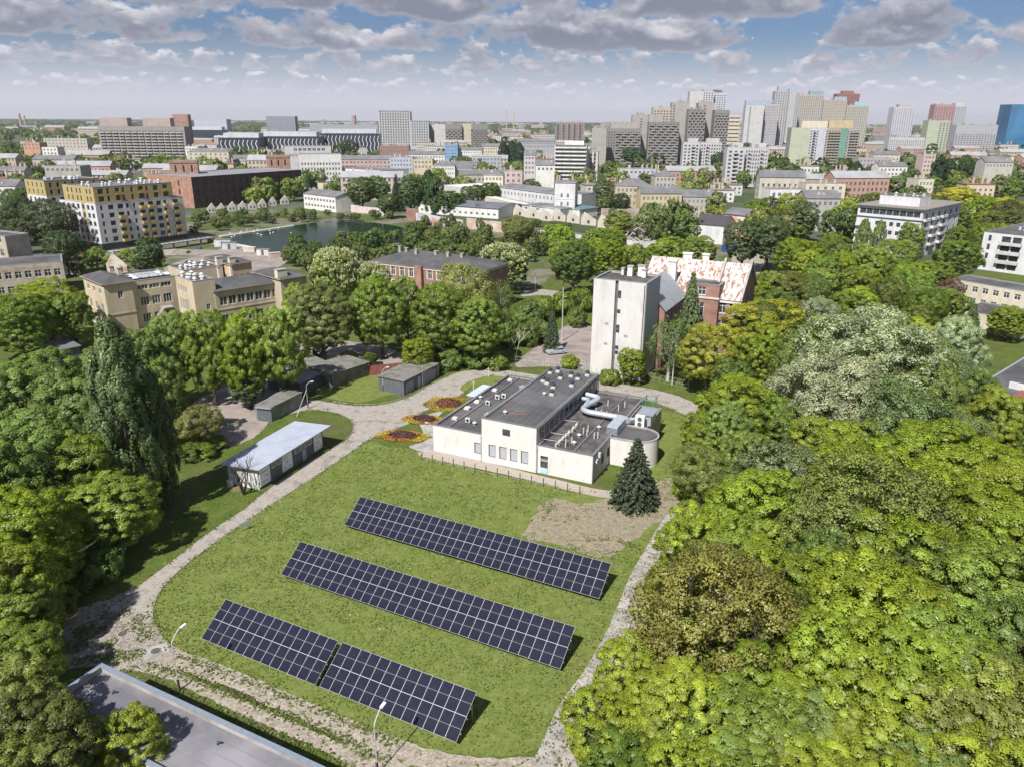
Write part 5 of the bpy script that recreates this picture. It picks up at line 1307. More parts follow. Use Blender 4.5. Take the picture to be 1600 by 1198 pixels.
for k in range(34):
    p = W(rnd.uniform(960, 1095), rnd.uniform(366, 385)); a = rnd.uniform(0, 3.14); l = rnd.uniform(4, 11)
    mb = MB(); mb.tube([(p.x, p.y, rnd.uniform(.2, 1)), (p.x + math.cos(a) * l, p.y + math.sin(a) * l * .6, rnd.uniform(1.5, 5))], .28, M_CONC, n=4); mb.obj('beam', frm)
rt_, L, D = place('shed', 'white shed with steep charcoal roof beside the orange patched wall', 'building', (1084, 346), (1128, 349), 7.5, depth=14, wall=WHT, roof=mat('charcoal_roof', (.075, .07, .08), rough=.8), wins={}, top='gable', rh=3.2, over=.3)
rt_, L, D = place('ruined_house', 'house with patchy orange and white peeling wall right of the white shed', 'building', (1128, 329), (1178, 334), 10.5, depth=12, wall=mat('peeling_orange_wall', (.58, .30, .18), (.66, .60, .55), scale=.25, detail=7, lo=.46, hi=.52, stretch=(.6, 1, 2.2)), roof=M_ROOFFAR, wins=lw(3, 1, 1.4, 1.2, 7.5), top='gable', rh=2)
# excavator and blue container
p = W(1093, 366); ex = thing('excavator', 'orange excavator standing before the white shed in the ruins', 'excavator', (p.x, p.y, 0), 2.6)
OR = metal((.55, .13, .04))
for y in (-1.2, .6):
    mb = MB(); mb.prism([(-1.9, y), (1.9, y), (1.9, y + .6), (-1.9, y + .6)], .1, .8, M_FRAMED); mb.obj('track', ex)
mb = MB(); mb.box(-1.8, 1.4, -1.2, 1.2, .85, 1.9, OR); mb.obj('body', ex)
mb = MB(); mb.box(.2, 1.5, .1, 1.15, 1.9, 3.1, OR); mb.box(.4, 1.52, .2, 1.17, 2.2, 2.9, M_GLASS); mb.obj('cab', ex)
mb = MB(); mb.tube([(1.2, -.3, 1.7), (3.4, -.3, 4.6), (5.4, -.3, 4.2)], .25, OR, n=4); mb.obj('boom', ex)
mb = MB(); mb.tube([(5.4, -.3, 4.2), (5.9, -.3, 2.0)], .2, OR, n=4); mb.obj('arm', ex)
mb = MB(); mb.box(5.4, 6.4, -.9, .3, 1.2, 2.0, M_FRAMED); mb.obj('bucket', ex)
p = W(1138, 389); t = thing('container', 'bright blue container on the sandy lane behind the rusted roof', 'container', (p.x, p.y, 0), .1)
mb = MB(); mb.box(-3, 3, -1.2, 1.2, 0, 2.5, metal((.04, .10, .38))); mb.obj('body', t)
mb = MB()
for k in range(11): mb.box(-2.9 + k * .55, -2.65 + k * .55, -1.25, -1.201, .1, 2.4, metal((.04, .10, .38)))
mb.obj('ribs', t)
def car(label, px, az_, col, group=None):
    p = W(*px); t = thing('parked_car', label, 'car', (p.x, p.y, .02), az_, group); body = mat('car_paint_%d' % int(sum(col) * 100), col, col, rough=.25, spec=.6)
    prof = [(-2.1, .35), (-2.15, .75), (-1.9, 1.0), (-1.55, 1.42), (-.2, 1.48), (.75, 1.02), (1.95, .85), (2.1, .6), (2.05, .3)]
    mb = MB()
    for s in (-1, 1): mb.face([(x, s * (.86 - .12 * max(0, z - .9)), z) for x, z in prof], body)
    for i in range(len(prof)):
        a, b = prof[i], prof[(i + 1) % len(prof)]; wa, wb = .86 - .12 * max(0, a[1] - .9), .86 - .12 * max(0, b[1] - .9)
        mb.face([(a[0], -wa, a[1]), (b[0], -wb, b[1]), (b[0], wb, b[1]), (a[0], wa, a[1])], body)
    mb.obj('body', t)
    mb = MB()
    for s in (-1, 1): mb.face([(-1.62, s * .845, 1.05), (.55, s * .845, 1.05), (-.25, s * .81, 1.4), (-1.4, s * .81, 1.4)], M_GLASS)
    mb.face([(.72, -.78, 1.06), (.72, .78, 1.06), (-.16, .72, 1.475), (-.16, -.72, 1.475)], M_GLASS); mb.face([(-1.93, -.76, 1.02), (-1.93, .76, 1.02), (-1.58, .72, 1.42), (-1.58, -.72, 1.42)], M_GLASS); mb.obj('window', t)
    for x in (-1.3, 1.3):
        for s in (-1, 1):
            mb = MB(); mb.tube([(x, s * .72, .32), (x, s * .9, .32)], .32, M_FRAMED, n=14); mb.tube([(x, s * .9, .32), (x, s * .91, .32)], .17, M_ZINC, n=8); mb.obj('wheel', t)
    return t
car('silver hatchback parked beside the hedge left of the tall blank tower', (868, 552), R(200), (.36, .37, .40))
car('dark blue car parked on the paving above the clinic roofs', (297, 421), R(15), (.03, .04, .12))
car('small dark car standing far back on the paving by the deck', (308, 398), R(100), (.08, .06, .09))

# clutter of the yard by the pond
rnd = random.Random(19)
for (u, v, l, w2, hh, cc, lab) in [(346, 391, 6, 2.5, 2.6, (.62, .62, .64), 'white site container on the quay at the left tip of the pond'), (356, 395, 5, 2.4, 2.4, (.55, .56, .6), 'pale grey site container right beside the white one on the quay'), (337, 385, 7, 2.4, 1.2, (.42, .22, .16), 'low reddish stack of bricks at the end of the floating boom'), (388, 399, 4, 2.2, 1.6, (.6, .55, .48), 'cream coloured crate heap on the quay above the clinic chimneys'), (410, 404, 4.5, 2.2, 2.2, (.6, .6, .6), 'small white cabin on the near bank left of the willow scrub'), (427, 408, 4, 2, 1.8, (.5, .4, .34), 'brownish cabin next to the willow scrub on the near bank'), (286, 404, 3, 2, 1.2, (.35, .33, .3), 'grey skip standing on the paving before the deck')]:
    p = W(u, v); t = thing('site_container', lab, 'container', (p.x, p.y, 0), rnd.uniform(-.5, .5)); m_ = plaster(cc)
    mb = MB(); mb.box(-l / 2, l / 2, -w2 / 2, w2 / 2, 0, hh, m_); mb.obj('body', t)
    mb = MB(); mb.box(-l / 2 - .1, l / 2 + .1, -w2 / 2 - .1, w2 / 2 + .1, hh, hh + .12, M_ROOFFAR if hh > 2 else m_); mb.obj('lid', t)
    if hh > 2: mb = MB(); mb.box(-.5, .4, -w2 / 2 - .04, -w2 / 2, .1, 2.0, M_FRAMED); mb.obj('door', t)
# --- red brick hall in the middle
M_TRIM = plaster((.66, .60, .52))
rt_, L, D = place('brick_house', 'red brick three storey house with dark roof and pale window frames behind the maples', 'building', (573, 411), (742, 428), 11.5, depth=16, wall=M_BRICK, roof=M_BITUM, indiv=True, top='hip', rh=2.6, over=.35, wins=lambda L, D: dict(F=grid(11, 3, 1.25, 2.3, 1.2, 3.7, .8, L - .8)), style='cross', frame=M_TRIM, sill=True)
belt(rt_, L, D, 10.9, M_TRIM, hh=.35, e=.2)
w_ = MB()
for i in range(11):
    c = .8 + (i + .5) * (L - 1.6) / 11
    for jx in range(3):
        z = 1.2 + jx * 3.7; q = MB(); q.box(c - .95, c - .64, -.06, -.005, z - .1, z + 2.3, M_TRIM); q.box(c + .64, c + .95, -.06, -.005, z - .1, z + 2.3, M_TRIM); q.box(c - .95, c + .95, -.06, -.005, z + 2.31, z + 2.62, M_TRIM); q.obj('window_surround', rt_)
chim(rt_, [(L * .12, D * .5), (L * .22, D * .4), (L * .33, D * .35), (L * .5, D * .4), (L * .62, D * .38), (L * .74, D * .4)], 12.6, M_CONC, 2.0, .7, .7)
mb = MB(); mb.box(L * .47, L * .53, -1.2, 0, 0, 11.8, M_BRICK); mb.obj('stair_bay', rt_)

# --- blank tower and rusted roof brick building
pT, azT = W(921.5, 581), None
e0, e1 = W(921.5, 581), W(1001, 592.5)
azT = math.atan2(e1.y - e0.y, e1.x - e0.x); LT = (e1 - e0).length; foot((e0.x, e0.y), azT, LT, 9)
TW = mat('pale_render_tower', (.62, .60, .585), (.58, .56, .54), scale=.4, fine=[(1.6, .93, 1.05)], c3=(.43, .40, .37), scale3=.3, lo3=.5, hi3=.72, stretch=(1, 1, .4), rough=.9)
TS = mat('shaded_sheet_side', (.44, .45, .47), (.38, .39, .41), scale=.8, stretch=(3, 3, .2), rough=.7)  # tower's right side: the grey of its shade is in the colour
tw = thing('stair_tower', 'tall blank off white tower with a dark vertical slot of small windows', 'tower', (e0.x, e0.y, 0), azT)
HT = 18.9; xs = LT * .415
twr = [(xs, xs + .62, 0.4, HT - .02)]
building('', '', '', (0, 0), 0, LT, 9.0, HT, TW, M_BITUM2, dict(F=twr), indiv=True, parapet=.35, parent=tw, walls=dict(R=TS), glass=mat('dark_slot', (.12, .11, .11), (.2, .19, .19), scale=2), frame=M_FRAMED, style='plain', dep=.5)
for z in (16.3, 12.7, 8.9, 9.7, 5.6, 4.6, 15.6):
    mb = MB(); mb.box(xs + .62, xs + 1.25, -.03, .03, z, z + .75, M_FRAMED); mb.box(xs + .68, xs + 1.19, -.04, -.02, z + .08, z + .36, M_GLASS); mb.box(xs + .68, xs + 1.19, -.04, -.02, z + .42, z + .68, M_GLASS); mb.obj('window', tw)
for (x, z) in ((xs - 1.7, 10.2), (xs - 1.7, 6.2), (xs + 2.2, 8.2)):
    mb = MB(); mb.box(x, x + .7, -.04, .02, z, z + .45, mat('grey_vent_grille', (.35, .33, .31), (.28, .26, .25), scale=20)); mb.obj('vent_grille', tw)
mb = MB(); mb.tube([(LT - .35, -.1, 5), (LT - .35, -.1, HT - .4)], .09, M_FRAMED, n=6); mb.obj('downpipe', tw)
mb = MB(); mb.tube([(LT - .08, -.12, 0), (LT - .08, -.12, HT)], .05, M_GALV, n=5); mb.obj('lightning_rod', tw)
for (x, y, hh, w2) in ((4.4, 6.5, 1.5, 1.0), (6.3, 7.2, 1.7, 1.4), (7.4, 6.2, 1.1, .8), (3.0, 7, .9, .5)):
    mb = MB(); mb.box(x, x + w2, y, y + 1.0, HT - .3, HT + hh, OFFW); mb.box(x - .1, x + w2 + .1, y - .1, y + 1.1, HT + hh, HT + hh + .2, M_CONC); mb.obj('chimney', tw)
for z in (0,):
    for q_ in range(7):
        mb = MB(); mb.tube([(.2 + q_ * LT / 6.4, .15, HT), (.2 + q_ * LT / 6.4, .15, HT + .9)], .03, M_FRAMED, n=4); mb.obj('railing_post', tw)
mb = MB(); mb.tube([(.2, .15, HT + .9), (LT - .1, .15, HT + .9)], .03, M_FRAMED, n=4); mb.obj('rail', tw)
# brick building behind it: a wing running back from the tower, a cross wing under the rusted roof
M_RUST = mat('rusted_painted_roof', (.64, .60, .56), (.50, .50, .46), scale=1.4, detail=9, rough=.7, c3=(.27, .14, .105), scale3=1.3, lo3=.47, hi3=.58, stretch=(1.5, .55, .55), f3=1)
n_T = Vector((-math.sin(azT), math.cos(azT), 0)); e_T = Vector((math.cos(azT), math.sin(azT), 0))
bs = thing('brick_school', 'red brick building with steep zinc roof wing and broad white roof blotched with rust', 'building', (e0.x, e0.y, 0), azT)
def Tl(p): # world to tower frame
    d = Vector((p.x - e0.x, p.y - e0.y, 0)); return (d.dot(e_T), d.dot(n_T))
HB = 12.2
wx0, wx1 = 2.0, LT + 1.3
# cross wing: eaves line on pixels (1045,455?)-(1153,467)
ea, eb = Tl(W(1050, 452, HB)), Tl(W(1153, 467, HB))
cy0 = (ea[1] + eb[1]) / 2; cx1 = eb[0]
foot((e0.x, e0.y), azT, cx1, cy0 + 18)
building('', '', '', (wx0, 9.02), 0, wx1 - wx0, cy0 - 9.02, HB, M_BRICK, M_ZINC, dict(R=grid(6, 3, 1.2, 2.4, 1.2, 3.9, 1, cy0 - 10)), indiv=True, top='gable', ridge='y', rh=4.6, over=.4, parent=bs, style='cross', sill=True, gable=M_BRICK)
building('', '', '', (wx0, cy0), 0, cx1 - wx0, 17, HB, M_BRICK, M_RUST, dict(F=grid(5, 3, 1.4, 2.4, 1.2, 3.9, wx1 - wx0 + 1, cx1 - wx0 - .5), R=grid(3, 3, 1.3, 2.2, 1.2, 3.9, 2, 15)), indiv=True, top='gable', ridge='x', rh=6.0, over=.4, parent=bs, style='cross', sill=True, gable=M_BRICK)
mb = MB(); mb.box(wx1 + .1, cx1 + .2, cy0 - .25, cy0 - .01, HB - .9, HB - .3, OFFW); mb.obj('cornice', bs)
# front gable bay on the cross wing
gx = wx1 + .4
building('', '', '', (gx, cy0 - 1.6), 0, 7.0, 5.0, HB + 2.9, M_BRICK, M_BITUM2, dict(F=[(2.6, 4.2, HB + .6, HB + 2.3), (2.3, 4.1, 8.4, 11.2), (2.3, 4.1, 4.4, 7)]), indiv=True, parapet=.15, parent=bs, style='cross', sill=True)
mb = MB(); mb.box(gx - .15, gx + 7.15, cy0 - 1.8, cy0 - 1.62, HB - .1, HB + .3, M_TRIM); mb.obj('cornice', bs)
mb = MB(); mb.box(cx1 * .62, cx1 * .62 + 3.4, cy0 + 1.0, cy0 + 3, HB + .6, HB + 2.2, OFFW); mb.obj('dormer', bs)
for q_ in range(5):
    mb = MB(); mb.box(cx1 * .62 + .2 + q_ * .65, cx1 * .62 + .7 + q_ * .65, cy0 + .95, cy0 + 1.01, HB + 1.0, HB + 1.8, M_GLASS); mb.obj('dormer_window', bs)
for (x, y, w2, d2, hh) in ((wx1 - 4.5, cy0 + 1, 1.8, 1.2, 6.5), (cx1 * .55, cy0 + 8.5, 1.4, 1, 7.2), (cx1 * .36, cy0 + 9, 2.0, 1, 7.0)):
    mb = MB(); mb.box(x, x + w2, y, y + d2, HB + .5, HB + hh, OFFW); mb.box(x - .15, x + w2 + .15, y - .15, y + d2 + .15, HB + hh, HB + hh + .3, OFFW); mb.obj('chimney', bs)
# raised pale fire walls through the rusted roof
for x in (cx1 - 5.6, cx1 - .05):
    mb = MB(); pf = [(cy0 - .3, HB - .2), (cy0 + 8.5, HB + 6.3), (cy0 + 17.2, HB - .2), (cy0 + 17.2, HB + .5), (cy0 + 8.5, HB + 7.0), (cy0 - .3, HB + .5)]
    for xx in (x, x + .45): mb.face([(xx, y, z) for y, z in pf], M_CONC)
    for i in range(6):
        a, b = pf[i], pf[(i + 1) % 6]; mb.face([(x, a[0], a[1]), (x + .45, a[0], a[1]), (x + .45, b[0], b[1]), (x, b[0], b[1])], M_CONC)
    mb.obj('fire_wall', bs)
# standing seams of the zinc slope
for i in range(13):
    y = 9.4 + i * (cy0 - 10) / 12; zz = HB + 4.6; mb = MB(); mb.tube([(wx1 + .3, y, HB + .05), ((wx0 + wx1) / 2, y, zz + .14)], .05, M_ZINC, n=4); mb.obj('roof_seam', bs)

# --- right hand white flats
def balc(root, side, L, D, rects, m, dep=1.2, hh=1.0, name='balcony', ind=True, th=.08):
    P = Pm(side, L, D); J = MB()
    for (a, b, z) in rects:
        q = MB() if ind else J
        def bx(s0, s1, d0, d1, z0, z1):
            pts = [P(s0, 0, d0), P(s1, 0, d1)]; xs_ = sorted((pts[0][0], pts[1][0])); ys_ = sorted((pts[0][1], pts[1][1])); q.box(xs_[0], xs_[1], ys_[0], ys_[1], z0, z1, m)
        bx(a, b, -dep, -.01, z, z + .16); bx(a, b, -dep - .002, -dep + th, z + .16, z + hh); bx(a, a + th, -dep + th, -.012, z + .16, z + hh); bx(b - th, b, -dep + th, -.012, z + .16, z + hh)
        if ind: q.obj(name, root)
    if not ind and J.f: o = J.obj(name + '_rows', root); o['kind'] = 'stuff'
rt_, L, D = place('apartment_house', 'white five storey apartment house with glazed top floor and brownish roof', 'building', (1338, 313), (1440, 320), 17.5, depth=40, wall=WHT, roof=mat('tan_roof', (.27, .24, .22), (.22, .20, .18), scale=.4), indiv=True, parapet=0, over=1.0, frame=M_FRAMED, wins=lambda L, D: dict(F=grid(9, 1, 2.3, 1.9, 14.6, 3, .8, L - .8) + grid(8, 4, 1.4, 1.5, 1.4, 3.1, 1.5, L - 1.5, skip=lambda i, jx: i in (0, 1) and jx < 4), R=grid(6, 5, 1.8, 1.9, 1.3, 3.15, 1, D - 1)))
balc(rt_, 'F', L, D, [(.3, 5.2, z) for z in (3.8, 6.9, 10.0)], WHT)
balc(rt_, 'R', L, D, [(a, a + 5, z + (.0 if a < 9 else .0)) for a in (.5, 9.5, 18.5) for z in (3.9, 7.05, 10.2, 13.3)], WHT)
belt(rt_, L, D, 13.4, M_FRAMED, hh=.25, e=.35)
building('', '', '', (L * .2, 7), 0, L * .62, 11, 21, WHT, M_BITUM, {}, parapet=.2, parent=rt_, z0=17.7, roofname='penthouse_roof'); fans(rt_, L * .25, L * .75, 8, 16, 20.8, 7, 2)
rt_, L, D = place('apartment_house', 'bright white flats with grey recessed balconies and vents on the roof, at the right edge', 'building', (1535, 353), (1660, 364), 12.5, depth=40, wall=WHT, roof=M_BITUM, indiv=True, frame=M_FRAMED, parapet=.3, wins=lambda L, D: dict(F=[(a, b, z, z + 1.9) for z in (.9, 3.9, 6.9, 9.8) for (a, b) in ((1.6, 2.5), (5.6, 8.3), (8.8, 11.4), (19, 21.5))]))
balc(rt_, 'F', L, D, [(5.2, 11.8, z) for z in (2.9, 5.9, 8.9)], LGREY)
fans(rt_, 3, L - 2, 4, D - 2, 12.2, 14, 12, plaster((.66, .66, .66)))
rt_, L, D = place('school_pavilion', 'long cream two storey building with dark flat roof below the bright white flats', 'building', (1480, 426), (1640, 452), 6.5, depth=10, wall=CREAM, roof=M_BITUM, indiv=True, wins=lambda L, D: dict(F=grid(9, 2, 1.5, 1.5, .9, 3.1, .8, L - .8)), parapet=.2, style='cross', over=.3)
rt_, L, D = place('school_pavilion', 'low cream hall with broad dark roof behind the yellow flowering bush', 'building', (1497, 475), (1600, 492), 4.2, depth=14, wall=CREAM, roof=M_BITUM2, parapet=.2, wins={})
rt_, L, D = place('garden_house', 'small pale garden house with dark roof at the foot of the white five storey house', 'building', (1349, 404), (1376, 408), 5, depth=9, wall=OFFW, roof=M_BITUM, indiv=True, parapet=.2, wins=lw(3, 1, 1.1, 1.5))
rt_, L, D = place('villa', 'wide house with grey flat roof and a red tiled edge at the right border', 'building', (1506, 606), (1700, 650), 5.8, C=(1500, 506), wall=plaster((.5, .3, .25)), roof=M_BITUM, wins=lw(8, 1, 1.2, 1.3, 1.4), indiv=True, parapet=.3)
for (x, y, w2, d2) in ((3.5, 10, 5, .6), (3.5, 19, 4.4, 2.4), (4.0, 22, 3, 1.4)):
    roof_box(rt_, x, y, w2, d2, 5.2, 1.3, WHT, 'roof_unit')
mb = MB(); n_ = int(L * .42 / .35)
for k in range(0, n_): mb.box(L * .32 + k * .35, L * .32 + k * .35 + .30, -.6, D, 5.55 + .02 * (k % 2), 5.68, M_ROOFRED, bottom=False)
o = mb.obj('roof_tiles', rt_); o['kind'] = 'stuff'
# ------------------------------------------------------------------ the city skyline
def G_(n, m, w=1.5, hh=1.5, z0=2.2, fh=2.9, mg=1.0, **k): return lambda L, D, h: dict(F=grid(n, m, w, hh, z0, fh, mg, L - mg), R=grid(max(2, int(D / 4)), m, w, hh, z0, fh, mg, D - mg), L=grid(2, m, w * .7, hh, z0, fh, mg, D - mg))
def chk(L, n, m, z0, fh, mod, mg=1.0):
    out = []
    for i in range(n):
        for jx in range(m):
            if mod(i, jx): c = mg + i * (L - 2 * mg) / n; out.append((c + .15, c + (L - 2 * mg) / n - .15, z0 + jx * fh))
    return out
GC = M_GLASS2
SL1 = plaster((.33, .30, .285)); SL2 = plaster((.255, .24, .23)); SL3 = plaster((.37, .35, .325)); TWW = plaster((.44, .43, .44))
# big grey pink slab at the left
rt_, L, D, h = placey('panel_block', 'broad eleven storey grey panel block with pink gable and long balcony bands', 'building', 147, 282, 206, 837, 4, 17, wall=SL1, wins=lambda L, D, h: dict(F=grid(30, 11, 1.7, 1.6, 2.3, 2.95, 1, L - 1)), walls=dict(L=PINKG), glass=GC, roof=M_ROOFFAR, parapet=.6)
balc(rt_, 'F', L, D, [(a, a + 5.4, 1.5 + k * 2.95) for k in range(11) for a in np.arange(1, L - 6, 6.6)], plaster((.50, .46, .44)), ind=True)
for (x0, x1) in ((.02, .34), (.52, .84)): roof_box(rt_, L * x0, 2, L * (x1 - x0), 12, h, 8.5, plaster((.44, .36, .33)), 'rooftop_house')
placey('panel_tower', 'pinkish brown tower block peeping over the right end of the grey panel block', 'building', 263, 287, 186, 980, 10, 18, wall=plaster((.42, .27, .22)), wins=G_(4, 14), glass=GC)
# dark mall with white zigzags
MALL = mat('dark_mall_cladding', (.045, .055, .075), (.035, .042, .06), scale=.05, rough=.35, spec=.5); ZW = plaster((.62, .62, .64))
def mall(u0, u1, vt, y, azd, D, lab, zz=True, up=True):
    rt_, L, D, h = placey('mall', lab, 'building', u0, u1, vt, y, azd, D, wall=MALL, wins={}, roof=plaster((.42, .43, .45)), parapet=.5)
    if zz:
        mb = MB(); n = int(L / 5)
        for i in range(n):
            x = (i + .5) * L / n; z0_, z1_ = h * .12, h * .9
            for k in range(4):
                za, zb = z0_ + (z1_ - z0_) * k / 4, z0_ + (z1_ - z0_) * (k + 1) / 4; dx = .9 if k % 2 else -.9
                mb.face([(x - dx - .5, -.15, za), (x - dx + .5, -.15, za), (x + dx + .5, -.15, zb), (x + dx - .5, -.15, zb)], ZW)
        o = mb.obj('zigzag_strips', rt_); o['kind'] = 'stuff'
    if up: roof_box(rt_, L * .04, D * .3, L * .9, D * .5, h, 5.5, plaster((.50, .51, .53)), 'upper_storey')
    return rt_
mall(336, 398, 222, 960, 6, 60, 'dark blue shopping hall with white strips, left section behind the mill')
mall(398, 492, 219, 1010, 6, 60, 'dark blue shopping hall with white zigzags, middle section')
mall(492, 588, 213, 1080, 8, 60, 'dark blue shopping hall with white zigzags, section beside the white office tower')
mall(285, 342, 210, 1500, 4, 40, 'low pale and blue office hall beyond the grey panel block', False)
placey('office_building', 'small blue and white striped office building on the horizon right of the grey panel block', 'building', 297, 348, 193, 1900, 0, 30, wall=plaster((.45, .48, .55)), wins=G_(14, 6, 3, 1.6, 2, 3.6), glass=GC)
placey('office_building', 'pair of dark grey blocks on the horizon above the shopping hall', 'building', 410, 455, 187, 2300, 0, 30, wall=plaster((.26, .27, .31)), wins=G_(8, 9, 2, 1.6), glass=GC)
placey('office_building', 'long flat pale building with dark roof line on the horizon, left of the white tower', 'building', 478, 585, 199, 1700, 0, 40, wall=plaster((.34, .35, .38)), wins=G_(20, 3, 3, 2), glass=GC)
# white office tower
OWH = plaster((.52, .51, .51))
rt_, L, D, h = placey('office_tower', 'tall white office tower with a regular grid of dark windows and a framed top', 'building', 585, 635, 178, 1259, 3, 34, wall=OWH, wins=lambda L, D, h: dict(F=grid(12, 15, 2.4, 2.6, 2.2, 3.85, 1.2, L - 1.2), R=grid(6, 15, 2.4, 2.6, 2.2, 3.85, 1.2, D - 1.2)), glass=GC, style='plain', dep=.5)
mb = MB()
for k in range(14): x = 1 + k * (L - 2) / 13; mb.box(x - .3, x + .3, 0, 1, h, h + 5, OWH)
mb.box(0, L, 0, 1, h + 5, h + 5.8, OWH); mb.obj('roof_screen', rt_)
placey('office_tower', 'lower white office slab adjoining the tall white office tower', 'building', 636, 664, 191, 1262, 3, 34, wall=OWH, wins=lambda L, D, h: dict(F=grid(7, 11, 2.2, 2.6, 2.2, 3.9, 1, L - 1)), glass=GC, style='plain', dep=.5)
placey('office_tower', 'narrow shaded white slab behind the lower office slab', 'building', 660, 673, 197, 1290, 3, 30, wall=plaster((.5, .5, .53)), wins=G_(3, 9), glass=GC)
# panel slabs in the centre
def pslab(name, lab, u0, u1, vt, y, azd, D, wall, n, m, zon=None, mod=None, bm=None, walls=None, roofb=None, fh=2.85, blank=(), **k):
    rt_, L, D, h = placey(name, lab, 'building', u0, u1, vt, y, azd, D, wall=wall, wins=lambda L, D, h: dict(F=grid(n, m if m else int((h - 2) / fh), L / n * .5, 1.5, 2.0, fh, .5, L - .5, skip=lambda i, jx: any(a <= i < b for a, b in blank)), R=grid(max(2, int(D / 5)), m if m else int((h - 2) / fh), 1.3, 1.4, 2.0, fh, .5, D - .5)), glass=GC, roof=M_ROOFFAR, walls=walls, zones=zon, style='plain', **k)
    mm = m or int((h - 2) / fh)
    if mod: balc(rt_, 'F', L, D, chk(L, n, mm, 1.5, fh, mod, .5), bm or wall, ind=len([1 for i in range(n) for jx in range(mm) if mod(i, jx)]) <= 300)
    rr_ = random.Random(int(u0 * 7 + y))
    for q_ in range(4):
        if L > 12: roof_box(rt_, rr_.uniform(1, L - 5), rr_.uniform(2, D - 4), rr_.uniform(1.5, 4), rr_.uniform(1.5, 3), h - .4, rr_.uniform(1.6, 3.6), rr_.choice((SL1, SL2, SL3, M_CONC)), 'roof_unit')
    am = MB(); ax_ = rr_.uniform(2, L - 2); am.tube([(ax_, D * .5, h), (ax_, D * .5, h + rr_.uniform(5, 9))], .12, M_GALV, n=4); am.obj('aerial', rt_)
    if roofb: roof_box(rt_, L * roofb[0], D * .2, L * roofb[1], D * .5, h, roofb[2], roofb[3] if len(roofb) > 3 else wall, 'rooftop_house')
    return rt_, L, D, h
pslab('panel_block', 'grey panel block with checkered balconies and a pale gable, right of the white offices', 673, 716, 196, 1255, 2, 16, SL2, 12, 11, blank=[(0, 5)], zon=lambda L, D, h: dict(F=[(0, L * .4, 0, 99, LGREY)]), mod=lambda i, jx: i > 4 and (i + jx) % 2 == 0, bm=SL3)
pslab('panel_block', 'panel block with a yellowish gable and checkered balconies beside the grey one', 716, 757, 195, 1262, 2, 16, SL2, 12, 11, blank=[(0, 4)], zon=lambda L, D, h: dict(F=[(0, L * .37, 0, 99, plaster((.50, .46, .34)))]), mod=lambda i, jx: i > 3 and (i + jx) % 2 == 0, bm=SL3)
pslab('panel_block', 'distant brownish lattice fronted block left of the dark grey tower group', 864, 908, 190, 1500, 0, 18, plaster((.36, .29, .28)), 10, 14, mod=lambda i, jx: i % 2 == 0, bm=SL1)
# white beige ten storey block
rt_, L, D, h = placey('panel_block', 'ten storey off white block with continuous balcony bands, right of the centre', 'building', 862, 912, 226, 590, -8, 15, wall=OFFW, wins=lambda L, D, h: dict(F=grid(11, 10, 2.3, 1.5, 2.2, 2.85, .6, L * .98), R=grid(3, 10, 1.5, 1.4, 2.2, 2.85, 3, D - 1)), glass=GC, style='double', roof=M_ROOFFAR)
balc(rt_, 'F', L, D, [(a, a + L / 4 - .3, 1.3 + k * 2.85) for k in range(10) for a in (.3, L / 4 + .2, L / 2 + .2, L * .75 + .1)], OFFW)
balc(rt_, 'R', L, D, [(5, 8, 1.3 + k * 2.85) for k in range(10)], OFFW)
roof_box(rt_, L * .3, 4, L * .6, 7, h, 2.8, OFFW, 'rooftop_house')
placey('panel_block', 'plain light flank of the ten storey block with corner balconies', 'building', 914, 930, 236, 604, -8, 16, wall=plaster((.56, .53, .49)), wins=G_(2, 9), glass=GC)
# brutal grey tower group
pslab('tower_block', 'light grey windowless end slab at the left foot of the grey tower group', 920, 943, 199, 850, -6, 16, SL3, 3, None, blank=[(0, 3)], mod=None, walls=None)
pslab('tower_block', 'grey tower with balcony front, lowest step of the grey tower group', 944, 997, 199, 880, -4, 18, SL2, 12, None, mod=lambda i, jx: (i * 2 + jx) % 3 != 0 and i > 2, bm=SL3, roofb=(.1, .8, 7, SL3))
pslab('tower_block', 'light stair slab stepping up behind the lowest grey tower', 983, 1011, 177, 900, -4, 18, SL3, 5, None, blank=[(0, 2), (3, 5)])
pslab('tower_block', 'grey tower with dense balcony lattice, second step of the group', 1009, 1057, 188, 880, -4, 18, SL2, 12, None, mod=lambda i, jx: (i + jx * 2) % 3 != 0, bm=SL3, roofb=(.0, .45, 8, SL3))
pslab('tower_block', 'beige crowned grey tower behind the second step', 1015, 1056, 165, 915, -4, 18, plaster((.46, .40, .34)), 8, None)
pslab('tower_block', 'tall grey stair slab in the middle of the grey tower group', 1045, 1072, 157, 905, -4, 20, SL3, 5, None, blank=[(1, 5)])
pslab('tower_block', 'grey tower with checkered balconies, third step of the group', 1071, 1098, 167, 885, -4, 18, SL2, 8, None, mod=lambda i, jx: (i + jx) % 2 == 0, bm=SL3)
pslab('tower_block', 'tall light grey slab with a narrow window strip before the white tower', 1086, 1112, 157, 905, -4, 18, SL3, 4, None, blank=[(0, 1), (2, 4)])
pslab('tower_block', 'rightmost grey tower with checkered balconies', 1112, 1135, 168, 885, -4, 18, SL2, 8, None, mod=lambda i, jx: (i + jx) % 2 == 0, bm=SL3)
pslab('tower_block', 'big white tower rising behind the grey tower group', 1072, 1110, 139, 1100, -6, 24, OWH, 9, None, blank=[(0, 5)])
pslab('tower_block', 'shaded right part of the big white tower with stepped top', 1110, 1130, 141, 1105, -6, 24, plaster((.5, .52, .57)), 5, None, roofb=(0, .6, 4, M_ROOFFAR))
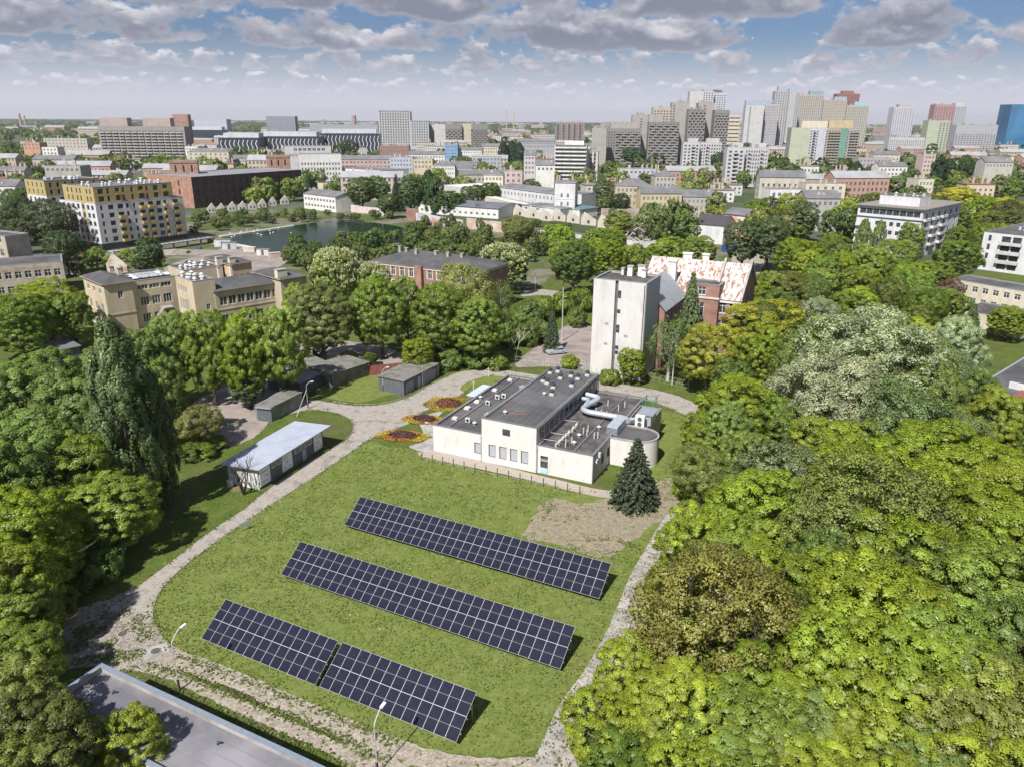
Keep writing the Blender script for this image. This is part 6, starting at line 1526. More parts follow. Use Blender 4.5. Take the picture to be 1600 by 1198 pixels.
placey('office_building', 'cream banded office block with a dark glass side between the tower groups', 'building', 1134, 1152, 176, 1180, -6, 30, wall=plaster((.62, .52, .40)), wins=lambda L, D, h: dict(F=[(0.5, L - .5, z, z + 2.0) for z in np.arange(6, h - 3, 5.5)]), glass=GC, walls=dict(R=mat('dark_green_glass', (.03, .06, .055), rough=.3)))
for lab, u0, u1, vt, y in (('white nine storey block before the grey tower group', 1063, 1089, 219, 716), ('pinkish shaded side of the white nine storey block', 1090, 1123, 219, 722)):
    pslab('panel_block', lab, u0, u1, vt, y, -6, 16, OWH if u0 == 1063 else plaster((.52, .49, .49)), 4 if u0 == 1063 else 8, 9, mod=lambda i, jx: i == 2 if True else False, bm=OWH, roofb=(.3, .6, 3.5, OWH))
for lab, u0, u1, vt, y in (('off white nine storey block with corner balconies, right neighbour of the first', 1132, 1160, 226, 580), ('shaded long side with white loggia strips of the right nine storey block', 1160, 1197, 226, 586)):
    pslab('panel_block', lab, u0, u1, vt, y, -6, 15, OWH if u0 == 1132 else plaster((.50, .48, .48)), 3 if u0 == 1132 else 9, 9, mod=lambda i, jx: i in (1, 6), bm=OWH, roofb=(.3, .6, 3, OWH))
# white and blue topped tower group
BT = plaster((.36, .42, .50)); 
pslab('tower_block', 'white tower gable with pale blue crown at the left of the right hand tower group', 1160, 1189, 160, 1500, -8, 30, OWH, 6, None, blank=[(0, 1), (2, 6)], roofb=(.0, 1, 9, BT), zon=lambda L, D, h: dict(F=[(L * .35, L, 0, 200, OWH)]))
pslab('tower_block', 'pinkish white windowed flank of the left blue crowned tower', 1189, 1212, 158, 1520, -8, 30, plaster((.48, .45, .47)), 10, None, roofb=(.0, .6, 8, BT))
pslab('tower_block', 'higher white tower with bluish cap, second of the right hand group', 1206, 1230, 137, 1560, -8, 30, TWW, 6, None, roofb=(.2, .8, 8, BT))
pslab('tower_block', 'white slab tower with bluish top, third of the right hand group', 1228, 1245, 138, 1545, -8, 30, TWW, 5, None, blank=[(0, 3)], roofb=(.0, .9, 6, BT))
pslab('tower_block', 'cream tower with dark window rows behind the coloured block', 1243, 1282, 142, 1600, -8, 30, plaster((.46, .42, .37)), 12, None, roofb=(.45, .55, 7, plaster((.25, .38, .42))))
pslab('tower_block', 'wide cream tower with dense window rows right of the first cream tower', 1280, 1318, 150, 1600, -8, 30, plaster((.48, .44, .36)), 14, None, roofb=(.5, .5, 6, BT))
pslab('tower_block', 'cream tower with blue cap at the right end of the group', 1316, 1353, 158, 1600, -8, 30, plaster((.46, .43, .37)), 12, None, roofb=(.4, .6, 7, plaster((.35, .48, .56))))
pslab('tower_block', 'dark red crowned tower standing behind the cream ones', 1302, 1338, 140, 1750, -8, 30, plaster((.30, .14, .13)), 8, None, roofb=(.25, .5, 6, plaster((.3, .14, .13))))
# coloured block
GRN = plaster((.44, .47, .36)); TAN = plaster((.40, .34, .25)); GR2 = plaster((.17, .32, .24)); LIL = plaster((.50, .50, .55))
rt_, L, D, h = pslab('panel_block', 'block striped in pale green, white, tan and strong green with a cream and yellow crown', 1232, 1339, 194, 859, -6, 18, SL3, 22, 13, blank=[(0, 6), (9, 11), (16, 18)], zon=lambda L, D, h: dict(F=[(0, L * .28, 0, 99, GRN), (L * .28, L * .52, 0, 99, LIL), (L * .52, L * .72, 0, 99, TAN), (L * .72, L * .83, 0, 99, GR2)]), mod=lambda i, jx: 12 <= i <= 15 or i >= 19 or i == 7, bm=SL3)
roof_box(rt_, L * .15, 3, L * .38, 10, h, 7, CREAM, 'rooftop_house'); roof_box(rt_, L * .55, 3, L * .35, 10, h, 7.5, plaster((.52, .42, .26)), 'rooftop_house')
# towers at the right
pslab('tower_block', 'white grey tower with a dark central slot standing alone right of the cream towers', 1392, 1425, 160, 2100, -6, 40, plaster((.55, .54, .58)), 9, None, roofb=(.25, .6, 8, TWW))
pslab('tower_block', 'low white lattice fronted slab at the foot of the lone tower', 1385, 1440, 207, 1200, -4, 18, OWH, 16, 7)
pslab('tower_block', 'pale green tower slab with red top section on the right', 1446, 1480, 180, 1354, -6, 24, GRN, 6, None, blank=[(0, 3)])
pslab('tower_block', 'pink and red upper tower behind the pale green slab', 1456, 1488, 155, 1390, -6, 22, plaster((.42, .26, .25)), 7, None)
pslab('tower_block', 'grey windowed tower with roof antennae beside the red topped one', 1486, 1506, 157, 1400, -6, 24, plaster((.46, .47, .50)), 6, None, roofb=(.1, .7, 5, OWH))
pslab('office_building', 'wide grey office slab with neat window rows, right of the green tower', 1490, 1555, 186, 1250, -3, 18, plaster((.40, .40, .42)), 14, 10)
rt_, L, D, h = placey('glass_tower', 'blue glass office tower at the right edge', 'building', 1576, 1640, 153, 1423, -4, 40, wall=mat('blue_glass', (.03, .12, .26), (.05, .20, .36), scale=.03, rough=.15, spec=.8), wins=lambda L, D, h: dict(F=[(L * i / 12 + .25, L * (i + 1) / 12 - .25, z + .3, z + 3.4) for i in range(12) for z in np.arange(2, h - 4, 3.8)]), glass=mat('blue_glass_panes', (.02, .09, .22), (.06, .26, .45), scale=.02, rough=.1, spec=.9), style='plain')
placey('long_house', 'pale low house with dark roof before the blue glass tower', 'building', 1540, 1580, 236, 640, -4, 16, wall=CREAM, wins=G_(8, 2, 1.4, 1.4), glass=GC)
# stepped white office before the mall
rt_, L, D, h = placey('office_building', 'white stepped office block with open top floor right of the old mill', 'building', 462, 528, 246, 545, 14, 18, wall=plaster((.68, .67, .65)), wins=lambda L, D, h: dict(F=grid(13, 5, 1.2, 1.9, 2.2, 3.4, .8, L - .8)), glass=GC, roof=M_ROOFFAR, indiv=True)
placey('office_building', 'upper storeys of the white stepped office block, with a white gable', 'building', 439, 512, 234, 572, 14, 20, wall=OWH, wins=lambda L, D, h: dict(F=[(L * .2 + i * L * .1, L * .2 + i * L * .1 + 2.4, h - 3.2, h - 1.2) for i in range(7)] + grid(14, 1, 1.2, 1.4, h - 7, 3, 3, L - 1)), glass=GC, roof=M_ROOFFAR)
# tenements in the middle distance, each placed by its roof line
ten = [
 ('long brick and cream tenement row under a dark roof behind the windowless warehouse', 527, 613, 249, 640, PINKG, 14, 3, 'gable'),
 ('pale blue grey tenement beside the long brick row', 604, 640, 249, 620, plaster((.45, .49, .55)), 7, 4, 'flat'),
 ('beige blank walled house with a row of small windows, left of the white tenement', 641, 671, 251, 600, BEIGE, 5, 2, 'flat'),
 ('white tenement with two rows of windows among the city roofs', 671, 706, 257, 590, OFFW, 9, 2, 'hip'),
 ('grey house with blank side wall right of the white tenement', 706, 734, 260, 600, LGREY, 3, 2, 'gable'),
 ('red brick and glass curved house at the foot of the white office tower', 588, 634, 231, 860, M_BRICK, 10, 3, 'flat'),
 ('white house row with dark roofs right of the office tower foot', 634, 690, 240, 760, OFFW, 12, 3, 'gable'),
 ('light blue fronted house in the white house row', 690, 710, 228, 820, plaster((.22, .36, .58)), 5, 4, 'flat'),
 ('white house with many small windows right of the blue one', 711, 748, 232, 830, OFFW, 10, 4, 'gable'),
 ('cream long house behind the poplars', 748, 790, 226, 850, CREAM, 10, 3, 'gable'),
 ('grey flat topped office with a tall central window', 733, 778, 246, 700, plaster((.40, .42, .46)), 8, 3, 'flat'),
 ('cream and green house pair behind the long white school', 752, 782, 270, 470, CREAM, 5, 3, 'hip'),
 ('pink walled house right of the cream and green pair', 784, 812, 268, 470, plaster((.55, .44, .40)), 3, 2, 'flat'),
 ('white narrow gabled house left of the ten storey block', 814, 832, 238, 560, plaster((.55, .50, .5)), 3, 4, 'gable'),
 ('dark roofed low house at the foot of the ten storey block', 833, 862, 254, 520, OFFW, 4, 1, 'gable'),
 ('long dark roofed hall behind the ten storey block', 803, 864, 217, 900, plaster((.38, .38, .42)), 14, 2, 'gable'),
 ('beige four storey flats with balconies, left block', 958, 1013, 284, 400, plaster((.50, .43, .33)), 8, 4, 'hip'),
 ('beige and yellow four storey flats with white windows, middle block', 998, 1062, 296, 385, plaster((.56, .48, .30)), 9, 3, 'gable'),
 ('grey beige four storey flats behind the trees, right block', 1056, 1112, 300, 392, plaster((.45, .41, .35)), 8, 3, 'gable'),
 ('small dark roofed house above the beige flats', 1020, 1052, 268, 480, plaster((.48, .45, .4)), 5, 2, 'hip'),
 ('white parking hall with a pale roof above the beige flats', 965, 1020, 262, 560, plaster((.5, .52, .56)), 8, 1, 'flat'),
 ('cream apartment house with blank walls left of the poplar', 1256, 1318, 281, 420, CREAM, 5, 2, 'flat'),
 ('dark roofed low house in front of the cream apartment house', 1256, 1310, 300, 345, plaster((.42, .40, .38)), 6, 1, 'gable'),
 ('white flat roofed house among the trees left of the cream one', 1200, 1256, 291, 370, OFFW, 6, 2, 'flat'),
 ('pink grey house row right of the coloured block', 1338, 1390, 240, 680, plaster((.44, .38, .4)), 9, 3, 'flat'),
 ('white gabled house row right of the pink grey one', 1370, 1414, 249, 600, OFFW, 7, 2, 'gable'),
 ('pink stepped house tower behind the dark poplars', 1440, 1458, 233, 620, plaster((.60, .47, .42)), 3, 6, 'flat'),
 ('cream house with roof vents below the pink stepped house', 1432, 1456, 272, 430, CREAM, 4, 3, 'flat'),
 ('low tan warehouse under the right hand office slab', 1536, 1580, 240, 560, plaster((.5, .47, .42)), 8, 1, 'gable'),
 ('red brick low house far left among trees', 30, 56, 233, 800, plaster((.5, .3, .22)), 4, 2, 'flat'),
 ('pale stepped housing row far left', 62, 130, 226, 900, plaster((.48, .45, .38)), 12, 3, 'flat'),
 ('white house below the stepped housing row', 60, 84, 240, 760, OFFW, 4, 3, 'flat'),
 ('flat roofed grey hall above the rear ochre wing', 64, 120, 269, 470, plaster((.4, .38, .34)), 7, 1, 'flat'),
 ('white cottage at the far left edge above the trees', -12, 20, 298, 400, OFFW, 3, 1, 'gable'),
 ('cream villa with white dish like vents right of the panel block', 288, 352, 240, 700, plaster((.58, .52, .40)), 8, 3, 'hip'),
 ('white flats with dark windows at the end of the panel block', 284, 304, 236, 760, OFFW, 4, 5, 'flat'),
 ('cream old tenements behind the trees above the mill', 352, 412, 250, 720, plaster((.52, .46, .40)), 12, 2, 'gable'),
]
for (lab, u0, u1, vt, y, wm, n, m, tp) in ten:
    k = dict(top=tp, rh=3.0, roof=M_ROOFFAR, over=.3) if tp != 'flat' else dict(parapet=.4, roof=M_ROOFFAR)
    rt_, L, D, h = placey('tenement', lab, 'house', u0, u1, vt + (4 if tp != 'flat' else 0), y, random.choice((-4, 0, 3)), 12, wall=wm, wins=lambda L, D, h: dict(F=grid(n, m, min(1.6, L / n * .5), 1.7, max(.6, h - m * 3.3), 3.3, .6, L - .6)), glass=GC, **k)
    rnd = random.Random(u0)
    for q_ in range(3): roof_box(rt_, rnd.uniform(.1, .85) * L, rnd.uniform(2, 7), 1.2, .8, h - .2, rnd.uniform(1.5, 3.4), plaster((.5, .45, .4)), 'chimney')

# city fill: ordinary houses, one mesh each
protoH = []
for k in range(8):
    rnd = random.Random(50 + k); L, D, h = rnd.uniform(16, 38), rnd.uniform(11, 15), rnd.uniform(8, 15)
    wall = [plaster(c) for c in ((.55, .50, .42), (.62, .60, .57), (.50, .42, .34), (.56, .53, .50), (.45, .40, .38), (.60, .50, .38), (.48, .30, .24), (.64, .62, .60))][k]
    mb = MB(); ws = grid(int(L / 3), int(h / 3.2), 1.3, 1.6, 1.4, 3.1, .6, L - .6)
    for s_ in 'FRLB': facade(mb, s_, L, D, 0, h, ws if s_ == 'F' else (grid(3, int(h / 3.2), 1.2, 1.5, 1.4, 3.1, .6, D - .6) if s_ in 'RL' else []), wall)
    for r_ in ws: mb.face([(r_[0], .18, r_[2]), (r_[1], .18, r_[2]), (r_[1], .18, r_[3]), (r_[0], .18, r_[3])], GC)
    for r_ in grid(3, int(h / 3.2), 1.2, 1.5, 1.4, 3.1, .6, D - .6): mb.face([(L - .18, r_[0], r_[2]), (L - .18, r_[1], r_[2]), (L - .18, r_[1], r_[3]), (L - .18, r_[0], r_[3])], GC); mb.face([(.18, r_[0], r_[2]), (.18, r_[1], r_[2]), (.18, r_[1], r_[3]), (.18, r_[0], r_[3])], GC)
    rm = [M_ROOFFAR, mat('brown_far_roof', (.20, .16, .14), (.26, .22, .2), scale=.1), mat('light_far_roof', (.34, .34, .35), (.26, .26, .27), scale=.1), M_ROOFRED][(k * 3) % 4]
    if k % 2: mb.box(-.3, L + .3, -.3, D + .3, h, h + .3, rm)
    else:
        for (y0, y1) in ((-.4, D / 2), (D + .4, D / 2)): mb.face([(-.4, y0, h - .1), (L + .4, y0, h - .1), (L + .4, y1, h + 3.2), (-.4, y1, h + 3.2)], rm)
        for x in (0, L): mb.face([(x, 0, h), (x, D, h), (x, D / 2, h + 3.1)], wall)
    for q_ in range(4): x = rnd.uniform(1, L - 2); mb.box(x, x + 1.1, D / 2 - .4, D / 2 + .4, h + .2, h + rnd.uniform(3, 5), plaster((.5, .42, .36)))
    protoH.append((mb.mesh('city_house'), L, D))
rnd = random.Random(21); nH = 0; tries = 0
while nH < 290 and tries < 12000:
    tries += 1
    y = 470 + 2300 * rnd.random() ** 1.9; x = rnd.uniform(-.72, .74) * y
    me, L, D = protoH[rnd.randrange(8)]
    dens_ = mnoise.noise(Vector((x * .004, y * .004, 3)))
    if dens_ < -.25 and y < 1500: continue
    if x < -.35 * y and y > 900 and rnd.random() < .8: continue
    if x > .25 * y and y < 800 and rnd.random() < .6: continue
    if not free(x + L / 2, y + D / 2, max(L, D) * .6): continue
    a = R(rnd.choice((-6, -2, 3, 8)) + rnd.uniform(-2, 2)); foot((x, y), a, L, D)
    o = link('city_house', me, None, (x, y, 0), a); s = 1 + (y > 1500) * .5; o.scale = (s, s, rnd.uniform(.8, 1.25) * (1 + (y > 1500) * .3))
    tag(o, 'small plain city house with rows of little windows among the roofs of the far districts', 'house', 'ordinary houses of the far city'); nH += 1
# far estates: pale slabs near the horizon, too many and too small to tell apart
mb = MB(); rnd = random.Random(5); ms = [plaster(c) for c in ((.62, .60, .58), (.55, .50, .46), (.66, .58, .50), (.48, .50, .54), (.56, .38, .33))]
for k in range(900):
    y = rnd.uniform(2600, 9000); x = rnd.uniform(-.75, .75) * y
    cl_ = mnoise.noise(Vector((x * .0012, y * .0007, 8)))
    if cl_ < -.02 or (x < -.25 * y and rnd.random() < .75): continue
    L = rnd.uniform(20, 90); hh = rnd.choice((10, 12, 16, 16, 30 if x > 0 else 16, 34 if rnd.random() < .2 else 14)); a = R(rnd.uniform(-8, 8))
    M_ = Matrix.Translation((x, y, 0)) @ Matrix.Rotation(a, 4, 'Z'); mm = rnd.choice(ms)
    mb.box(0, L, 0, 14, 0, hh, mm, M_, bottom=False); mb.box(.5, L - .5, .5, 13.5, hh, hh + .5, M_ROOFFAR, M_, bottom=False)
    for z in np.arange(2, hh - 1.5, 3.2): mb.box(1, L - 1, -.1, -.02, z, z + 1.3, GC, M_, bottom=False)
o = mb.obj('distant_estates'); o['kind'] = 'stuff'
def mast(px, y, top, label, cat='chimney', nm='factory_chimney', r=(2.2, 1.2), m=None):
    a = WY(px, top, y); t = MB(); t.tube([(0, 0, 0), (0, 0, a.z)], list(r), m or plaster((.4, .3, .28)), n=10)
    tag(t.obj(nm, None, (a.x, a.y, 0)), label, cat)
mast(24, 3200, 188, 'slender dark factory chimney on the horizon at the far left', r=(6, 4))
mast(32, 3300, 191, 'second thinner factory chimney on the horizon at the far left', r=(4, 3))
mast(547, 3000, 184, 'squat water tower shaped silhouette on the horizon left of the white office tower', r=(8, 9))
mast(1388, 3400, 180, 'thin red and white mast between the cream towers and the lone tower', 'mast', 'radio_mast', r=(3, 2))
for u, v in ((786, 172), (797, 175)):
    mast(u, 2600, v, 'thin construction crane mast on the horizon above the centre' if u == 786 else 'second crane mast on the horizon above the centre', 'crane', 'tower_crane', r=(1.6, 1.6), m=plaster((.5, .45, .3)))
# ------------------------------------------------------------------ trees one can point to
def T(kind, u, v, h, w, col, lab=None, grp=None, **k):
    lab = lab or G_LAB; grp = grp if grp is not None else (G_GRP if lab == G_LAB else None)
    return tree(kind, (u, v), h, w, j(col), lab, grp, **k)
G_LAB, G_GRP = 'bright yellow green maple crown merging with its neighbours in the wood on the right', 'maples of the wood on the right'
m = ('maple0', 'maple1', 'maple2')
# wood on the right, front edge first
T('oak', 1140, 868, 15, 13.5, OB, 'large brownish green oak with visible branches standing at the edge of the wood')
T('maple0', 1000, 1005, 8, 6.5, YG, 'yellow green young maple hanging over the slab path, nearest the front solar tables')
T('maple1', 955, 1092, 7, 6.5, YG, 'yellow green bushy maple over the near end of the slab path')
T('maple2', 1062, 880, 8, 6.5, YG, 'bright young maple beside the slab path left of the brownish oak')
T('maple0', 1105, 795, 11, 9, YG, 'bright maple at the edge of the wood level with the gravel patch')
T('maple1', 1190, 738, 13, 11, YG, 'very bright yellow green maple right of the gravel patch')
T('airy', 1097, 695, 9, 7, OL, 'small olive tree with thin crown standing before the bright maples near the drum')
T('maple2', 1165, 585, 13, 13, YG, 'large bright yellow green maple at the corner of the lawn behind the drum')
T('maple0', 1120, 640, 10, 9, YG, 'bright maple leaning over the grass near the round drum')
T('airy', 1235, 690, 13, 11, (.21, .25, .12), 'grey green fine leaved tree between bright maples')
T('dense', 1293, 822, 13, 6, MG, 'darker green large leaved tree in the middle of the bright wood')
T('oak', 1385, 722, 16, 16, OL, 'broad olive brown crown in the middle of the wood')
T('oak', 1300, 755, 14, 10, OL, 'smaller olive crown left of the broad olive brown one')
for (k, u, v, h, w, c) in [(0, 1330, 690, 14, 11, YG), (1, 1455, 655, 14, 13, YG), (2, 1530, 672, 13, 12, YG), (0, 1590, 720, 14, 12, YG), (1, 1520, 740, 14, 12, YG), (2, 1300, 650, 13, 10, YG),
    (0, 1390, 880, 14, 12, YG), (1, 1330, 960, 13, 10, YG), (2, 1440, 980, 13, 10, YG), (0, 1260, 930, 11, 9, (.14, .17, .03)), (1, 1230, 860, 12, 9, YG), (2, 1270, 1020, 10, 9, YG), (0, 1480, 850, 13, 10, (.12, .15, .03)), (1, 1560, 850, 14, 11, BG), (2, 1590, 920, 13, 10, MG), (0, 1500, 950, 13, 10, BG), (1, 1210, 980, 9, 8, (.14, .18, .03)),
    (2, 1400, 1060, 11, 9, YG), (0, 1480, 1060, 11, 9, OL), (1, 1560, 1030, 12, 10, YG), (2, 1130, 1090, 9, 9, BG), (0, 1050, 1085, 8, 7, YG), (1, 1220, 1090, 9, 8, BG), (2, 1310, 1080, 9, 8, MG), (0, 1000, 1160, 7, 7, (.13, .18, .03)), (1, 1090, 1170, 8, 7, YG), (2, 1180, 1175, 8, 8, BG), (0, 1280, 1165, 8, 8, YG), (1, 1370, 1150, 9, 8, YG), (2, 1460, 1150, 9, 8, MG), (0, 1550, 1140, 10, 9, YG), (1, 1600, 1190, 9, 8, OL), (2, 1420, 800, 14, 11, YG), (0, 1600, 790, 14, 11, YG), (1, 1160, 820, 12, 8, YG), (2, 1480, 700, 14, 11, YG), (0, 1240, 620, 12, 10, BG), (1, 1400, 690, 13, 10, YG), (2, 1330, 860, 13, 9, YG), (0, 1620, 1050, 12, 10, OL)]:
    T(m[k], u, v, h, w, c)
# the big silver crown and what stands around it
T('willow', 1375, 486, 20, 23, SG, 'huge silvery grey green crown rising above the wood on the right')
T('willow', 1300, 556, 17, 16, SG, 'silvery lower crown at the left foot of the huge silvery one')
T('willow', 1458, 530, 16, 13, (.19, .235, .10), 'grey green darker crown right of the huge silvery one')
T('willow', 1410, 600, 15, 16, (.17, .215, .09), 'dark grey green crown in front of the huge silvery one')
T('willow', 1490, 640, 12, 11, (.18, .225, .08), 'grey green crown before the red tiled roof')
T('maple2', 1195, 463, 15, 16, GD, 'golden olive crown right of the red brick building')
T('maple0', 1112, 505, 13, 11, GD, 'golden olive crown close to the weeping birch')
T('maple1', 1150, 590, 9, 7, BG, 'small green tree at the bend of the path behind the drum')
G_LAB, G_GRP = 'mixed green garden tree among the houses on the right', 'garden trees on the right'
for (k, u, v, h, w, c) in [('maple0', 1250, 368, 14, 15, YG), ('maple1', 1312, 305, 14, 17, YG), ('maple2', 1325, 392, 12, 11, YG), ('maple0', 1400, 368, 13, 14, BG), ('maple1', 1425, 340, 13, 9, BG), ('maple2', 1500, 366, 13, 14, BG), ('maple0', 1460, 400, 11, 12, BG), ('airy', 1240, 420, 11, 12, (.14, .15, .04)), ('maple1', 1330, 450, 10, 10, BG), ('airy', 1390, 425, 12, 10, OL), ('maple2', 1215, 420, 11, 10, BG), ('airy', 1280, 410, 10, 9, OB), ('maple0', 1440, 440, 10, 9, MG), ('airy', 1430, 470, 9, 8, OL), ('maple1', 1580, 470, 8, 9, YG), ('maple1', 1270, 470, 11, 11, (.13, .15, .04)), ('airy', 1240, 490, 12, 11, BG), ('maple2', 1290, 500, 11, 10, BG), ('maple0', 1165, 420, 11, 10, YG), ('maple1', 1185, 440, 10, 9, YG), ('maple2', 1360, 480, 9, 9, BG)]:
    T(k, u, v, h, w, c)
T('poplar', 1350, 336, 16, 5.5, MG, 'slim green poplar before the left half of the white five storey house')
T('poplar', 1374, 338, 16, 5, MG, 'slim green poplar before the middle of the white five storey house')
T('dense', 1163, 340, 17, 13, DG, 'dark dense tree left of a pair beside the peeling orange house')
T('dense', 1203, 334, 18, 14, DG, 'dark dense tree right of a pair beside the peeling orange house')
T('dense', 1255, 308, 17, 12, DG, 'tall dark tree before the white flat roofed house')
T('maple2', 1493, 283, 16, 21, (.40, .37, .04), 'golden yellow tree behind the white five storey house')
T('maple0', 1572, 300, 15, 18, (.34, .34, .05), 'yellow green tree above the bright white flats')
T('airy', 1565, 232, 18, 22, (.27, .28, .13), 'pale airy tree at the right edge below the office slab')
T('spruce', 1523, 466, 9, 5, DG, 'dark spruce before the low cream hall')
T('shrub', 1475, 460, 4.2, 6, (.45, .33, .01), 'brilliant yellow flowering bush beside the low cream hall')
T('airy', 1483, 428, 8, 8, (.20, .12, .12), 'pinkish flowering tree before the cream two storey building')
T('shrub', 1352, 394, 3, 4, (.45, .33, .01), 'small yellow flowering bush by the garden house')
# around the brick building and the tower
T('spruce', 1082, 425, 18.6, 7, DG, 'tall dark spruce before the rusted roof')
T('birch', 1050, 490, 13, 8.5, (.16, .21, .07), 'weeping birch with white stem between tower and golden crown')
q_ = W(986, 598); T('maple1', 980, 530, 7.0, 5.6, YG, 'small yellow green tree at the foot of the blank tower', pos=(q_.x, q_.y))
q_ = W(952, 598); T('shrub', 955, 560, 3.0, 4, BG, 'low green bush left at the foot of the blank tower', pos=(q_.x, q_.y))
T('dense', 895, 374, 16, 12, MG, 'dark green tree left of the row behind the blank tower')
T('maple0', 945, 372, 14, 13, YG, 'yellow green tree just behind the blank tower')
T('maple1', 985, 380, 12, 9, YG, 'small bright tree between the blank tower and the rusted roof')
T('maple2', 1040, 368, 12, 13, YG, 'bright tree behind the left end of the rusted roof')
T('maple0', 1090, 366, 11, 12, BG, 'green tree behind the middle of the rusted roof')
T('spruce', 862, 482, 9.5, 3.8, (.08, .11, .06), 'blue green spruce beside the parked silver hatchback')
T('birch', 778, 440, 14, 8, (.20, .24, .09), 'birch with bright white stem and thin foliage left of the path')
G_LAB, G_GRP = 'green bush of the thicket between the maples and the parking place', 'thicket by the parking place'
for (u, v, h, w, c) in [(825, 470, 6, 8, MG), (850, 462, 6, 7, BG), (880, 455, 6, 7, BG), (905, 450, 6, 8, BG), (840, 500, 5, 7, MG), (900, 478, 5, 5, MG), (820, 505, 5, 7, MG), (790, 500, 6, 7, MG), (750, 545, 4, 7, MG), (775, 555, 3, 5, BG), (890, 555, 2.5, 4, YG), (700, 548, 4, 6, MG)]:
    T('shrub', u, v, h, w, c)
# row of maples in the middle
T('chestnut', 518, 392, 17, 12.5, (.20, .26, .05), 'big chestnut in full cream blossom beside the clinic')
T('chestnut', 577, 414, 13, 10, (.20, .26, .05), 'smaller blossoming chestnut before the red brick house')
T('maple1', 462, 450, 12, 8, YG, 'bright maple touching the left side of the blossoming chestnut')
T('dense', 495, 450, 16.5, 13.5, (.14, .165, .05), 'dark bronze tinted maple with bare trunk below the chestnut')
T('maple0', 590, 438, 17, 12, BG, 'tall green maple before the red brick house, left one')
T('maple2', 632, 434, 15, 8, BG, 'slimmer green maple before the middle of the red brick house')
T('maple1', 690, 447, 16, 14, BG, 'broad green maple above the felt roofed garages')
T('maple0', 742, 468, 14, 11, BG, 'green maple joined to the right of the broad one above the garages')
T('maple2', 652, 530, 7.5, 6.5, YG, 'small yellow green tree directly behind the garages')
T('airy', 722, 415, 18.5, 13, (.28, .29, .09), 'olive thin leaved tree before the right end of the red brick house')
T('chestnut', 785, 382, 14, 15, (.20, .26, .05), 'blossoming tree right of the red brick house')
G_LAB, G_GRP = 'green maple of the row behind the sheds on the left', 'row of maples behind the sheds'
for (k, u, v, h, w, c) in [('maple0', 262, 499, 16, 9, MG), ('maple1', 316, 491, 17, 9, BG), ('maple2', 372, 492, 17, 9, YG), ('maple0', 428, 487, 17, 9.5, BG), ('maple1', 222, 522, 15, 9, MG)]:
    T(k, u, v, h, w, c)
T('dense', 385, 592, 6, 6, DG, 'dark round bush behind the open fronted shed')
# left hand wood
T('poplar', 165, 515, 25, 7.6, (.135, .18, .07), 'tall dark poplar towering on the left')
T('poplar', 228, 590, 18, 5, (.135, .18, .07), 'lower dark poplar close at the right of the tall one')
T('maple0', 170, 755, 9.5, 10.5, (.235, .28, .05), 'light green maple in front of the tall dark poplar')
T('maple1', 110, 690, 13, 11, (.19, .235, .04), 'green maple left of the light one in front of the poplar')
T('airy', 303, 640, 7, 7.5, (.25, .255, .08), 'small olive tree on the grass behind the long shed')
G_LAB, G_GRP = 'dark green maple of the close stand on the left', 'maples of the stand on the left'
for (k, u, v, h, w, c) in [('maple2', 60, 450, 14, 16, YG), ('maple0', 15, 470, 14, 14, BG), ('maple1', 105, 470, 12, 9, BG), ('maple2', 50, 560, 15, 13, MG), ('maple0', -5, 590, 15, 13, MG), ('maple1', 95, 600, 14, 10, MG), ('maple2', 40, 660, 15, 12, MG), ('maple0', -20, 700, 15, 12, MG), ('maple1', 25, 780, 12, 11, YG), ('maple2', -20, 850, 12, 10, YG), ('maple0', 65, 850, 7, 7, YG), ('maple1', 20, 920, 8, 8, BG), ('maple2', 70, 935, 4, 6, MG), ('maple0', 15, 1000, 7, 8, BG), ('maple2', -10, 1080, 10, 9, OL), ('maple1', 50, 1120, 10, 8, (.12, .14, .035)), ('maple0', 20, 1180, 10, 8, OL), ('maple1', 140, 560, 13, 9, MG), ('maple2', 240, 570, 14, 8, MG)]:
    T(k, u, v, h, w, c)
T('maple1', 197, 1125, 7.5, 5.5, (.30, .33, .05), 'bright young maple rising in front of the grey flat roof')
T('shrub', 305, 700, 2.2, 6, (.14, .18, .03), 'low light bush below the small olive tree')
T('shrub', 330, 690, 1.6, 5, BG, 'low bush right of the small olive tree')
T('spruce', 988, 684, 9.2, 6.2, (.06, .078, .042), 'solitary dark spruce on the gravel by the round drum', pos=(16.0, 87.2))

# bare trees
def bare(label, px, h, seed, m, spread=.5, stems=4, group=None, r0=.12, nm='bare_tree'):
    rnd = random.Random(seed); mb = MB()
    def br(p, d, L, r, lv):
        q = [p]; dd = d.copy()
        for i in range(4):
            dd = (dd + Vector((rnd.uniform(-.16, .16), rnd.uniform(-.16, .16), rnd.uniform(-.05, .16)))).normalized(); q.append(q[-1] + dd * L / 4)
        mb.tube(q, [r, r * .85, r * .7, r * .55, r * .4], m, n=5, cap=False)
        if lv < 3:
            for k in range(3):
                i = rnd.choice((2, 3, 4)); s = (dd + Vector((rnd.uniform(-1, 1), rnd.uniform(-1, 1), rnd.uniform(-.1, .7))) * .8).normalized(); br(q[i], s, L * .62, r * .5, lv + 1)
    for s_ in range(stems):
        a = s_ * 6.28 / stems; br(Vector((0, 0, 0)), Vector((math.cos(a) * spread, math.sin(a) * spread, 1)).normalized(), h * .5, r0, 0)
    p = W(*px); tag(mb.obj(nm, None, (p.x, p.y, 0)), label, 'tree', group)
bare('leafless many stemmed shrub against the near gable of the long shed', (384, 778), 5.6, 3, mat('dark_twigs', (.07, .055, .05), rough=.9), .38, 6)
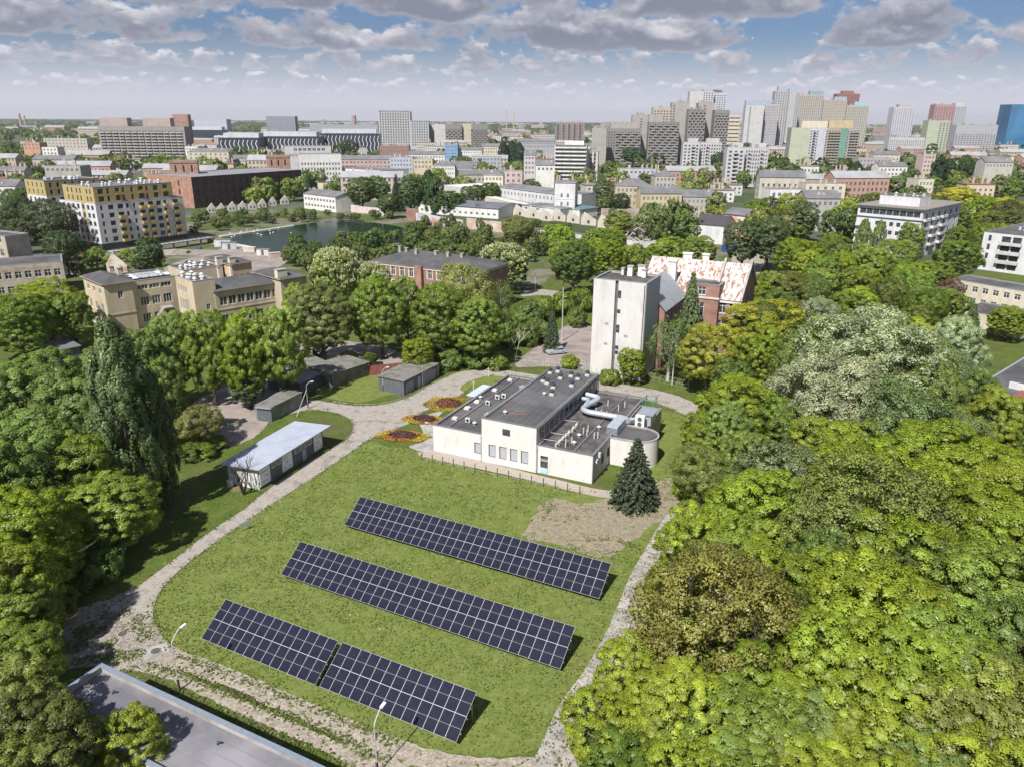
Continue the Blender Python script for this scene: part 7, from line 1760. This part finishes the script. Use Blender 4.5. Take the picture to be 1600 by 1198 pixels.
bare('dead white birch with a forked top beside the path', (806, 563), 8.5, 9, mat('dead_birch_wood', (.52, .48, .44), (.4, .37, .33), scale=3), .02, 1, r0=.16, nm='dead_birch')
bare('small leafless tree stooping in the ruins by the cream wall', (745, 340), 9, 12, mat('dark_twigs', (.07, .055, .05)), .3, 3, r0=.2)
# utility poles
for (px, h, lab) in (((877, 532), 11.5, 'tall pale wooden pole by the blue green spruce'), ((878, 462), 10, 'slim lamp pole beyond the thicket'), ((1050, 598), 5, 'thin pole at the path behind the flat roofed building'), ((834, 455), 6, 'short pale pole by the far path')):
    p = W(*px); mb = MB(); mb.tube([(0, 0, 0), (0, 0, h)], [.14, .09], M_POLE, n=7); tag(mb.obj('utility_pole', None, (p.x, p.y, 0)), lab, 'pole')
# fence behind the building
def mesh_fence(label, A, B, n, h=1.6):
    a, b = W(*A), W(*B); t = thing('fence', label, 'fence', (a.x, a.y, 0), math.atan2(b.y - a.y, b.x - a.x)); L = (b - a).length
    for i in range(n + 1):
        mb = MB(); mb.tube([(i * L / n, 0, 0), (i * L / n, 0, h)], .04, M_GALV, n=5); mb.obj('post', t)
    for z in (.15, h * .5, h - .05):
        mb = MB(); mb.tube([(0, 0, z), (L, 0, z)], .015, M_GALV, n=4); mb.obj('wire', t)
mesh_fence('wire fence with thin posts along the parking place', (805, 568), (915, 574), 12)
mesh_fence('wire fence right of the blank tower along the path', (1005, 590), (1075, 604), 8)
mesh_fence('dark wire fence between the blank tower and the lawn', (915, 583), (965, 590), 6)
t = thing('fence', 'rusty red sheet fence between the garages and the trees', 'fence', tuple(W(576, 590)), R(20))
for k in range(6): mb = MB(); mb.box(k * 1.2, k * 1.2 + 1.15, 0, .06, 0, 2.0, mat('red_sheet', (.26, .09, .07), (.2, .07, .06), scale=2)); mb.obj('panel', t)

# flower beds: dark shrub ringed by orange and yellow plants
def bed(label, px, rx, ry, az_, shr, rimcols, seed):
    p = W(*px); t = thing('flower_bed', label, 'flower bed', (p.x, p.y, 0), az_)
    rs = np.random.RandomState(seed); N = 2600
    a = rs.rand(N) * 6.283; r = .5 + .5 * np.sqrt(rs.rand(N)); edge = 1 + .06 * np.sin(a * 6)
    C = np.stack([np.cos(a) * r * rx * edge, np.sin(a) * r * ry * edge, .12 + .3 * rs.rand(N) * (1.15 - r)], 1)
    V = quads(C, unit(rs.normal(size=(N, 3)) * .6 + np.array([0, 0, 1])), .20 * (.6 + .8 * rs.rand(N)), rs, .8)
    nz = np.sin(a * 2.3 + seed) + .6 * rs.normal(size=N); ix = np.digitize(nz, [-.5, .6])
    me = leaf_mesh_from('border_plants', V, rimcols, rs.rand(N), ix); o = link('border_plants', me, t)
    N = 1500; d = unit(rs.normal(size=(N, 3))); d[:, 2] = abs(d[:, 2]); C = d * np.array([rx * .55, ry * .55, .9]) * (.75 + .3 * rs.rand(N))[:, None]
    V = quads(C, unit(d + rs.normal(size=(N, 3)) * .6), .22 * (.6 + .8 * rs.rand(N)), rs, .7)
    link('dark_shrub', leaf_mesh_from('dark_shrub', V, [shr], rs.rand(N)), t)
FO = mat('orange_foliage', (.34, .13, .03), (.40, .20, .04), scale=3, rough=.9); FY = mat('yellow_foliage', (.42, .36, .03), (.34, .32, .04), scale=3, rough=.9); FG = mat('olive_foliage', (.17, .19, .03), (.22, .2, .03), scale=3, rough=.9); FP = mat('purple_brown_foliage', (.09, .045, .05), (.13, .06, .05), scale=3, rough=.9); FR = mat('rust_foliage', (.22, .08, .04), (.14, .06, .05), scale=2, rough=.9)
bed('nearest flower bed with an orange ring round a purple shrub beside the lawn', (631, 684), 4.3, 2.1, R(-8), FP, [FO, FO, FY], 1)
bed('middle flower bed with yellow and orange ring round a purple shrub', (664, 658), 3.8, 2.0, R(-10), FP, [FY, FO, FO], 2)
bed('farthest and largest flower bed with rust coloured middle and yellow rim', (701, 633), 4.3, 3.6, R(-10), FR, [FG, FO, FY], 3)

# bottom left flat roof
a0, a1, c0 = W(83, 1122, 4.4), W(240, 1193, 4.4), W(165, 1045, 4.4)
az_ = R(-26.4); nn = Vector((-math.sin(az_), math.cos(az_), 0)); DD = (c0 - a0).dot(nn); ee = Vector((math.cos(az_), math.sin(az_), 0)); off_ = (c0 - a0).dot(ee)
st = c0 - nn * DD
rt_ = building('flat_roofed_hall', 'low hall with grey felt roof and pale metal edge in the bottom left corner', 'building', (st.x, st.y), az_, 36, DD, 4.4, WHT, M_GREYROOF, dict(F=grid(9, 1, 2.2, 1.4, 1.4, 3, 1, 35)), parapet=.45, coping=metal((.22, .26, .32)), indiv=True)
mb = MB()
for k in range(1, int(DD / 1.05)): mb.box(.32, 35.7, k * 1.05 - .02, k * 1.05 + .02, 3.951, 3.962, M_ROOFFAR, bottom=False)
o = mb.obj('felt_seams', rt_); o['kind'] = 'stuff'
for (x, y) in ((3.4, DD - 1.6), (8.6, DD - 1.7), (14.8, DD - 1.6), (11.6, DD - 3.2), (20.5, DD - 1.6)):
    mb = MB(); mb.tube([(0, 0, 0), (0, 0, .3)], .07, M_FRAMED, n=6); mb.tube([(0, 0, .3), (.22, .05, .34)], .09, M_FRAMED, n=6); mb.obj('roof_drain', rt_, (x, y, 3.95))
foot((st.x, st.y), az_, 36, DD)

# ------------------------------------------------------------------ thickets, wasteland scrub, trees between the houses
rnd = random.Random(33)
def scatter(poly, n, kinds, hr, wr, cols, lab, grp, gap=.8, small=False, name=None, avoid=True):
    xs_, ys_ = [p[0] for p in poly], [p[1] for p in poly]; k = 0; t_ = 0; done = []
    while k < n and t_ < n * 60:
        t_ += 1; u, v = rnd.uniform(min(xs_), max(xs_)), rnd.uniform(min(ys_), max(ys_)); ins = False
        for i in range(len(poly)):
            (x1, y1), (x2, y2) = poly[i], poly[i - 1]
            if (y1 > v) != (y2 > v) and u < (x2 - x1) * (v - y1) / (y2 - y1) + x1: ins = not ins
        if not ins: continue
        p = W(u, v); w = rnd.uniform(*wr); h = w * rnd.uniform(*hr)
        if avoid and not free(p.x, p.y, w * .35): continue
        if any((p.x - a) ** 2 + (p.y - b) ** 2 < ((w + c) * .5 * gap) ** 2 for a, b, c in done): continue
        done.append((p.x, p.y, w)); k += 1
        tree(rnd.choice(kinds), None, h, w, j(rnd.choice(cols), .2, rnd), lab, grp, pos=(p.x, p.y), small=small, name=name)
# reeds and willows on the near bank of the pond
scatter([(430, 402), (500, 396), (560, 385), (620, 370), (700, 372), (760, 385), (740, 415), (560, 425), (470, 430), (440, 415)], 70, ['far_round', 'far_round2'], (.7, 1.1), (4, 8), [(.11, .16, .045), (.14, .18, .05), (.15, .175, .06)], 'willow scrub on the near bank of the pond', 'scrub on the near pond bank', small=True, name='willow_bush')
scatter([(300, 350), (420, 342), (560, 338), (620, 345), (560, 349), (470, 354), (400, 361), (340, 368), (300, 375)], 45, ['far_round', 'far_round2'], (.7, 1.2), (3, 6), [(.10, .14, .045), (.13, .16, .05)], 'low bush on the far bank of the pond before the saw tooth gables', 'bushes on the far pond bank', small=True, name='bank_bush')
scatter([(640, 352), (800, 366), (860, 375), (860, 400), (800, 420), (740, 400), (660, 385)], 60, ['far_round', 'far_poplar', 'far_round2'], (.9, 1.6), (2.5, 5.5), [(.11, .15, .045), (.15, .17, .06), (.17, .19, .07)], 'young self sown tree on the wasteland right of the pond', 'young trees on the wasteland', small=True, name='young_tree')
scatter([(780, 350), (1060, 355), (1060, 384), (900, 378), (800, 366)], 22, ['far_round', 'far_round2'], (.6, 1.0), (2.5, 4.5), [(.11, .15, .045), (.17, .18, .06)], 'scrub growing in the roofless saw tooth ruins', 'scrub in the ruins', small=True, name='ruin_bush')
scatter([(850, 395), (1100, 400), (1150, 430), (1100, 400), (1010, 398), (880, 440)], 10, ['maple0', 'maple1'], (1.0, 1.3), (8, 11), [YG, BG], 'bright green tree of the strip behind the blank tower', 'strip of trees behind the blank tower')
scatter([(20, 330), (110, 340), (118, 400), (90, 420), (20, 410), (0, 370)], 14, ['airy', 'maple1', 'far_round'], (1.2, 1.6), (8, 12), [(.10, .14, .05), (.15, .17, .08)], 'dark tree of the group before the rear ochre wing', 'trees before the rear ochre wing')
scatter([(110, 415), (240, 410), (270, 425), (200, 440), (120, 440)], 12, ['far_round', 'far_round2'], (.7, 1.2), (3, 7), [(.09, .115, .035), BG], 'bush on the waste ground behind the clinic', 'bushes behind the clinic', small=True, name='bush')
T('dense', 226, 378, 13, 8, (.06, .10, .03), 'single dense tree standing before the deck of the apartment block')
scatter([(380, 560), (560, 575), (700, 560), (800, 560), (800, 575), (700, 582), (590, 575), (400, 590)], 12, ['shrub', 'maple2'], (.6, .9), (3.5, 5), [MG, DG], 'dark undergrowth below the row of maples', 'undergrowth below the maples', name='bush')
scatter([(60, 880), (130, 900), (180, 900), (150, 930), (100, 960), (120, 1000), (60, 1060), (0, 1000)], 16, ['shrub', 'maple1'], (.6, .9), (3, 5), [MG, BG, (.14, .17, .03)], 'low undergrowth at the left of the road bend', 'undergrowth by the road bend', name='bush')
scatter([(205, 700), (262, 690), (250, 740), (215, 760)], 4, ['shrub'], (.6, .9), (3, 4.5), [MG, BG], 'low bush at the foot of the dark poplars', 'bushes below the poplars', name='bush')
scatter([(1060, 700), (1085, 730), (1040, 860), (1020, 900), (1040, 940), (1100, 900)], 9, ['shrub'], (.6, .9), (2.2, 4), [YG, BG], 'low bush along the edge of the slab path', 'bushes along the slab path', name='bush')
# the wood floor on the right: trees that fill between the tall ones
scatter([(1120, 640), (1600, 700), (1700, 1198), (1000, 1260), (1010, 1190), (1060, 1060), (1110, 860)], 46, list(m), (1.2, 1.6), (6, 8), [YG, BG, MG, OL], 'maple half hidden between the taller crowns of the wood on the right', 'inner trees of the wood on the right', gap=.75)
scatter([(1100, 500), (1480, 600), (1500, 700), (1600, 760), (1150, 640)], 26, list(m) + ['airy'], (1.2, 1.6), (8, 11), [BG, MG, YG, SG], 'tree of the close stand behind the huge silvery crown', 'stand behind the silvery crown', gap=.8)
scatter([(1230, 430), (1330, 420), (1480, 470), (1480, 540), (1260, 500)], 18, list(m) + ['airy'], (1.1, 1.5), (8, 11), [BG, MG, BG, YG, YG], 'garden tree between the golden olive crown and the garden house', 'garden trees behind the golden crown', gap=.85)
scatter([(1160, 385), (1340, 360), (1700, 430), (1700, 380), (1500, 330), (1180, 340)], 40, ['maple0', 'maple1', 'maple2', 'airy', 'dense'], (1.0, 1.3), (9, 14), [BG, YG, MG, (.14, .15, .05)], 'tree in the gardens round the white five storey house', 'garden trees round the five storey house', gap=.8)
# the wooded belt beyond, right half and left
def belt_trees(n, ylo, yhi, xlo, xhi, lab, grp, cols, kinds, hr, seed, dens=-.3, sz=(9, 15), power=1.3):
    rnd2 = random.Random(seed); k = t_ = 0
    while k < n and t_ < n * 40:
        t_ += 1; y = ylo + (yhi - ylo) * rnd2.random() ** power; x = rnd2.uniform(xlo, xhi) * y; w = rnd2.uniform(*sz)
        if mnoise.noise(Vector((x * .012, y * .008, seed))) < dens or not free(x, y, w * .3): continue
        k += 1; tree(rnd2.choice(kinds), None, rnd2.uniform(*hr), w, j(rnd2.choice(cols), .2, rnd2), lab, grp, pos=(x, y), small=True)
FT = [(.15, .20, .06), (.19, .24, .06), (.235, .27, .065), (.12, .165, .055), (.23, .245, .11)]
belt_trees(110, 300, 620, .12, .75, 'round green street tree between the houses of the right half', 'street trees on the right', FT, ['far_round', 'far_round', 'far_round2', 'far_poplar'], (9, 16), 4, -.35)
belt_trees(60, 430, 640, -.45, .1, 'green tree among the low white houses beyond the pond', 'trees beyond the pond', FT, ['far_round', 'far_round2'], (9, 15), 6, -.1)
belt_trees(100, 420, 900, -.75, -.30, 'green tree of the park belt on the left beyond the apartments', 'park belt on the left', FT, ['far_round', 'far_round2'], (9, 15), 8, -.35)
G_LAB, G_GRP = 'tall green poplar of the cluster beyond the pond', 'tall trees beyond the pond'
for (k, u, v, h, w, c) in [('dense', 560, 280, 18, 17, (0.123, 0.174, 0.051)), ('dense', 585, 278, 17, 13, (0.116, 0.167, 0.051)), ('dense', 604, 306, 12, 11, (0.109, 0.160, 0.043)), ('dense', 637, 276, 21, 13, (0.087, 0.138, 0.041)), ('poplar', 665, 268, 22, 9, (0.072, 0.123, 0.041)), ('poplar', 676, 278, 19, 9, (0.072, 0.123, 0.041)), ('spruce', 614, 276, 19, 8, (0.043, 0.065, 0.043)), ('airy', 806, 338, 12, 13, (0.203, 0.217, 0.072)), ('poplar', 782, 222, 26, 12, (0.051, 0.087, 0.041)), ('poplar', 795, 220, 27, 12, (0.051, 0.087, 0.041)), ('poplar', 806, 223, 26, 12, (0.051, 0.087, 0.041)), ('dense', 985, 228, 20, 28, (0.072, 0.123, 0.051)), ('dense', 1010, 224, 20, 26, (0.072, 0.123, 0.051)), ('dense', 1105, 232, 19, 18, (0.072, 0.123, 0.051)), ('dense', 1122, 234, 20, 18, (0.072, 0.123, 0.051)), ('dense', 945, 280, 16, 16, (0.116, 0.160, 0.051)), ('dense', 965, 300, 12, 11, (0.087, 0.131, 0.051)), ('poplar', 1335, 246, 22, 12, (0.065, 0.109, 0.041)), ('poplar', 1467, 236, 22, 12, (0.058, 0.102, 0.041)), ('poplar', 1480, 240, 20, 12, (0.058, 0.102, 0.041)), ('poplar', 1508, 236, 20, 13, (0.072, 0.116, 0.043)), ('dense', 540, 222, 22, 24, (0.072, 0.102, 0.051)), ('maple0', 760, 286, 12, 14, (0.131, 0.189, 0.043)), ('maple1', 700, 300, 12, 15, (0.102, 0.160, 0.043)), ('maple2', 735, 290, 13, 15, (0.116, 0.160, 0.043)), ('airy', 70, 322, 19, 18, (0.102, 0.123, 0.065)), ('airy', 20, 320, 18, 16, (0.087, 0.116, 0.058)), ('airy', 92, 370, 14, 12, (0.072, 0.109, 0.043))]:
    T(k, u, v, h, w, c)
# woods too far to part: one mass of coarse crowns
def distant_woods():
    rs = np.random.RandomState(77); Cs, Ns, S, lv = [], [], [], []
    for k in range(4200):
        y = 640 + 8500 * rs.rand() ** 1.7; x = rs.uniform(-.76, .76) * y
        n = mnoise.noise(Vector((x * .0016, y * .0011, 2)))
        if y > 1400 and n < (-.05 if x > -.2 * y else -.3): continue
        if y < 1500 and (not free(x, y, 4) or rs.rand() < .5): continue
        R_ = rs.uniform(5, 9) * (1 + y / 3500); H_ = rs.uniform(9, 15); q = 26 if y < 2500 else 14
        d = unit(rs.normal(size=(q, 3))); d[:, 2] = abs(d[:, 2]) * .9 + .05
        Cs.append(d * np.array([R_, R_, H_ * .8]) + np.array([x, y, H_ * .2])); Ns.append(unit(d + rs.normal(size=(q, 3)) * .5)); S.append(np.full(q, R_ * .75)); lv.append(np.clip(np.full(q, rs.rand()) + .15 * rs.normal(size=q), 0, 1))
    C = np.concatenate(Cs); V = quads(C, np.concatenate(Ns), np.concatenate(S), rs, .8)
    o = link('distant_woods', leaf_mesh_from('distant_woods', V, [M_LEAF], np.concatenate(lv))); o.color = (.13, .165, .055, 1); o['kind'] = 'stuff'
distant_woods()
# ------------------------------------------------------------------ grass tufts of the lawn and verges
def tufts():
    rs = np.random.RandomState(5); xs_ = [p.x for p in LP]; ys_ = [p.y for p in LP]; n = 95000
    X_ = rs.uniform(min(xs_), max(xs_), n); Y_ = rs.uniform(min(ys_), max(ys_), n); ins = np.zeros(n, bool)
    P = LP[::2]
    for i in range(len(P)):
        a, b = P[i], P[i - 1]
        if a.y == b.y: continue
        ins ^= ((a.y > Y_) != (b.y > Y_)) & (X_ < (b.x - a.x) * (Y_ - a.y) / (b.y - a.y) + a.x)
    X_, Y_ = X_[ins], Y_[ins]
    dx, dy = X_ - BX, Y_ - BY; uu = dx * math.cos(BA) + dy * math.sin(BA); vv = -dx * math.sin(BA) + dy * math.cos(BA)
    k = ~((uu > -.5) & (uu < 32.5) & (vv > -2.6) & (vv < 27)); X_, Y_ = X_[k], Y_[k]
    g1_ = W(960, 810); k = ((X_ - g1_.x) / 13) ** 2 + ((Y_ - g1_.y) / 7.0) ** 2 > 1; X_, Y_ = X_[k], Y_[k]
    cl_ = np.array([mnoise.noise(Vector((x * .35, y * .35, 4))) + .6 * mnoise.noise(Vector((x * 1.3, y * 1.3, 9))) for x, y in zip(X_, Y_)]); k = cl_ > rs.normal(size=len(cl_)) * .35 - .05; X_, Y_, cl_ = X_[k], Y_[k], cl_[k]
    m_ = len(X_); C = np.stack([X_, Y_, np.full(m_, .05)], 1); N_ = unit(np.stack([rs.normal(size=m_), rs.normal(size=m_), .9 + .8 * rs.rand(m_)], 1))
    V = quads(C, N_, .20 + .16 * rs.rand(m_), rs, .5); V[:, 2] = np.maximum(V[:, 2], .014)
    o = link('grass', leaf_mesh_from('grass', V, [M_LEAF], np.clip(.5 + .3 * cl_ + .15 * rs.normal(size=m_), 0, 1))); o.color = (.175, .225, .05, 1); tag(o, kind='stuff')
tufts()
def weeds():
    rs = np.random.RandomState(6); pts = []
    for i in range(len(RP)):
        a, b = RP[i], RP[i - 1]; L = (a - b).length
        if L > 8: continue
        for _ in range(int(L * 9)):
            t_ = rs.rand(); q = a.lerp(b, t_)
            if mnoise.noise(Vector((q.x * .6, q.y * .6, 7))) > -.15: pts.append((q.x + rs.normal() * .22, q.y + rs.normal() * .22))
    for (px_, rx, ry, n) in (((150, 1000), 9, 4.5, 2600), ((215, 1035), 5, 2, 700), ((860, 795), 5, 3, 500), ((1020, 780), 8, 4, 350), ((960, 850), 7, 2, 700)):
        c = W(*px_)
        for _ in range(n):
            x, y = c.x + rs.normal() * rx * .5, c.y + rs.normal() * ry * .5
            if mnoise.noise(Vector((x * .5, y * .5, 3))) > .02: pts.append((x, y))
    ln = [W(*q) for q in ((262, 1050), (330, 1075), (400, 1102), (470, 1130), (540, 1158), (610, 1190))]
    for i in range(len(ln) - 1):
        for _ in range(420):
            q = ln[i].lerp(ln[i + 1], rs.rand()); o_ = rs.choice((-1.9, 0, 0, 1.7)); pts.append((q.x + rs.normal() * .35 + o_ * .45, q.y + rs.normal() * .3 + o_ * .9))
    for q0, q1 in zip([W(*q) for q in ((1075, 800), (1015, 905), (975, 1010), (912, 1115))], [W(*q) for q in ((1015, 905), (975, 1010), (912, 1115), (870, 1215))]):
        for _ in range(230):
            q = q0.lerp(q1, rs.rand()); pts.append((q.x + rs.normal() * 1.3, q.y + rs.normal() * .5))
    P_ = np.array(pts); m_ = len(P_); C = np.stack([P_[:, 0], P_[:, 1], np.full(m_, .09)], 1)
    V = quads(C, unit(np.stack([rs.normal(size=m_), rs.normal(size=m_), .8 + .8 * rs.rand(m_)], 1)), .20 + .22 * rs.rand(m_), rs, .5); V[:, 2] = np.maximum(V[:, 2], .06)
    o = link('weeds', leaf_mesh_from('weeds', V, [M_LEAF], np.clip(.5 + .25 * rs.normal(size=m_), 0, 1))); o.color = (.16, .19, .05, 1); tag(o, kind='stuff')
weeds()

# ------------------------------------------------------------------ say which tree is which
MARKS = [('brownish green oak', 1140, 960), ('dark large leaved tree', 1293, 860), ('broad olive brown crown', 1385, 780), ('round drum', 1000, 700), ('huge silvery crown', 1375, 560), ('bottom right corner', 1590, 1150), ('near end of the slab path', 940, 1130), ('golden olive crown', 1190, 520), ('white five storey house', 1400, 350), ('garden house', 1362, 410), ('blank tower', 960, 500), ('tall dark poplar', 168, 620), ('long shed', 430, 700), ('felt roofed garages', 640, 600), ('beige clinic', 280, 460), ('grey corner roof', 250, 1130), ('yellow flowering bush', 1475, 465), ('red tiled roof', 1560, 580), ('rusted roof', 1100, 430), ('road bend', 210, 980), ('white apartments', 200, 350), ('pond', 500, 375), ('square white tower', 880, 300), ('left edge of the picture', 0, 800), ('right edge of the picture', 1600, 850), ('gravel patch', 960, 810), ('peeling orange house', 1150, 350), ('blue glass tower', 1585, 190), ('striped colour block', 1285, 225)]
def speak(o, col, noun):
    p = o.matrix_basis.translation; s = o.scale
    u, v = pix((p.x, p.y, 8 * s.z))
    nm, mx_, my_ = min(MARKS, key=lambda q: math.hypot(q[1] - u, (q[2] - v) * 1.3)); dx, dy = u - mx_, v - my_; d = math.hypot(dx, dy)
    dirs = ['right of', 'lower right of', 'below', 'lower left of', 'left of', 'upper left of', 'above', 'upper right of']
    dr = dirs[int(round(math.atan2(dy, dx) / (math.pi / 4))) % 8]
    dist = ['close', 'a little', 'some way', 'well', 'far'][0 if d < 35 else 1 if d < 75 else 2 if d < 125 else 3 if d < 190 else 4]
    r, g, b = col[:3]; hue = 'golden' if r > g * 1.05 and g > .16 else 'brownish' if r > g * .97 else 'olive' if r > g * .9 and g < .2 else 'yellow green' if r > g * .76 and g > .17 else 'silvery green' if b > g * .42 else 'dark green' if g < .11 else 'mid green' if g < .155 else 'fresh green'
    sz = 'big ' if s.x * 5 > 6.2 else 'small ' if s.x * 5 < 4 else ''
    nm2 = min([q for q in MARKS if q[0] != nm], key=lambda q: math.hypot(q[1] - u, (q[2] - v) * 1.3))[0]
    return f'{sz}{hue} {noun} {dist} {dr} the {nm}', ' '.join(f'{sz}{hue} {noun} {dr} {nm}, towards {nm2}'.split()[:16])
AUTO = ['maples of the wood on the right', 'garden trees on the right', 'maples of the stand on the left', 'row of maples behind the sheds', 'thicket by the parking place', 'tall trees beyond the pond', 'strip of trees behind the blank tower', 'inner trees of the wood on the right', 'stand behind the silvery crown', 'garden trees behind the golden crown', 'garden trees round the five storey house', 'undergrowth by the road bend', 'bushes along the slab path', 'undergrowth below the maples', 'trees before the rear ochre wing', 'bushes below the poplars', 'bushes behind the clinic', 'street trees on the right', 'trees beyond the pond']
HC = ['beige', 'off white', 'brown', 'grey', 'dark grey', 'cream', 'brick red', 'white']
MARKS2 = [('white office tower', 610, 205), ('grey panel block', 210, 235), ('grey tower group', 1060, 215), ('dark blue shopping hall', 440, 228), ('striped colour block', 1285, 230), ('ten storey block', 890, 258), ('lone grey white tower', 1408, 185), ('blue glass tower', 1600, 195), ('light blue house', 700, 240), ('horizon masts', 790, 185), ('brick mill', 370, 280), ('green and red tower', 1465, 205), ('brownish lattice block', 886, 205), ('horizon chimneys', 28, 192)]
names = {}
todo = []
for o in list(COL.objects):
    g = o.get('group')
    if g in AUTO:
        c = o if o.type == 'MESH' else next((x for x in o.children if x.name.startswith('crown')), o)
        l1, l2 = speak(o, tuple(c.color), {'poplar_tree': 'poplar', 'bush': 'bush', 'spruce_tree': 'spruce', 'lime_tree': 'dense tree', 'ash_tree': 'airy tree'}.get(o.name.split('.')[0], 'tree'))
    elif g == 'ordinary houses of the far city':
        mk, MARKS = MARKS, MARKS2; k = int(o.data.name.split('.')[1]) if '.' in o.data.name else 0
        l1, l2 = speak(o, (0, 1, 0, 1), 'city house'); MARKS = mk
        l1, l2 = [x.split('city house', 1)[1] for x in (l1, l2)]; l1, l2 = HC[k % 8] + ' city house' + l1, HC[k % 8] + ' city house' + l2
    else: continue
    todo.append((o, l1, l2)); names[l1] = names.get(l1, 0) + 1
for o, l1, l2 in todo: o['label'] = l1 if names[l1] == 1 else l2
for o in COL.objects:
    if len(str(o.get('label', '')).split()) > 16: print('LONG', o['label'])

# ------------------------------------------------------------------ air
hv = bpy.data.materials.new('air_haze'); hv.use_nodes = True; hv.node_tree.nodes.clear()
vn = hv.node_tree.nodes.new('ShaderNodeVolumePrincipled'); on = hv.node_tree.nodes.new('ShaderNodeOutputMaterial')
vn.inputs['Color'].default_value = (.92, .94, 1, 1); vn.inputs['Density'].default_value = .00005; vn.inputs['Anisotropy'].default_value = .2
hv.node_tree.links.new(vn.outputs[0], on.inputs['Volume'])
mb = MB(); mb.box(-15500, 15500, -700, 15500, -2, 175, hv); o = mb.obj('haze'); o['kind'] = 'stuff'
